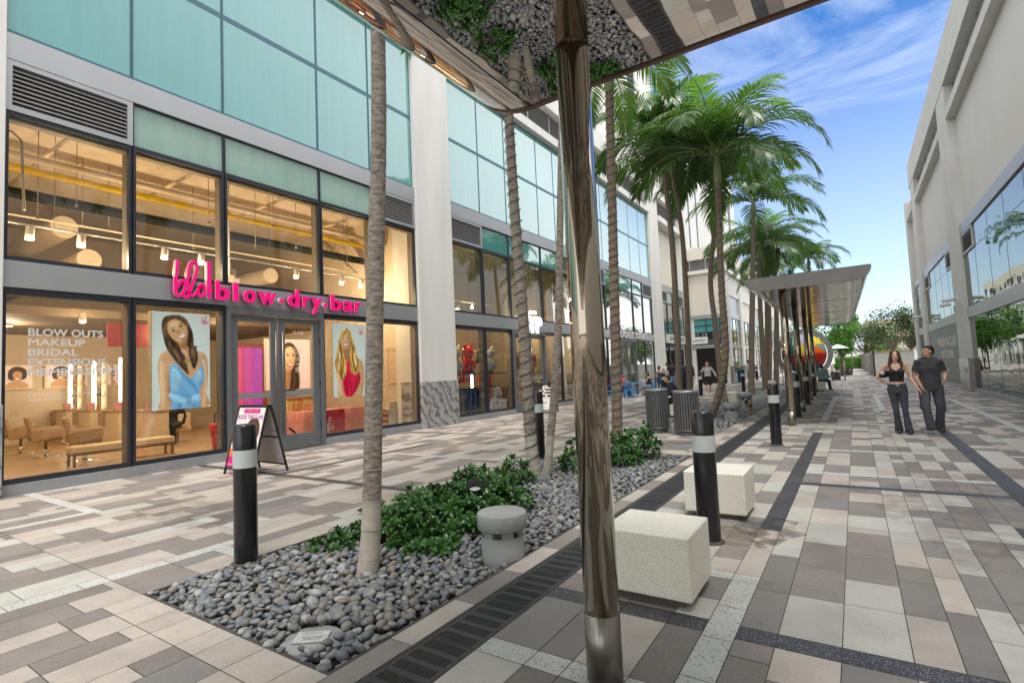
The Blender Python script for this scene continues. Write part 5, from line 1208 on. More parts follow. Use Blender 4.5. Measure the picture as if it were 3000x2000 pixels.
def wrap(label, pts, r, pitch, z0=.1, bulbs=True, seed=1):
    rs=random.Random(seed); P=cat_smooth(pts,12); tot=sum((b-a).length for a,b in zip(P,P[1:])); m=MB(); acc=0; sp_=[]; tips=MB()
    for a,b in zip(P,P[1:]):
        n=max(1,int((b-a).length/.012)); d_=(b-a).normalized(); A=d_.orthogonal().normalized(); A=(Vector((1,0,0))-d_*d_.x).normalized(); B=d_.cross(A)
        for k in range(n):
            s=acc+(b-a).length*k/n; ph=2*math.pi*s/pitch
            if s>z0: sp_.append(a.lerp(b,k/n)+(A*math.cos(ph)+B*math.sin(ph))*(r*(1-.12*s/tot)+.012)+Vector((0,0,.02*math.sin(ph*1.0))))
        acc+=(b-a).length
    m.tube(sp_,.0065,5,0)
    for k in range(6,len(sp_),14):
        p=sp_[k]; ax_=Vector((P[0].x,P[0].y,p.z)); o=(p-Vector((p.x,p.y,p.z)));  c=P[min(range(len(P)),key=lambda i:abs(P[i].z-p.z))]; out=(p-c); out.z=0
        if out.length>1e-4: out.normalize(); m.tube([p,p+out*.035+Vector((0,0,rs.uniform(-.02,.02)))],.005,4,0)
    tag(m.build('string_light',mat('black_wire',(.012,.012,.012),.6)),label,'string light')
PA=[(-3.57,3.05,-.08),(-3.545,3.1,.5),(-3.47,3.15,2.5),(-3.47,3.25,4.2),(-3.55,3.35,6.6)]
palm('thick grey ringed palm trunk in the near pebbles, in front of the salon window',PA,.082,.060,bark_m,1,scale=1.05,ringp=.30,ns=(2,3,4,3,2),az0=2.2)
PB=[(-4.34,7.10,-.08),(-4.40,7.12,.8),(-4.45,7.15,2.4),(-4.56,7.2,4.6),(-4.66,7.3,7.3)]
palm('wire wrapped palm rising from the shrubs before the clothes shop door',PB,.100,.074,bark_m,2,ringp=.17,ns=(2,3,3,3,3),base_flare=.6,az0=.7)
wrap('dark string of lights wound up the palm before the clothes shop',PB,.098,.19,.25,seed=2)
PC=[(-4.10,7.02,-.08),(-4.0,7.04,.5),(-3.78,7.05,2.1),(-3.62,7.06,4.2),(-3.40,7.2,8.2)]
palm('slim smooth palm leaning right, close to the steel post',PC,.062,.046,bark_m,3,ringp=.30,ns=(2,3,3,3,3),base_flare=.5,az0=1.5)
PD=[(-4.81,11.69,-.08),(-4.75,11.7,1.5),(-4.64,11.7,4.7),(-4.52,11.7,8.3)]
palm('wire wrapped palm just right of the steel post',PD,.125,.098,bark_b,4,ringp=.15,ns=(1,2,3,4,4),base_flare=.4,az0=.3)
wrap('dark string of lights wound up the palm right of the steel post',PD,.118,.20,.3,seed=4)
PE=[(-5.25,18.6,-.08),(-5.12,18.4,3.0),(-5.05,18.2,6.0),(-5.15,18.0,9.0)]
palm('tall palm with a brown trunk, leftmost of the crowns in full view',PE,.12,.085,bark_b,5,ringp=.16,ns=(4,5,4,4,3),scale=1.4,base_flare=.3,az0=.2)
PF=[(-5.15,19.6,-.08),(-5.0,19.4,3.6),(-4.95,19.2,6.5),(-5.08,19.0,8.5)]
palm('tall palm close behind the leftmost full crown',PF,.115,.08,bark_b,6,ringp=.16,scale=1.35,ns=(3,4,4,3,3),base_flare=.3,az0=1.1)
PG=[(-3.78,16.4,-.08),(-3.42,16.35,.8),(-3.17,16.3,2.0),(-3.15,16.3,4.0),(-3.06,16.3,7.0)]
palm('palm with a bent foot and a big dark spreading crown, tallest against the sky',PG,.11,.085,bark_b,7,ringp=.15,scale=1.42,ns=(4,5,5,4,4),base_flare=.2,az0=.0,shaft=1.0)
wrap('dark string of lights wound up the palm with the bent foot',PG,.108,.22,.2,seed=7)
PH=[(-4.22,21.2,-.08),(-4.42,21.5,1.2),(-4.55,21.8,3.2),(-4.60,21.8,5.2),(-4.1,21.8,8.2)]
palm('palm crossing behind the one with the bent foot',PH,.12,.085,bark_b,8,ringp=.16,scale=1.4,ns=(3,4,3,3,3),base_flare=.2,az0=2.0)
PI_=[(-4.32,27.6,-.08),(-4.1,27.6,3),(-3.85,27.6,6),(-3.65,27.6,8.8)]
palm('straight palm beside the far canopy, second crown group from the left',PI_,.15,.10,bark_b,9,ringp=.2,scale=1.5,ns=(2,3,3,3,3),base_flare=.2,az0=.5)
PJ=[(-4.36,32.8,-.08),(-4.36,32.8,3),(-4.3,32.8,5.5),(-4.2,32.8,7.6)]
palm('palm with a lower bright crown above the left edge of the far canopy',PJ,.16,.11,bark_b,10,ringp=.22,scale=1.6,ns=(3,3,4,4,3),base_flare=.2,az0=.9)
for k,(x,y,h,lab) in enumerate(((-4.7,38.5,8.0,'thick trunked palm far down the bed, before the globe'),(-3.9,36.5,8.6,'slender palm right of the lower bright crown'),(-5.2,44,7.5,'most distant palm, left of the globe'),(-2.6,47,9.0,'palm beyond the globe, its fronds just over the far canopy'))):
    palm(lab,[(x-.35,y,-.08),(x-.15,y,2.5),(x,y,5),(x+.1,y,h)],.17,.11,bark_b,20+k,ringp=.25,scale=1.4,ns=(2,3,3,4,4),base_flare=.2)

# ---------------------------------------------------------------- shrubs
leaf_m = leafmat('shrub_leaf',(.020,.075,.018),(.06,.16,.030),.12,.28,(.08,.25,.03)); twig_m = mat('shrub_twig',(.10,.07,.045),.9)
def rosette(m, c, ax, rs, size, n=9):
    ax=ax.normalized(); A=ax.orthogonal().normalized(); B=ax.cross(A); a0=rs.random()*6.28
    for k in range(n):
        t=a0+k*2.4; tilt=.25+.9*(1-k/n)+rs.uniform(-.1,.1)
        D=(A*math.cos(t)+B*math.sin(t))*math.sin(tilt+.25)+ax*math.cos(tilt+.25); D.normalize(); W=D.cross(ax)
        if W.length<1e-3: continue
        W.normalize(); Nn=W.cross(D); l=size*rs.uniform(.75,1.15); w=l*.19
        p=[c, c+D*l*.35+Nn*l*.03, c+D*l*.72+Nn*l*.02, c+D*l-Nn*l*.06-Vector((0,0,l*.08))]
        o=[.15,1.0,.85,.0]; vs=[]
        for q,s_ in zip(p,o): vs += [q-W*w*s_+Nn*w*.35*s_, q, q+W*w*s_+Nn*w*.35*s_]
        fs=[]
        for j in range(3): fs += [(3*j,3*j+1,3*j+4,3*j+3),(3*j+1,3*j+2,3*j+5,3*j+4)]
        m.add(vs,fs,0,False)
def shrub(label,x,y,rx,ry,h,n,seed,size=.105):
    rs=random.Random(seed); t=thing('shrub',label,'shrub',(x,y,-.05),'glossy leaved shrubs in the near bed'); m=MB(); st=MB()
    for k in range(n):
        a=rs.random()*6.28; rr=math.sqrt(rs.random()); u=rs.random()**.6
        px,py=math.cos(a)*rr, math.sin(a)*rr; zt=.84*h*(1-.55*rr*rr)*(.28+.72*u)*rs.uniform(.70,1.38)
        c=Vector((x+px*rx,y+py*ry,zt-.03)); ax=Vector((px*.8+rs.uniform(-.4,.4),py*.8+rs.uniform(-.4,.4),.9))
        rosette(m,c,ax,rs,size*rs.uniform(.8,1.25))
        if k%2==0: st.tube([(x+px*rx*.35,y+py*ry*.35,-.06),(x+px*rx*.8,y+py*ry*.8,zt*.5),c],[.008,.006,.004],4)
    m.build('foliage',leaf_m,t); st.build('stems',twig_m,t)
for k,a in enumerate([('shrub at the near end of the row, beside the grey palm trunk',-3.98,3.78,.42,.36,.40,105,31),('low shrub in front of the row, left of the concrete garden light',-3.48,3.72,.32,.26,.24,55,32),
    ('leafy shrub behind the concrete garden light',-3.55,4.35,.36,.36,.40,80,33),('broad shrub at the left of the row, above the paving edge',-4.12,4.55,.44,.45,.46,115,34),('upright shrub behind the black ground spotlight',-4.05,5.35,.40,.42,.50,100,35),
    ('shrub right of the black ground spotlight, over the pebbles',-3.55,5.05,.34,.34,.44,75,36),('small shrub at the foot of the wire wrapped palm',-4.25,6.35,.30,.30,.38,42,37),
    ('dark shrub left of the steel post, behind the slim palm',-3.75,7.75,.42,.42,.54,90,39),('bushy shrub behind the steel post',-3.40,8.35,.38,.42,.52,80,40),('last shrub of the near bed, right of the steel post',-3.35,9.05,.42,.4,.62,95,41),('tiny shrub left of the grey palm trunk',-4.30,3.30,.20,.2,.17,26,42)]): shrub(*a)
ll=MB(); rs=random.Random(12)
for k in range(90):
    b=BEDS[0]; p=Vector((rs.uniform(b[0]+.1,b[1]-.1),rs.uniform(b[2]+.1,7.5),.035+rs.uniform(-.01,.015))); a=rs.random()*6.28; U=Vector((math.cos(a),math.sin(a),rs.uniform(-.3,.3))); V_=Vector((-math.sin(a),math.cos(a),rs.uniform(-.3,.3))); l=rs.uniform(.02,.05)
    ll.add([p-U*l,p+V_*l*.35+Vector((0,0,.006)),p+U*l,p-V_*l*.35],[(0,1,2,3)])
tag(ll.build('leaf_litter',ramp_island('fallen_leaf',[(.16,.09,.04),(.22,.14,.05),(.10,.06,.03),(.28,.22,.06),(.08,.09,.03)],rough=.8)),'small fallen brown leaves scattered over the near pebbles','litter',kind='stuff')
# dry palm litter at the foot of the near palm
lt = MB()
for k in range(60):
    a=rnd.random()*6.28; r_=.13+.16*rnd.random(); p=Vector((-3.57+math.cos(a)*r_,3.05+math.sin(a)*r_,-.005+.03*rnd.random())); b=rnd.random()*6.28; lt.tube([p,p+Vector((math.cos(b)*.05,math.sin(b)*.05,rnd.uniform(-.01,.015)))],.0035,4)
tag(lt.build('palm_litter',mat('dry_brown_fibre',(.16,.085,.04),.9,var=.3)),'dry brown palm litter round the foot of the near grey palm','litter',kind='stuff')
# ---------------------------------------------------------------- right building
XR = 4.02
RB = thing('shopping_building','tall grey shopping building with mirrored windows on the right','building',(XR,30,0))
gfr = mat('slate_window_frame',(.13,.15,.15),.4)
def rlouver(y0,y1,z0,z1): return louver(RB,y0,y1,z0,z1,x=XR+.01,dirx=-1,n=8)
XRG = XR+.07
def rwin(y0,y1,z0,z1,gm,fw=.02):
    return cell(RB,y0,y1,z0,z1,gfr,gm,fw*.6,xg=XRG,xf=XRG-.012,dirx=-1)
bays=[(9.6,28.3),(30.6,42.0),(44.0,48.0)]
for bi,(a,b) in enumerate(bays):
    n = max(4,int(round((b-a)/2.3))); ys=[a+(b-a)*k/n for k in range(n+1)]
    for k in range(n):
        y0,y1=ys[k],ys[k+1]
        if bi==1: pass
        else: rwin(y0+.004,y1-.004,.18,3.03,g_right,.016)
        if k in (0,n-1):
            rwin(y0+.004,y1-.004,3.50,5.62,g_right,.016); rlouver(y0+.02,y1-.02,5.62,6.48)
        else:
            rwin(y0+.004,y1-.004,3.50,5.62,g_right,.016); rwin(y0+.004,y1-.004,5.62,6.48,g_right,.016)
    MB().box(XR-.0,XR+.4,a,b,3.04,3.48).build('band',alu,RB,bevel=.004); MB().box(XR-.0,XR+.4,a,b,6.49,6.90).build('band',alu,RB,bevel=.004); MB().box(XR-.01,XR+.3,a,b,-.05,.175).build('sill',alu,RB)
    MB().box(XR+.22,XR+.5,a,b,6.90,11.5).build('wall',grey_wall,RB)
    MB().box(XR-.10,XR+.5,a,b,11.5,11.90).build('ledge',grey_pier,RB,bevel=.01)
    lv=MB(); lv.box(XR+.40,XR+.42,a,b,11.9,13.0,1)
    for k in range(20): lv.obox((XR+.28,(a+b)/2,11.95+k*.053),(1,0,.8),(0,1,0),(-.8,0,1),.04,(b-a)/2-.01,.006,0)
    y=a
    while y<b: lv.box(XR+.20,XR+.24,y,y+.05,11.9,13.0,0); y+=1.9
    lv.build('roof_louver',[louver_m,black],RB)
for a,b in ((6,9.6),(28.3,30.6),(42.0,44.0),(48,49.2)):
    MB().box(XR-.09,XR+.6,a,b,0,13.0).build('pillar',grey_pier,RB,bevel=.012)
    MB().box(XR-.12,XR+.5,a-.01,b+.01,-.01,1.38).build('stone_base',mat('polished_grey_granite',(.22,.22,.225),.15,var=.2,scale=25),RB,bevel=.006)
MB().box(XR-.11,XR+1.0,6,44.6,13.0,14.6).build('parapet',grey_pier,RB,bevel=.015)
MB().box(XR+.5,XR+14,6,44.5,13.4,13.9).build('roof',grey_wall,RB)
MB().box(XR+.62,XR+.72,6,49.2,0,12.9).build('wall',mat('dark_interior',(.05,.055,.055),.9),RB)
MB().box(XR+.0,XR+14,49.2,49.4,0,12.9).build('wall',grey_wall,RB)
MB().box(XR+.3,XR+6,-14,6,0,14.6).build('wall',grey_pier,RB)
# hoarding with the gym slogan
hd = thing('hoarding','dark grey hoarding between the right hand pillars, lettered about fitness','hoarding',(XR+.05,36.3,0))
MB().box(XR+.02,XR+.06,30.62,41.98,.18,3.03).build('board',mat('hoarding_grey',(.105,.115,.115),.38,var=.03),hd)
m = MB(); wl = mat('white_letter',(.75,.76,.75),.6)
for txt,yc,z,wd,h in (('FITNESS IN A CLASS',35.1,2.02,6.4,.46),('OF ITS OWN',35.05,1.40,4.2,.40)): put_text(m,txt,(XR+.015,yc,z),(0,-1,0),(0,0,1),wd,h,0,.01,.003,align='c')
m.tube([(XR+.016,36.1,.80),(XR+.012,36.1,.80)],.16,20,0); put_text(m,'studio',(XR+.015,35.85,.70),(0,-1,0),(0,0,1),1.1,.2,0,.0,.003)
m.build('lettering',wl,hd)
cap_w = mat('white_lamp_arm',(.62,.62,.61),.45)
for k,(y,z) in enumerate(((29.5,3.98),(43.2,4.15))):
    t=thing('wall_lamp','white tubular wall lamp on the '+['nearer','farther'][k]+' grey pillar of the right building','wall lamp',(XR-.1,y,z),'white wall lamps on the right building')
    MB().box(XR-.13,XR-.09,y-.12,y+.12,z-.15,z+.15).build('bracket',cap_w,t)
    MB().tube([(XR-.1,y,z),(XR-.62,y,z-.04),(XR-.66,y,z-.045)],[.07,.075,.05],16).build('arm',cap_w,t)
    MB().tube([(XR-.35,y-.0,z-.22),(XR-.72,y,z-.25)],[.065,.07],16).build('lamp_tube',cap_w,t)
    MB().tube([(XR-.45,y,z-.02),(XR-.47,y,z-.22)],.02,8).build('stem',cap_w,t)
tag(MB().box(XR-.135,XR-.122,28.75,29.35,.78,1.02).build('utility_box',mat('pale_metal_box',(.45,.46,.47),.4,metal=.3)),'pale metal hatch on the granite base of the nearer right pillar','hatch')

# ---------------------------------------------------------------- white towers and the wing that closes the left side
TW = thing('tower','white tower block with narrow dark window slots behind the left building','building',(-20,32,14.3))
MB().box(-30,-13.5,17,45,14.2,46).build('wall',white_wall,TW)
def slots(par,X,ys,z0,z1,wd):
    for y in ys:
        w=MB(); w.box(X-.02,X+.025,y,y+wd,z0,z1,0)
        zz=z0
        while zz<z1: w.box(X+.024,X+.05,y,y+wd,zz,zz+.15,1); zz+=2.3
        w.build('window_slot',[mat('slot_dark',(.03,.035,.04),.3),mat('slot_rail',(.35,.36,.37),.5)],par)
slots(TW,-13.5,(38.9,),20.8,44,1.5); slots(TW,-13.5,(21,27.5,33),24,44,.6)
jm=MB()
for z in (19.5,23.5,27.5,31.5): jm.box(-13.52,-13.492,17,45,z,z+.04)
for y in (24,30.5,36): jm.box(-13.52,-13.491,y,y+.05,14.3,46)
jm.build('joint',mat('joint_grey',(.42,.41,.40),.8),TW)
T2 = thing('tower','second white tower block farther back, with black vertical slits','building',(-20,66,0))
MB().box(-32,-13.5,49.5,82.5,0,28).build('wall',white_wall,T2)
slots(T2,-13.5,(55.2,58.6),13.9,25.5,.5); slots(T2,-13.5,(69,77.6),13.9,25.5,1.4)
W = thing('shopping_building','lower cream wing that juts out at the far end of the left side','building',(-10,60,0))
YW=45.0; XC=-8.5
MB().box(-13,XC,YW,YW+.3,5.75,9.2).build('wall',cream_wall,W); MB().box(XC-.3,XC,YW+.3,100,7.4,9.2).build('wall',white_wall,W)
MB().box(-13,XC+.25,YW-.25,YW+.3,9.2,9.5).box(XC-.3,XC+.25,YW+.3,100,9.2,9.5).build('ledge',white_wall,W)
MB().box(-13,XC+.02,YW-.02,YW+.3,10.45,11.45).box(XC-.3,XC+.02,YW+.3,100,10.45,11.45).build('parapet',cream_wall,W)
lv=MB(); lv.box(-13,XC-.1,YW+.2,YW+.22,9.5,10.45,1).box(XC-.22,XC-.2,YW+.2,100,9.5,10.45,1)
for k in range(12): lv.obox(((-13+XC)/2,YW+.1,9.54+k*.077),(1,0,0),(0,1,.7),(0,-.7,1),(XC+13)/2-.1,.04,.006,0); lv.obox((XC-.1,(YW+100)/2,9.54+k*.077),(1,0,-.7),(0,1,0),(.7,0,1),.04,27.4,.006,0)
for x in (-12.8,-11.2,-9.9,-8.75): lv.box(x,x+.08,YW+.02,YW+.06,9.5,10.45,0)
for y in range(46,100,3): lv.box(XC-.06,XC-.02,y,y+.08,9.5,10.45,0)
lv.build('roof_louver',[louver_m,black],W)
MB().box(-13,XC+.02,YW-.04,YW+.2,5.43,5.75).box(-13,XC+.02,YW-.04,YW+.2,2.98,3.25).build('band',alu,W)
for x0,x1 in ((-11.25,-10.15),(-10.15,-9.05),(-9.05,XC-.05)):
    for z0,z1,gm in ((3.25,4.3,g_mid),(4.3,4.86,g_teal),(4.86,5.43,g_teal)):
        f=MB(); f.box(x0,x0+.03,YW+.02,YW+.09,z0,z1).box(x1-.03,x1,YW+.02,YW+.09,z0,z1).box(x0,x1,YW+.02,YW+.09,z0,z0+.03).box(x0,x1,YW+.02,YW+.09,z1-.03,z1); w=f.build('window',alu_dark,W)
        MB().box(x0+.02,x1-.02,YW+.05,YW+.06,z0+.02,z1-.02).build('pane',gm,w)
MB().box(-13,XC-.1,YW+2.4,YW+2.5,0,5.43).build('wall',mat('dark_entrance',(.05,.045,.05),.8),W)
MB().box(-11.4,-11.1,YW,YW+.3,0,5.43).box(XC-.25,XC+.02,YW,YW+.3,0,9.2).build('pillar',white_wall,W)
# side of the wing towards the walk
yy=YW+.3
for k in range(9):
    y0=YW+1.2+k*6.0; y1=y0+4.9
    MB().box(XC-.25,XC+.12,y0-1.1,y0,0,10.45).build('pillar',white_wall,W); MB().box(XC-.2,XC+.14,y0-1.12,y0+.02,0,1.4).build('stone_base',MATS['polished_grey_granite'],W)
    MB().box(XC-.2,XC,y0,y1,5.5,5.9).box(XC-.2,XC,y0,y1,2.95,3.2).box(XC-.3,XC-.1,y0,y1,5.9,7.4).build('band',cream_wall if k%2 else alu,W)
    for q in range(3):
        a=y0+(y1-y0)*q/3; b=y0+(y1-y0)*(q+1)/3
        for z0,z1,gm in ((.1,2.95,g_mid),(3.2,4.35,g_mid),(4.35,5.5,g_teal)):
            f=MB(); f.box(XC-.12,XC-.04,a,a+.05,z0,z1).box(XC-.12,XC-.04,b-.05,b,z0,z1).box(XC-.12,XC-.04,a,b,z0,z0+.05).box(XC-.12,XC-.04,a,b,z1-.05,z1); w=f.build('window',gfr,W)
            MB().box(XC-.09,XC-.08,a+.04,b-.04,z0+.04,z1-.04).build('pane',gm,w)
MB().box(XC-4,XC-3.9,YW+2.5,100,0,7.4).build('wall',MATS['pale_shop_wall'],W)
MB().box(-32,XC-.3,82.6,100,0,10.5).build('wall',cream_wall,W)

# ---------------------------------------------------------------- shop signs
sgw = mat('lit_white_letter',(.85,.86,.86),.5,emit=.75)
t = thing('shop_sign','tall white illuminated HYP letters over the clothes shop door','sign',(-11.3,19,3.25))
put = MB()
for ch,a,b in (('H',18.08,18.52),('Y',18.58,19.08),('P',19.18,19.60)):
    m=MB(); put_text(m,ch,(-11.33,a,3.27),(0,1,0),(0,0,1),b-a,None,0,.012,.11,cap=.72); m.build('letter',sgw,t)
m=MB(); m.box(-11.33,-11.22,18.62,18.86,4.07,4.21).box(-11.33,-11.22,18.90,19.14,4.07,4.21); m.build('umlaut',sgw,t)
t = thing('shop_sign','white GO GREEK YOGURT letters on the grey band','sign',(-11.3,31,3.35))
m=MB(); put_text(m,'GO GREEK YOGURT',(-11.33,28.3,3.40),(0,1,0),(0,0,1),5.1,None,0,.03,.09,cap=.40); m.build('lettering',mat('dull_white_letter',(.62,.62,.60),.5),t)
t = thing('round_sign','round purple and white projecting GO GREEK sign','sign',(-10.95,26.7,3.8))
pur = mat('deep_purple',(.045,.028,.11),.4)
MB().tube([(-11.3,26.7,3.82),(-10.6,26.7,3.82)],.02,8).build('arm',brushed,t)
MB().tube([(-10.78,26.66,3.82),(-10.78,26.74,3.82)],.36,40).build('disc',pur,t)
m=MB(); 
for r0_,r1_ in ((.33,.36),(.285,.30)):
    n=40; vs=[(-10.78+r*math.cos(2*math.pi*k/n),26.657,3.82+r*math.sin(2*math.pi*k/n)) for r in (r0_,r1_) for k in range(n)]; m.add(vs,[(k,(k+1)%n,n+(k+1)%n,n+k) for k in range(n)])
put_text(m,'GO',(-10.78,26.655,3.87),(1,0,0),(0,0,1),.26,.15,0,.02,.002,align='c'); put_text(m,'GREEK',(-10.78,26.655,3.68),(1,0,0),(0,0,1),.46,.13,0,.02,.002,align='c'); m.box(-10.86,-10.70,26.65,26.656,3.60,3.63); m.build('lettering',wl,t)
t = thing('shop_sign','pale rectangular sign with dark letters beside the white pillar','sign',(-11.25,40,3.6))
MB().box(-11.33,-11.20,37.75,42.6,3.32,3.95).build('board',mat('ivory_board',(.66,.65,.60),.5),t)
m=MB(); put_text(m,'SUNGLASSES',(-11.198,38.3,3.5),(0,1,0),(0,0,1),3.7,.30,0,.02,.004); m.build('lettering',black_paint,t)
t = thing('shop_sign','white INSPIRIT sign over the dark entrance at the far end','sign',(-10.7,44.9,3.6))
MB().box(-11.35,-10.05,44.88,44.94,3.36,3.92).build('board',mat('white_board',(.75,.75,.74),.5),t)
m=MB(); put_text(m,'INSPIRIT',(-10.70,44.876,3.56),(1,0,0),(0,0,1),1.05,.16,0,.0,.003,align='c'); m.build('lettering',black_paint,t)
lime = mat('lime_poster',(.38,.62,.03),.5,emit=.15)
for k,(x,y) in enumerate(((-8.9,46.9),(-7.9,46.9))): pass
t = thing('poster_panel','lime green and blue poster panel in the dark far entrance','poster',(-8.9,44.9,1))
MB().box(-9.35,-8.60,44.80,44.86,1.0,2.75).build('panel',lime,t); MB().box(-9.3,-8.65,44.79,44.798,1.05,1.6).build('picture',mat('sky_blue_print',(.05,.42,.62),.5),t)

# ---------------------------------------------------------------- clothes shop contents
GAR=[mat('cloth_'+n,c,.85,var=.12,scale=14) for n,c in (('olive',(.10,.10,.05)),('denim',(.05,.08,.14)),('grey',(.20,.20,.20)),('navy',(.02,.03,.09)),('tan',(.36,.25,.12)),('red',(.5,.015,.02)),('white',(.6,.58,.52)),('black',(.015,.015,.016)),('blue',(.03,.09,.35)),('mustard',(.50,.30,.05)),('camo',(.12,.12,.08)))]
def rack(label,x,y0,y1,zt,pal,ln,n=None):
    t=thing('clothes_rack',label,'clothes rack',(x,(y0+y1)/2,.03))
    MB().tube([(x,y0,zt),(x,y1,zt)],.018,8).tube([(x,y0,.03),(x,y0,zt)],.018,8).tube([(x,y1,.03),(x,y1,zt)],.018,8).build('rail',black_paint,t)
    n=n or int((y1-y0)/.11)
    for k in range(n):
        y=y0+.06+(y1-y0-.12)*k/(n-1); m=MB(); l=ln*rnd.uniform(.85,1.1); w=.20*rnd.uniform(.9,1.1); dx=rnd.uniform(-.02,.02)
        prof=[(-.05,zt-.02),(-w,zt-.10),(-w*1.02,zt-.10-l*.5),(-w*.95,zt-.10-l),(w*.95,zt-.1-l),(w*1.02,zt-.1-l*.5),(w,zt-.1),(.05,zt-.02)]
        m.prism(prof,lambda p,d:(x+p[0]+dx,y+d+.012*math.sin(p[1]*9+k),p[1]),-.035,.035); m.build('garment',GAR[rnd.choice(pal)],t,bevel=.01)
    return t
rack('clothes rack of dark jeans low in the clothes shop window',-12.35,14.7,16.5,1.10,[0,1,2,3,8,10,1],.85)
rack('clothes rack of pale and checked shirts by the second clothes shop pane',-12.5,16.8,17.9,1.12,[6,6,5,2,9],.75)
rack('high clothes rack of yellow and dark tops above the red toy figure',-14.2,16.4,19.3,2.75,[9,7,6,9,3,4,7],.5)
rack('middle clothes rack of mixed tops behind the shop window',-13.6,15.6,17.6,1.95,[9,7,4,5,8,6,7],.5)
rack('clothes rack of trousers beyond the clothes shop door',-12.6,20.6,23.0,1.25,[7,2,6,3],.85)
rack('high clothes rack of red and brown tops beyond the clothes shop door',-13.8,20.6,23.0,2.6,[5,4,7,4],.7)
tag(MB().box(-12.7,-12.1,14.6,18.2,1.62,1.66).build('shelf',black_paint),'black display shelf across the clothes shop window','shelf')
def toy(label,x,y,z,m_,s=1.0):
    m=MB(); m.ell((x,y,z+.36*s),(.17*s,.20*s,.24*s)); m.ell((x,y,z+.78*s),(.20*s,.24*s,.22*s)); 
    for q in (-1,1): m.ell((x,y+q*.19*s,z+.99*s),(.05*s,.085*s,.085*s)); m.tube([(x,y+q*.20*s,z+.52*s),(x+.03,y+q*.30*s,z+.30*s),(x+.05,y+q*.28*s,z+.18*s)],[.07*s,.065*s,.06*s],10); m.tube([(x,y+q*.10*s,z+.22*s),(x,y+q*.11*s,z)],[.095*s,.085*s],12)
    tag(m.build('toy_figure',m_),label,'toy figure')
toy('glossy red round eared toy figure on the shelf in the clothes shop window',-12.35,15.75,1.67,mat('glossy_red',(.60,.01,.015),.15),1.05)
toy('grey and white toy figure on the shelf beside the second shop pane',-12.35,17.15,1.67,mat('matt_grey_toy',(.36,.40,.44),.3),1.0)
toy('pale toy figure half hidden by the white pillar edge',-12.35,15.0,1.67,mat('pale_toy',(.55,.53,.5),.3),1.0)
tag(MB().tube([(-13.0,16.75,1.05),(-13.0,16.75,1.62)],.05,12).build('neon_lamp',mat('white_neon',(1,1,.95),.5,emit=4)),'short white glowing tube among the clothes','lamp')
tag(MB().box(-14.0,-13.5,17.2,20.2,.03,1.0).build('shop_counter',mat('brown_counter',(.26,.14,.06),.5)),'brown wooden counter inside the clothes shop door','counter')
tag(MB().box(-13.3,-13.0,17.6,18.1,.9,1.7).build('garment_bag',GAR[5]),'bright red garment hanging in the clothes shop','garment')
for k,(x,y,z,e) in enumerate(((-12.7,15.6,4.12,130),(-12.7,16.55,4.28,100),(-14.0,19.0,4.1,130),(-14.0,22.3,4.1,110))):
    track_light(x,y,z,'shop spotlight in the clothes shop, '+ORD[k]+' from the left',(.35,.1,1),e,True,'spotlights in the clothes shop')
pipe('thin white lighting track in the clothes shop',[(-12.7,13.9,4.5),(-12.7,23.3,4.5)],.02,vin,'light_track')
for k,(x,y) in enumerate(((-13.6,30.2),(-13.4,40.0))):
    l=bpy.data.lights.new('lamp','POINT'); l.energy=90; l.color=(1,.93,.82); l.shadow_soft_size=.15; o=bpy.data.objects.new('lamp',l); COL.objects.link(o); o.location=(x,y,4.6)
    t=thing('ceiling_lamp','round ceiling lamp in the '+['yogurt shop','shop beyond the second white pillar'][k],'lamp',(x,y,4.75)); MB().cyl((x,y),.2,4.8,4.95,20).build('housing',lampw,t)
tag(MB().box(-14.6,-13.9,27.0,33.0,.03,1.15).build('shop_counter',mat('white_counter',(.6,.6,.58),.4)),'white counter inside the yogurt shop','counter')
gp_=thing('wall_art','green and yellow graphic panel behind the yogurt shop glass','wall art',(-12.2,28.3,1))
MB().box(-12.22,-12.2,27.6,28.9,.8,2.9).build('panel',mat('leaf_green_print',(.05,.30,.12),.5),gp_); m=MB(); m.ell((-12.19,28.25,1.6),(.008,.4,.3)); m.ell((-12.19,28.0,2.3),(.008,.3,.25)); m.build('print',mat('yellow_print',(.65,.55,.04),.5),gp_)

# ---------------------------------------------------------------- blue cafe furniture
blue = mat('bright_blue_metal',(.012,.22,.56),.35,var=.06)
def cafe_chair():
    t=thing('cafe_chair','','chair',(0,0,0),'bright blue metal cafe chairs')
    m=MB(); m.box(-.20,.20,-.19,.20,.44,.465); m.build('seat',blue,t,bevel=.01)
    for sx in (-1,1):
        MB().tube([(sx*.185,.18,.44),(sx*.205,.22,0)],[.017,.015],8).build('leg',blue,t)
        MB().tube([(sx*.185,-.17,.44),(sx*.205,-.24,0)],[.017,.015],8).build('leg',blue,t)
    m=MB(); arc=[(-.19,-.18,.45),(-.20,-.22,.70),(-.17,-.245,.83),(-.08,-.255,.865),(.08,-.255,.865),(.17,-.245,.83),(.20,-.22,.70),(.19,-.18,.45)]
    m.tube(cat_smooth(arc,4),.017,8)
    for k in (-1,0,1): m.bar((k*.085,-.185,.46),(k*.08,-.253,.855),.032,.008)
    m.build('backrest',blue,t); 
    m=MB(); 
    for sx in (-1,1): m.bar((sx*.198,.205,.18),(sx*.198,-.215,.18),.014)
    m.bar((-.198,0,.18),(.198,0,.18),.014); m.build('stretcher',blue,t)
    return t
cc=cafe_chair()
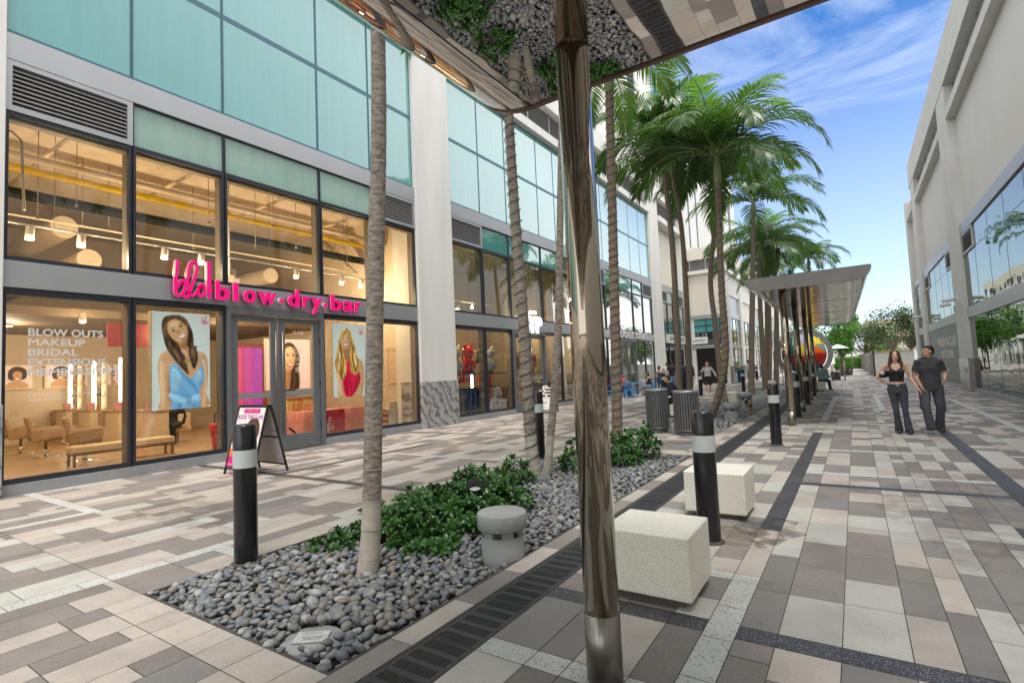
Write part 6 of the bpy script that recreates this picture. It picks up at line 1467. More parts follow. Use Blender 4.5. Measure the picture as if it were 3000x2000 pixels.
for k,(x,y,rz,lab) in enumerate(((-9.95,26.35,R(8),'blue cafe chair with its back to us, nearest the litter bins'),(-10.32,26.9,R(25),'blue cafe chair turned aside behind the nearest one'),(-9.95,29.6,R(88),'blue cafe chair under the woman in the dark top'),
     (-10.95,25.7,R(-80),'blue cafe chair at the left, partly behind a palm trunk'),(-11.0,27.9,R(-92),'blue cafe chair under the person in the pink top'))): place(cc,k>0,(x,y,0),rz,lab)
def cafe_table(x,y,label):
    t=thing('cafe_table',label,'table',(x,y,0)); MB().box(x-.36,x+.36,y-.36,y+.36,.725,.75).build('tabletop',blue,t,bevel=.006); MB().cyl((x,y),.03,.03,.724,12).build('leg',blue,t); MB().lathe((x,y,0),[(.0,.0),(.25,.0),(.25,.02),(.03,.035),(0,.035)],24).build('base',blue,t)
cafe_table(-10.35,28.5,'square blue cafe table between the two seated people'); cafe_table(-10.6,26.1,'square blue cafe table behind the palm trunk')

# ---------------------------------------------------------------- globe sculpture and the far end
gl=thing('globe_sculpture','big painted globe in a grey ring beyond the far canopy','sculpture',(-2.9,41.0,.2))
gc=Vector((-2.9,41.0,2.05)); gm=[mat('globe_'+n,c,.35) for n,c in (('slate',(.035,.05,.075)),('green',(.01,.30,.14)),('yellow',(.75,.55,.01)),('red',(.50,.02,.02)),('orange',(.70,.14,.02)),('teal',(.03,.38,.36)),('lilac',(.45,.38,.58)),('pale_green',(.25,.55,.38)))]
m=MB(); seg,ring=120,72; v=[];f=[];mi=[]; rg=1.36
for i in range(ring+1):
    for k in range(seg):
        ph=math.pi*i/ring; th=2*math.pi*k/seg; v.append(gc+Vector((rg*math.sin(ph)*math.cos(th),rg*math.sin(ph)*math.sin(th),-rg*math.cos(ph))))
for i in range(ring):
    for k in range(seg):
        f.append((i*seg+k,i*seg+(k+1)%seg,(i+1)*seg+(k+1)%seg,(i+1)*seg+k)); p=(v[f[-1][0]]+v[f[-1][2]])/2-gc; p/=rg; x,y,z=p
        a=math.sin(x*4.2+1.0)+.7*math.sin(z*5.1-x*2); b=math.sin(z*4.5+y*2.4+x*1.5)
        if x<-.42 or z<-.62: c=0
        elif z>.45: c=2 if x>.25 else (7 if x<-.1 else 6)
        elif z>.0: c=2 if (a>.35 and x>-.05) else (1 if x<.12 else (5 if b>.86 else 4))
        elif z>-.4: c=3 if a<.5 else (4 if b>0 else 2)
        else: c=3 if a<-.2 else 0
        mi.append(c)
m.v=[tuple(q) for q in v]; m.f=[list(q) for q in f]; m.m=mi; m.s=[True]*len(f); m.build('globe',gm,gl)
m=MB(); n=56; vs=[]
for yq in (-.10,.10):
    for r in (1.42,1.72):
        for k in range(n): vs.append(gc+Vector((r*math.cos(2*math.pi*k/n),yq,r*math.sin(2*math.pi*k/n))))
fs=[]
for k in range(n):
    q=(k+1)%n; fs+=[(k,n+k,n+q,q),(2*n+k,2*n+q,3*n+q,3*n+k),(k,q,2*n+q,2*n+k),(n+k,3*n+k,3*n+q,n+q)]
m.add(vs,fs); m.build('ring',mat('grey_ring_metal',(.24,.25,.27),.4,metal=.3),gl); MB().box(-3.5,-2.3,40.5,41.5,-.02,.36).build('pedestal',conc,gl)
hoard=mat('white_hoarding_panel',(.62,.62,.56),.7,var=.06,scale=.5,stretch=(1,1,.2))
hf=thing('fence','long white site fence of flat panels running away at the far right','fence',(1.0,80,0))
hm=MB(); hp=MB()
for k in range(22):
    y0=53.2+k*3.4; x0=1.30-.0125*(y0-52.8); hm.box(x0,x0+.05,y0,y0+3.36,.05,2.05)
    MB().box(x0-.03,x0+.09,y0-.04,y0,0,2.1).build('post',mat('fence_post',(.22,.22,.20),.7),hf)
hm.build('panel',hoard,hf)
hf2=thing('fence','white fence panel facing us behind the walking couple','fence',(2.6,52.9,0))
MB().box(1.42,3.98,52.85,52.9,.10,2.02).build('panel',hoard,hf2); MB().box(1.24,1.40,52.75,52.95,0,2.12).build('post',mat('dark_post',(.05,.05,.04),.7),hf2); MB().box(1.24,3.98,52.8,52.95,2.03,2.12).build('rail',mat('ochre_rail',(.42,.26,.05),.7),hf2)
def broadleaf(label,x,y,h,rx,rz,n,seed,lm,ls=.35,trunk=.16,cz=.62,group='trees at the far end'):
    rs=random.Random(seed); t=thing('broadleaf_tree',label,'tree',(x,y,0),group); tk=MB(); tk.tube([(x,y,-.1),(x+.1,y,h*.25),(x-.05,y,h*.5)],[trunk,trunk*.8,trunk*.5],10)
    m=MB(); lobes=[]
    for k in range(13):
        a=rs.random()*6.28; u=rs.uniform(-.75,.95); r=math.sqrt(max(0,1-u*u))*rs.uniform(.4,.85); lobes.append(Vector((x+math.cos(a)*r*rx,y+math.sin(a)*r*rx,h*cz+u*rz*.75)))
        tk.tube([(x,y,h*.3),(x+math.cos(a)*r*rx*.5,y+math.sin(a)*r*rx*.5,h*.5),lobes[-1]],[trunk*.45,trunk*.3,.02],6)
    for L_ in lobes:
        lr=rs.uniform(.35,.55)*rx
        for _ in range(n):
            d=Vector((rs.gauss(0,1),rs.gauss(0,1),rs.gauss(0,1)*.7)); d.normalize(); p=L_+d*lr*(rs.random()**.4); 
            nn=Vector((rs.gauss(0,.6),rs.gauss(0,.6),1)).normalized(); A=nn.orthogonal().normalized(); q=rs.random()*6.28; B=nn.cross(A); U=A*math.cos(q)+B*math.sin(q); V_=nn.cross(U); s=ls*rs.uniform(.5,1.1)
            m.add([p-U*s*.5,p+V_*s*.3,p+U*s*.5-Vector((0,0,s*.15)),p-V_*s*.3],[(0,1,2,3)],0)
    m.build('crown',lm,t); tk.build('trunk',bark_b,t)
lg=leafmat('bright_tree_leaf',(.03,.13,.012),(.08,.24,.025),.3,.5,(.2,.5,.05)); ld=leafmat('olive_tree_leaf',(.022,.055,.015),(.07,.10,.03),.2,.55,(.15,.28,.06)); lo_=leafmat('golden_tree_leaf',(.30,.20,.01),(.45,.30,.03),.3,.5,(.6,.45,.08))
broadleaf('bright green bushy tree beside the far canopy end',-1.1,58,6.4,2.1,2.6,240,1,lg,.38)
broadleaf('dark spreading tree above the white fence, behind the couple',3.6,72,7.2,3.2,2.4,260,2,ld,.34,.2,.66)
broadleaf('olive green tree at the left of the white fence',1.4,78,6.2,2.6,2.2,220,3,ld,.34,.16,.6)
broadleaf('pale tree close to the right building, above the fence',6.0,82,7.6,2.9,2.3,230,4,ld,.36,.18,.62)
broadleaf('small golden tree between the green tree and the dark tree',-.4,92,7.4,1.3,1.4,80,5,lo_,.34,.12,.82)
broadleaf('low green tree behind the fence at the centre',3.8,92,4.6,2.6,1.6,120,6,lg,.36)
broadleaf('tree beyond the globe, between the canopy posts',-4.2,62,6.5,1.9,2.2,120,7,lg,.36)
hdg=MB(); rs=random.Random(5)
for k in range(2600):
    p=Vector((rs.uniform(-2.6,1.1),rs.uniform(96,98),rs.uniform(.0,1.9))); U=Vector((rs.gauss(0,1),rs.gauss(0,1),rs.gauss(0,1))).normalized(); V_=U.orthogonal().normalized(); s=.22; hdg.add([p-U*s*.5,p+V_*s*.35,p+U*s*.5,p-V_*s*.35],[(0,1,2,3)])
hdg.box(-2.6,1.1,96.3,97.7,0,1.6); tag(hdg.build('hedge',lg),'clipped bright green hedge across the far end of the walk','hedge')
pu=thing('parasol','white cafe parasol right of the globe','parasol',(-1.0,46,0)); MB().cyl((-1.0,46),.03,0,2.6,8).build('pole',brushed,pu); MB().lathe((-1.0,46,0),[(.75,2.38),(.4,2.55),(.0,2.72)],8).build('canopy',mat('white_canvas',(.75,.76,.75),.8),pu)
for k,(x,y,lab) in enumerate(((-1.3,47.0,'planter with pale flowers right of the globe'),(-.55,60,'dark round planter near the hedge'))):
    t=thing('planter',lab,'planter',(x,y,0)); MB().lathe((x,y,0),[(.28,0),(.36,.6),(.32,.6),(.3,.5),(0,.5)],20).build('pot',mat('dark_planter',(.05,.055,.06),.5),t); m=MB(); rs=random.Random(k)
    for j in range(26): rosette(m,Vector((x+rs.gauss(0,.2),y+rs.gauss(0,.2),.62+rs.random()*.6)),Vector((rs.gauss(0,.5),rs.gauss(0,.5),1)),rs,.2,6)
    m.build('foliage',lg,t)
t=thing('railing','thin steel railing with a tall end post by the globe','railing',(-1.6,45,0)); m=MB()
for z in (.45,.75,1.05): m.tube([(-4.6,44,z),(-1.35,44,z)],.02,8)
for x in (-4.6,-3.6,-2.5,-1.35): m.tube([(x,44,0),(x,44,1.08)],.03,8)
m.build('rails',brushed,t); MB().tube([(-.68,45,0),(-.66,45,1.45)],.045,10).build('end_post',mat('tan_post',(.30,.24,.18),.6),t)
bbg=thing('apartment_building','pale yellow apartment block far behind the trees','building',(8,190,0)); MB().box(3,22,190,205,0,12.5).build('wall',mat('pale_yellow_wall',(.66,.58,.40),.9),bbg)
for k in range(3):
    m=MB(); [m.box(4+1.6*q,4.9+1.6*q,189.9,189.98,3.0+3.2*k,4.3+3.2*k) for q in range(11)]; m.build('window_row',mat('far_glass',(.20,.24,.26),.3),bbg)
lowb=thing('low_building','long low white building closing the far end of the walk','building',(-4,150,0)); MB().box(-22,14,150,156,0,3.6).build('wall',white_wall,lowb); MB().box(-22.2,14.2,149.6,156.2,3.6,3.9).build('roof',grey_wall,lowb)
# ---------------------------------------------------------------- people
FT=bpy.data.textures.new('folds','CLOUDS'); FT.noise_scale=.10; FT.noise_depth=2
def remeshed(mb, name, mt, parent, voxel, it=2, tex=None):
    ob = mb.build(name, mt); md = ob.modifiers.new('r','REMESH'); md.mode='VOXEL'; md.voxel_size=voxel; md.use_smooth_shade=True
    if it: s=ob.modifiers.new('s','SMOOTH'); s.iterations=it; s.factor=.5
    if name in ('shirt','tee_shirt','jacket','dress','trousers','skirt','shorts'):
        d_=ob.modifiers.new('d','DISPLACE'); d_.texture=FT; d_.strength=.018; d_.mid_level=.30; d_.texture_coords='LOCAL'
    dg=bpy.context.evaluated_depsgraph_get(); me=bpy.data.meshes.new_from_object(ob.evaluated_get(dg)); me.name=name
    me.materials.clear(); me.materials.append(mt if not isinstance(mt,(list,tuple)) else mt[0])
    old=ob.data; ob.modifiers.clear(); ob.data=me; bpy.data.meshes.remove(old)
    for p in me.polygons: p.use_smooth=True
    ob.parent=parent; return ob
SK={'fair':mat('fair_skin',(.62,.38,.285),.5,var=.05),'tan':mat('tan_skin',(.52,.30,.20),.5,var=.05),'brown':mat('brown_skin',(.25,.13,.08),.5,var=.05)}
HA={'dark':mat('dark_hair',(.018,.011,.008),.45,var=.3,scale=40,stretch=(6,6,1)),'brown':mat('brown_hair',(.06,.03,.016),.45,var=.3,scale=40,stretch=(6,6,1)),'blond':mat('light_brown_hair',(.20,.11,.045),.45,var=.3,scale=40,stretch=(6,6,1))}
def cl(n,c,rough=.85,bump=.25): return mat('wear_'+n,c,rough,var=.16,scale=9,bump=bump,bscale=35)
eye_w=mat('eye_white',(.6,.58,.55),.3); eye_d=mat('eye_dark',(.02,.012,.01),.2); lipm=mat('lips',(.36,.10,.09),.5); brow=mat('eyebrow',(.03,.018,.012),.8)
def ltube(m,pts,rad,n=12):
    m.tube(pts,rad,n); m.ell(pts[0],rad[0],10,6); m.ell(pts[-1],rad[-1],10,6)
def person(label, loc, rz=0., H=1.75, skin='fair', hair='dark', hstyle='short', top=None, bottom=None, shoes=(.02,.02,.022), J=None, fem=False, head=(0,0), vox=.02, face=False, lean=0., seat=None, extra=None, group=None):
    t=thing('person',label,'person',(loc[0],loc[1],loc[2] if len(loc)>2 else 0),group,rz); t.scale=(H/1.75,)*3; ORG[t.name]=(0,0,0)
    sw=.165 if fem else .195; hw=.10
    j=dict(hL=(-hw,0,.93),kL=(-.105,-.03,.50),aL=(-.105,.03,.085),hR=(hw,0,.93),kR=(.105,-.03,.50),aR=(.105,.03,.085),
           sL=(-sw,.0,1.435),eL=(-sw-.06,.04,1.15),wL=(-sw-.06,-.05,.91),sR=(sw,.0,1.435),eR=(sw+.06,.04,1.15),wR=(sw+.06,-.05,.91),
           pel=(0,0,.95),wai=(0,0,1.12),che=(0,0,1.30),upp=(0,.0,1.425),nec=(0,.012,1.505),hea=(0,-.012,1.625),fL=(-.115,-.13,.035),fR=(.115,-.13,.035),hdL=None,hdR=None)
    if seat is not None:                           # sit: lower the trunk, bend hips and knees
        dz=seat-.86
        for k in ('pel','wai','che','upp','nec','hea','sL','sR','eL','eR','wL','wR','hL','hR'):
            x,y,z=j[k]; j[k]=(x,y-lean*(z-.9),z+dz)
        j['kL']=(-.13,-.43,seat+.03); j['kR']=(.13,-.43,seat+.03); j['aL']=(-.13,-.40,.09); j['aR']=(.13,-.40,.09); j['fL']=(-.14,-.55,.035); j['fR']=(.14,-.55,.035)
    if J: j.update(J)
    V=Vector; q={k:(V(v) if v is not None else None) for k,v in j.items()}
    hv=vox
    m=MB()
    # trunk
    wd=(.150,.118,.145,.135) if fem else (.155,.142,.172,.155); dp=(.115,.092,.112,.085) if fem else (.112,.105,.122,.092)
    m.tube([q['pel']-V((0,0,.09)),q['pel'],q['wai'],q['che'],q['upp'],q['upp']+V((0,.005,.045))],[(wd[0]*.8,dp[0]*.9),(wd[0],dp[0]),(wd[1],dp[1]),(wd[2],dp[2]),(wd[3],dp[3]),(.07,.06)],18,side=(1,0,0))
    m.tube([q['upp'],q['nec'],q['hea']-V((0,.0,.05))],[.062,.052 if fem else .060,.055],12)
    if fem:
        for s in (-1,1): m.ell(q['che']+V((s*.068,-.085,-.005)),(.06,.055,.06),10,8)
    # head
    yaw,pit=head; RM=Matrix.Rotation(yaw,3,'Z')@Matrix.Rotation(pit,3,'X'); hc=q['hea']
    hp=lambda x,y,z: hc+RM@V((x,y,z))
    m.ell(hp(0,.012,.025),(.076,.097,.093),18,14,rot=RM); m.ell(hp(0,-.028,-.045),(.058,.062,.066),14,10,rot=RM); m.ell(hp(0,-.055,-.085),(.032,.032,.026),10,8,rot=RM)
    m.tube([hp(0,-.088,.03),hp(0,-.105,-.01),hp(0,-.108,-.022)],[.009,.014,.017],8); 
    for s in (-1,1): m.ell(hp(s*.077,.012,-.008),(.013,.022,.033),8,6,rot=RM)
    # limbs
    for s in 'LR':
        ltube(m,[q['s'+s],(q['s'+s]*.45+q['e'+s]*.55),q['e'+s]],[.056 if not fem else .046,.047 if not fem else .039,.040 if not fem else .034])
        ltube(m,[q['e'+s],q['e'+s]*.65+q['w'+s]*.35,q['w'+s]],[.040 if not fem else .034,.042 if not fem else .034,.027 if not fem else .023])
        hd=(q['hd'+s] if q['hd'+s] is not None else (q['w'+s]-q['e'+s])); hd=hd.normalized(); inw=V((1 if s=='L' else -1,0,0)); A=(inw-hd*inw.dot(hd)); A=A.normalized() if A.length>1e-3 else V((0,1,0)); B=hd.cross(A)   # A palm normal, B across the knuckles
        w0=q['w'+s]; m.tube([w0,w0+hd*.04,w0+hd*.085],[(.020,.026),(.019,.038),(.015,.038)],12,side=A)
        fr_=.0085 if vox<.012 else .011
        for k,(off,l) in enumerate(((-.029,.066),(-.010,.078),(.010,.073),(.028,.058))):
            b0=w0+hd*.082+B*off; b1=b0+(hd*.93+A*.30).normalized()*l*.42; b2=b1+(hd*.70+A*.72).normalized()*l*.32; b3=b2+(hd*.35+A*.95).normalized()*l*.27
            m.tube([b0-hd*.02,b0,b1,b2,b3],[fr_,fr_,fr_*.95,fr_*.9,fr_*.7],8)
        fwd=V((0,-1,0)); sg=1 if B.dot(fwd)>0 else -1
        p0=w0+hd*.03+B*sg*.022; m.tube([p0,p0+hd*.03+B*sg*.026+A*.008,p0+hd*.062+B*sg*.028+A*.02],[.012,.0105,.008],8)
        th=(.080,.066,.052) if fem else (.085,.070,.055)
        ltube(m,[q['h'+s],q['h'+s]*.5+q['k'+s]*.5,q['k'+s]],th)
        ltube(m,[q['k'+s],q['k'+s]*.68+q['a'+s]*.32,q['a'+s]],[.050,.053,.036])
        m.tube([q['a'+s]+V((0,.02,-.02)),(q['a'+s]*.4+q['f'+s]*.6)-V((0,0,.012)),q['f'+s]],[(.036,.045),(.042,.028),(.035,.018)],10,side=(1,0,0))
    remeshed(m,'body',SK[skin],t,hv,2)
    # shoes
    sm_=mat('shoe_%d'%int(shoes[0]*999+shoes[2]*99),shoes,.6)
    for s in 'LR':
        a,f=q['a'+s],q['f'+s]; d=(f-a); 
        mm=MB(); mm.tube([a+V((0,.055,-.045)),a+V((0,.045,-.01)),a*.55+f*.45+V((0,0,.004)),f+V((0,0,.012)),f+d.normalized()*.045],[(.040,.03),(.047,.060),(.050,.045),(.050,.032),(.030,.020)],14,side=(1,0,0)); mm.ell(a+V((0,.03,-.03)),(.044,.05,.045)); remeshed(mm,'shoe',sm_,t,max(hv,.010),1)
    g=.012
    if top:
        mt,slv,hem,ease=top['m'],top.get('sleeve',0),top.get('hem',.95),top.get('ease',.018); mm=MB(); dz=q['pel'].z-.95
        hemz=hem+dz; pc=q['pel'] if seat is None else q['pel']
        def at(z): 
            for a_,b_ in (('pel','wai'),('wai','che'),('che','upp')):
                if q[a_].z<=z<=q[b_].z: u=(z-q[a_].z)/max(1e-4,(q[b_].z-q[a_].z)); return q[a_].lerp(q[b_],u)
            return V((q['pel'].x,q['pel'].y,z)) if z<q['pel'].z else V((q['upp'].x,q['upp'].y,z))
        topz=top.get('top',None)
        chain=[at(hemz)]
        for k in ('pel','wai','che','upp'):
            if q[k].z>hemz+.02: chain.append(q[k])
        W_={'pel':0,'wai':1,'che':2,'upp':3}; rad=[]
        for c in chain:
            z=c.z-dz; 
            zs=(.95,1.12,1.30,1.425); i=0
            while i<2 and z>zs[i+1]: i+=1
            u=max(0,min(1,(z-zs[i])/(zs[i+1]-zs[i]))); e=ease*(1.0 if z>1.2 else top.get('loose',1.3))
            rad.append((wd[i]+(wd[i+1]-wd[i])*u+e, dp[i]+(dp[i+1]-dp[i])*u+e))
        if topz: 
            chain=[c for c in chain if c.z<topz+dz-.01]+[at(topz+dz)]; rad=rad[:len(chain)-1]+[(rad[min(len(chain)-1,len(rad)-1)])]
        else: chain.append(q['upp']+V((0,.006,.055))); rad.append((.080,.070))
        mm.tube(chain,rad,24,side=(1,0,0))
        if fem:
            for s in (-1,1): mm.ell(q['che']+V((s*.068,-.088,-.005)),(.068,.060,.066),10,8)
        if slv:
            for s in 'LR':
                mm.ell(q['s'+s]+V((0,0,-.012)),(.060 if not fem else .050)+ease*.25,12,8); mm.tube([q['upp']+V((0,.006,.045)),q['upp'].lerp(q['s'+s],.55)+V((0,0,.020)),q['s'+s]+V((0,0,-.012))],[.060,.062,.058] if not fem else [.05,.05,.05],12)
                if slv<=1: e=q['s'+s].lerp(q['e'+s],slv); mm.tube([q['s'+s],q['s'+s].lerp(e,.5),e],[.058+ease*.25 if not fem else .052,.054+ease*.5 if not fem else .05,.055+ease*.9 if not fem else .052],14)
                else:
                    ltube(mm,[q['s'+s],q['e'+s]],[.064 if not fem else .056,.053]); mm.tube([q['e'+s],q['w'+s]],[.053,.042],14); mm.ell(q['e'+s],.054)
        remeshed(mm,top.get('name','shirt'),mt,t,hv if hv>.012 else .009,3 if hv>.012 else 2)
        if top.get('straps'):
            st=MB()
            for s in (-1,1): st.tube(cat_smooth([q['che']+V((s*.085,-.125,.05)),q['che']+V((s*.095,-.09,.135)),q['upp']+V((s*.095,-.01,.052)),q['che']+V((s*.085,.10,.06))],5),.007,6)
            st.build('strap',mt,t)
    if bottom:
        mt=bottom['m']; ty=bottom.get('type','trousers'); mm=MB(); ez=bottom.get('ease',.014); ln=bottom.get('len',1.0)
        mm.tube([q['pel']+V((0,0,.075)),q['pel'],q['pel']-V((0,0,.10))],[(wd[0]*.98+g,dp[0]+g),(wd[0]+g,dp[0]+g),(wd[0]*.92+g,dp[0]+g)],20,side=(1,0,0))
        if ty=='skirt':
            fz=bottom.get('hem',.55); mm.tube([q['pel'],q['pel']+V((0,0,-.12)),V((q['pel'].x,q['pel'].y,fz))],[(wd[0]+.02,dp[0]+.02),(wd[0]+.05,dp[0]+.05),(wd[0]+bottom.get('flare',.09),dp[0]+bottom.get('flare',.09))],20,side=(1,0,0))
        else:
            for s in 'LR':
                mm.ell(q['h'+s],.094+ez*.4)
                kr=.060+ez; 
                if ln<=.5: e=q['h'+s].lerp(q['k'+s],ln*2); mm.tube([q['h'+s],e],[.096+ez,.085+ez],14)
                else:
                    fl=bottom.get('flare',0.0); cuff=q['a'+s]+V((0,.0,-.045+.0)); mm.tube([q['h'+s],q['h'+s].lerp(q['k'+s],.5),q['k'+s]],[.093+ez*.8,.080+ez,kr],16); mm.ell(q['k'+s],kr)
                    mm.tube([q['k'+s],q['k'+s].lerp(q['a'+s],.4),q['k'+s].lerp(q['a'+s],.75),cuff],[kr,.060+ez,.055+ez+fl*.6,.056+ez+fl],16)
        remeshed(mm,{'skirt':'skirt'}.get(ty,'shorts' if ln<=.5 else 'trousers'),mt,t,hv if hv>.012 else .009,3 if hv>.012 else 2)
    # hair
    mm=MB(); hm=HA[hair]
    if hstyle=='short':
        mm.ell(hp(0,.030,.048),(.082,.094,.082),14,10,rot=RM); mm.ell(hp(0,.062,.0),(.072,.062,.075),12,8,rot=RM); mm.ell(hp(.012,-.030,.092),(.060,.050,.026),12,8,rot=RM)
        for s in (-1,1): mm.ell(hp(s*.068,.035,.02),(.018,.045,.05),8,6,rot=RM)
    else:
        mm.ell(hp(0,.028,.046),(.086,.100,.086),14,10,rot=RM); mm.ell(hp(0,.070,-.03),(.078,.060,.11),12,8,rot=RM)
        if hstyle=='bun': mm.ell(hp(0,.075,.11),(.045,.045,.04),10,8)
        if hstyle=='long':
            for s in (-1,1):
                mm.tube([hp(s*.045,-.055,.105),hp(s*.075,-.035,.045),hp(s*.088,-.012,-.04),hc+V((s*.105,-.045,-.16)),hc+V((s*.100,-.085,-.27))],[(.016,.03),(.018,.04),(.024,.048),(.030,.045),(.014,.026)],10,side=(1,0,0))
            mm.tube([hp(0,.09,.03),hc+V((0,.115,-.10)),hc+V((0,.13,-.25)),hc+V((0,.125,-.38))],[(.08,.05),(.10,.045),(.10,.035),(.05,.02)],14,side=(1,0,0))
        if hstyle=='longback':
            mm.tube([hp(0,.09,.03),hc+V((0,.115,-.10)),hc+V((0,.13,-.27)),hc+V((0,.125,-.42))],[(.085,.055),(.11,.05),(.105,.04),(.04,.02)],14,side=(1,0,0))
    remeshed(mm,'hair',hm,t,hv if hv>.012 else .008,1)
    if face:
        for s in (-1,1):
            e=MB(); e.ell(hp(s*.032,-.074,.016),(.0145,.010,.0075),12,8,rot=RM); e.build('eye',eye_w,t); e=MB(); e.ell(hp(s*.032,-.081,.016),(.0075,.0048,.0072),10,8,rot=RM); e.build('iris',eye_d,t)
            b=MB(); b.tube([hp(s*.016,-.083,.034),hp(s*.032,-.085,.041),hp(s*.052,-.070,.035)],[.003,.0042,.002],6); b.build('eyebrow',brow,t)
        l=MB(); l.tube([hp(-.024,-.082,-.052),hp(-.010,-.091,-.050),hp(.010,-.091,-.050),hp(.024,-.082,-.052)],[(.003,.003),(.006,.006),(.006,.006),(.003,.003)],8); l.tube([hp(-.02,-.083,-.058),hp(0,-.091,-.061),hp(.02,-.083,-.058)],[.003,.006,.003],8); l.build('lips',lipm,t)
    return t,q,hp
denim_d=cl('charcoal_denim',(.048,.053,.070),bump=.6); grey_den=cl('washed_grey_denim',(.070,.074,.092),bump=.7); wash=cl('washed_black_tee',(.046,.044,.052),bump=.6); lace=cl('black_lace',(.010,.010,.011),.7)
# --- the walking couple
tw,qw,hpw=person('woman with long brown hair in a black lace top and dark trousers, holding hands',(.70,13.55),0,1.73,'fair','brown','long',dict(m=lace,sleeve=0,hem=1.085,top=1.335,ease=.007,loose=1.0,straps=True,name='lace_top'),dict(m=denim_d,ease=-.006,flare=.022),(.012,.012,.012),
  dict(eL=(-.335,.06,1.19),wL=(-.165,.10,1.035),hdL=(.8,-.1,-.45),eR=(.225,.01,1.175),wR=(.335,-.08,.945),hdR=(.55,-.15,-.75),hL=(-.085,0,.93),hR=(.085,0,.93),kL=(-.055,-.03,.50),aL=(-.025,.06,.085),fL=(-.03,-.10,.035),kR=(.10,-.07,.50),aR=(.135,-.06,.085),fR=(.155,-.22,.035)),True,(.12,-.05),.0075,True)
m=MB(); m.tube([(.148*math.cos(a),.112*math.sin(a),1.015+.0) for a in [k*math.pi/16 for k in range(33)]],.0,4) if False else None
bel=MB(); n=36
vs=[((.150+.012+e)*math.cos(2*math.pi*k/n),(.115+.016+e)*math.sin(2*math.pi*k/n),z) for e,z in ((0,1.005),(.004,1.005),(.004,1.04),(0,1.04)) for k in range(n)]
bel.add(vs,[(a*n+k,a*n+(k+1)%n,((a+1)%4)*n+(k+1)%n,((a+1)%4)*n+k) for a in range(4) for k in range(n)],0)
for k in range(n):
    if k%2==0: bel.ell((.167*math.cos(2*math.pi*k/n),.136*math.sin(2*math.pi*k/n),1.022),.006,6,4,1)
bel.box(-.025,-.018,-.142,-.136,1.0,1.046,1).box(.018,.025,-.142,-.136,1.0,1.046,1).box(-.018,.018,-.142,-.136,1.0,1.007,1).box(-.018,.018,-.142,-.136,1.039,1.046,1)
bel.build('belt',[mat('black_leather',(.012,.01,.01),.4),mat('silver_stud',(.6,.6,.58),.3,metal=.9)],tw)
ear=MB(); 
for s in (-1,1): ear.tube([hpw(s*.083,-.0,-.05),hpw(s*.084,0,-.085)],.004,6)
ear.build('earring',MATS['silver_stud'],tw)
MB().obox((-.07,-.100,.735),(.98,-.15,.1),(.15,.98,0),(0,.0,1),.036,.010,.006).build('pocket_flap',denim_d,tw); MB().obox((.092,-.122,.755),(.98,.15,0),(-.15,.98,0),(0,0,1),.036,.010,.006).build('pocket_flap',denim_d,tw)
tat=MB()
for k,(u,a) in enumerate(((.3,.3),(.5,1.2),(.72,.2),(.88,-.5))):
    p=qw['eR'].lerp(qw['wR'],u); tat.ell(p+Vector((.010*math.cos(a),-.027,.01*math.sin(a))),(.007,.004,.013),8,5)
p=qw['sR'].lerp(qw['eR'],.72); tat.ell(p+Vector((0,-.032,0)),(.014,.005,.022),10,6)
tat.build('tattoo',mat('grey_tattoo_ink',(.14,.10,.10),.6),tw)
hb=thing('handbag','black shoulder bag tucked under the arm of the woman in the lace top','handbag',(.52,13.6,1.2)); hbm=MB(); hbm.ell((.485,13.60,1.235),(.115,.055,.080),16,10); hbm.ell((.47,13.58,1.26),(.06,.05,.05),12,8,1); hbm.tube(cat_smooth([(.42,13.60,1.27),(.52,13.60,1.44),(.55,13.62,1.46),(.56,13.66,1.40),(.54,13.64,1.28)],5),.008,6); hbm.build('bag',[mat('bag_leather',(.010,.010,.011),.28),mat('bag_silver',(.55,.56,.56),.25,metal=.6)],hb)
tm,qm,hpm=person('short haired man in a washed black oversized tee and baggy jeans, looking left',(1.275,13.86),0,1.80,'tan','dark','short',dict(m=wash,sleeve=.72,hem=.845,ease=.010,loose=2.6,name='tee_shirt'),dict(m=grey_den,ease=.012,flare=.014),(.03,.03,.028),
  dict(sL=(-.172,0,1.425),sR=(.172,0,1.425),eL=(-.245,.02,1.155),wL=(-.155,-.12,.925),hdL=(.25,-.25,-.9),eR=(.255,.06,1.17),wR=(.215,-.17,1.075),hdR=(-.1,-.55,-.75),hL=(-.10,0,.91),kL=(-.115,-.16,.50),aL=(-.06,-.16,.115),fL=(-.055,-.30,.10),kR=(.13,.00,.49),aR=(.105,.17,.09),fR=(.135,.03,.035)),False,(-1.05,.0),.0075,True)
col_=MB(); col_.lathe((qm['upp'].x,qm['upp'].y-.008,qm['upp'].z+.05),[(.074,-.012),(.084,-.002),(.080,.012),(.070,.010)],24); col_.build('collar',wash,tm)
MB().obox((.203,.02,.52),(0,1,0),(1,0,0),(0,0,1),.07,.012,.085).build('cargo_pocket',grey_den,tm); MB().obox((-.188,-.10,.56),(0,1,0),(1,0,0),(0,0,1),.07,.012,.085).build('cargo_pocket',grey_den,tm)
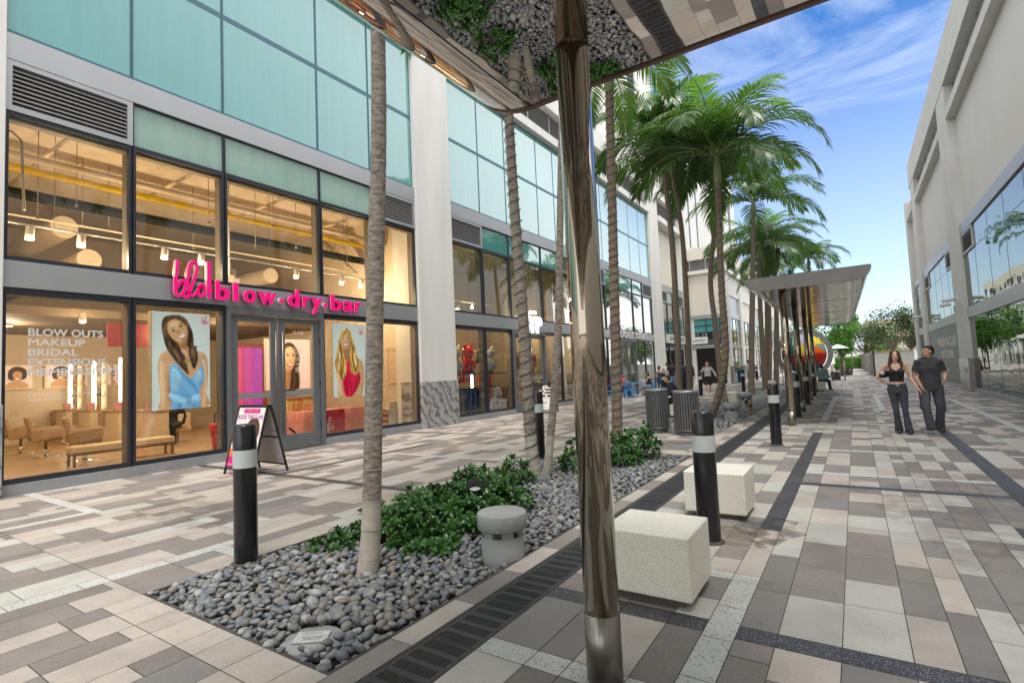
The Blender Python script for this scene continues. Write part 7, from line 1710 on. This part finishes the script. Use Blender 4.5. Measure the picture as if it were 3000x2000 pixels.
# --- people in the background
black_t=cl('black_tee',(.012,.012,.014)); white_t=cl('white_tee',(.62,.61,.60)); jeans=cl('light_jeans',(.14,.22,.33)); pinkd=cl('dusty_pink',(.50,.23,.23)); navy=cl('navy_jacket',(.018,.022,.042)); coral=cl('coral_top',(.60,.06,.10)); pale_j=cl('pale_silver_jacket',(.45,.45,.43)); blk=cl('black_trousers',(.014,.014,.016)); teal_t=cl('grey_teal_shirt',(.20,.32,.31)); den=cl('blue_denim',(.035,.085,.19)); darkg=cl('dark_grey_tank',(.05,.055,.07))
person('person in a coral pink top seated at the left of the blue table',(-11.0,27.9),R(90),1.7,'brown','dark','short',dict(m=coral,sleeve=.5),dict(m=navy),(.03,.03,.03),dict(eL=(-.24,-.12,.95-.1),wL=(-.15,-.36,.80),eR=(.24,-.12,.85),wR=(.15,-.36,.80)),seat=.47)
person('seated woman in a black and white top leaning over the blue table',(-9.92,29.55),R(-92),1.68,'tan','dark','bun',dict(m=black_t,sleeve=0,top=1.40),dict(m=jeans,len=.5),(.03,.03,.035),dict(eL=(-.2,-.18,.82),wL=(-.12,-.42,.82),eR=(.2,-.18,.82),wR=(.10,-.42,.82)),True,seat=.47,lean=.25)
person('standing woman with bare shoulders and tied up hair, beside the blue chairs',(-9.75,30.7),R(170),1.66,'tan','brown','bun',dict(m=darkg,sleeve=0,top=1.34,hem=1.0),dict(m=den),(.3,.3,.3),None,True)
person('man in a white tee walking away past the yogurt shop, arm half raised',(-9.75,32.3),R(185),1.86,'tan','dark','short',dict(m=white_t,sleeve=.55),dict(m=blk),(.3,.3,.3),dict(eR=(.30,-.10,1.18),wR=(.36,-.36,1.24),kL=(-.1,-.16,.5),aL=(-.1,-.1,.1),fL=(-.1,-.24,.05)))
person('man in a black tee and pale jeans seen from behind',(-8.95,30.6),R(178),1.92,'tan','dark','short',dict(m=black_t,sleeve=.55,ease=.028),dict(m=jeans,ease=.02),(.3,.3,.3),dict(kR=(.1,.10,.5),aR=(.1,.28,.12),fR=(.1,.13,.06)))
person('girl with long brown hair in a dusty pink dress, walking away',(-8.35,29.9),R(190),1.66,'tan','brown','longback',dict(m=pinkd,sleeve=.8,hem=.80,loose=1.6,name='dress'),dict(m=pinkd,type='skirt',hem=.62,flare=.05),(.6,.6,.6),dict(kL=(-.1,.05,.5),aL=(-.1,.25,.14),fL=(-.1,.12,.06)),True)
person('dark haired person half hidden behind the girl in the pink dress',(-8.15,31.2),R(175),1.86,'brown','dark','short',dict(m=navy,sleeve=1.5),dict(m=blk),(.02,.02,.02))
person('woman in a pale silver jacket over a black top and shorts, walking towards us',(-6.40,28.05),R(8),1.74,'fair','blond','long',dict(m=pale_j,sleeve=1.5,ease=.03,hem=1.02,name='jacket'),dict(m=blk,len=.40,ease=.02),(.55,.6,.4),dict(eL=(-.32,.02,1.22),wL=(-.30,-.14,1.05),eR=(.33,.02,1.2),wR=(.40,-.05,1.02),kL=(-.07,-.10,.5),aL=(-.05,-.10,.09),fL=(-.05,-.26,.04),kR=(.09,.03,.5),aR=(.08,.16,.12),fR=(.08,.02,.05)),True,vox=.015)
person('person in dark navy clothes hunched on the cream block behind the litter bins',(-4.75,16.72),R(-62),1.72,'tan','brown','short',dict(m=navy,sleeve=1.5,ease=.03),dict(m=blk,ease=.02),(.05,.35,.25),dict(eL=(-.26,-.25,.80),wL=(-.12,-.42,.70),eR=(.26,-.25,.80),wR=(.12,-.42,.70),kL=(-.14,-.44,.50),aL=(-.12,-.70,.10),fL=(-.13,-.84,.06)),seat=.47,lean=.45,vox=.012)
person('person in a dark blue tee standing behind the seated figure in navy',(-6.0,22.0),R(160),1.80,'tan','dark','short',dict(m=cl('indigo_tee',(.03,.035,.09)),sleeve=.55),dict(m=blk),(.02,.02,.02))
person('woman in blue denim dungarees holding up a phone far back',(-8.05,46.3),R(-35),1.72,'tan','dark','bun',dict(m=den,sleeve=0,top=1.38),dict(m=den,flare=.02),(.3,.2,.15),dict(eL=(-.26,-.12,1.22),wL=(-.20,-.34,1.42),eR=(.20,-.16,1.18),wR=(.06,-.34,1.42)),True)
person('man in a grey teal shirt seated on a block under the far canopy',(-1.50,31.42),R(165),1.74,'brown','dark','short',dict(m=teal_t,sleeve=1.5,ease=.03),dict(m=cl('slate_trousers',(.04,.045,.06))),(.02,.02,.02),dict(eL=(-.27,-.15,.86),wL=(-.14,-.34,.80),eR=(.27,-.15,.86),wR=(.14,-.34,.80),kL=(-.20,-.40,.50),aL=(-.28,-.30,.09),fL=(-.32,-.44,.04)),seat=.47,lean=.15,vox=.015)
person('person in a white top and black cap beyond the bent palm',(-6.0,38.0),R(120),1.80,'tan','dark','short',dict(m=white_t,sleeve=.5),dict(m=cl('khaki_shorts',(.3,.27,.2)),len=.45),(.3,.3,.3))
person('client in dark trousers seated in the salon armchair behind the poster in blue',(-16.45,7.25),R(40),1.7,'tan','brown','long',dict(m=black_t,sleeve=1.5),dict(m=blk),(.45,.38,.25),None,True,seat=.53)
person('receptionist with long dark hair standing behind the reception desk',(-16.3,10.75),R(75),1.72,'brown','dark','long',dict(m=black_t,sleeve=1.5),dict(m=blk),(.02,.02,.02),None,True)
# --- dog lying on the paving
dg_=thing('dog','curly brown dog lying on the paving beside the seated man','dog',(-1.05,32.2,0)); m=MB()
m.tube([(-.78,32.3,.13),(-.90,32.25,.17),(-1.08,32.18,.18),(-1.22,32.12,.20),(-1.30,32.05,.25)],[.09,.13,.13,.12,.09],14); m.ell((-1.33,31.98,.31),(.095,.10,.095)); m.tube([(-1.34,31.92,.29),(-1.35,31.80,.265)],[.055,.04],10); m.ell((-1.35,31.79,.265),(.038,.03,.032))
for s in (-1,1):
    m.tube([(-1.22+s*.08,32.02,.12),(-1.27+s*.08,31.86,.05),(-1.30+s*.08,31.72,.035)],[.055,.042,.035],8); m.tube([(-.85+s*.05,32.28-.1*s,.13),(-.80,32.12-.06*s,.09),(-.92,32.02-.06*s,.04)],[.085,.06,.035],8)
    m.tube([(-1.33+s*.085,32.0,.37),(-1.34+s*.12,31.98,.28),(-1.34+s*.12,31.97,.22)],[.03,.04,.025],8)
m.tube([(-.74,32.33,.12),(-.62,32.36,.08),(-.55,32.30,.06)],[.04,.035,.02],8)
remeshed(m,'body',mat('curly_brown_fur',(.22,.09,.03),.9,var=.35,scale=18,bump=1.0,bscale=25),dg_,.018,1)
e=MB(); e.ell((-1.355,31.762,.275),(.016,.012,.012))
for s in (-1,1): e.ell((-1.335+s*.038,31.893,.335),(.012,.01,.012))
e.build('nose',black_paint,dg_); dg_.location.x += .34; dg_.location.y -= .2
# the leather-dark end of a granite seat at the lower left frame corner is only paving here
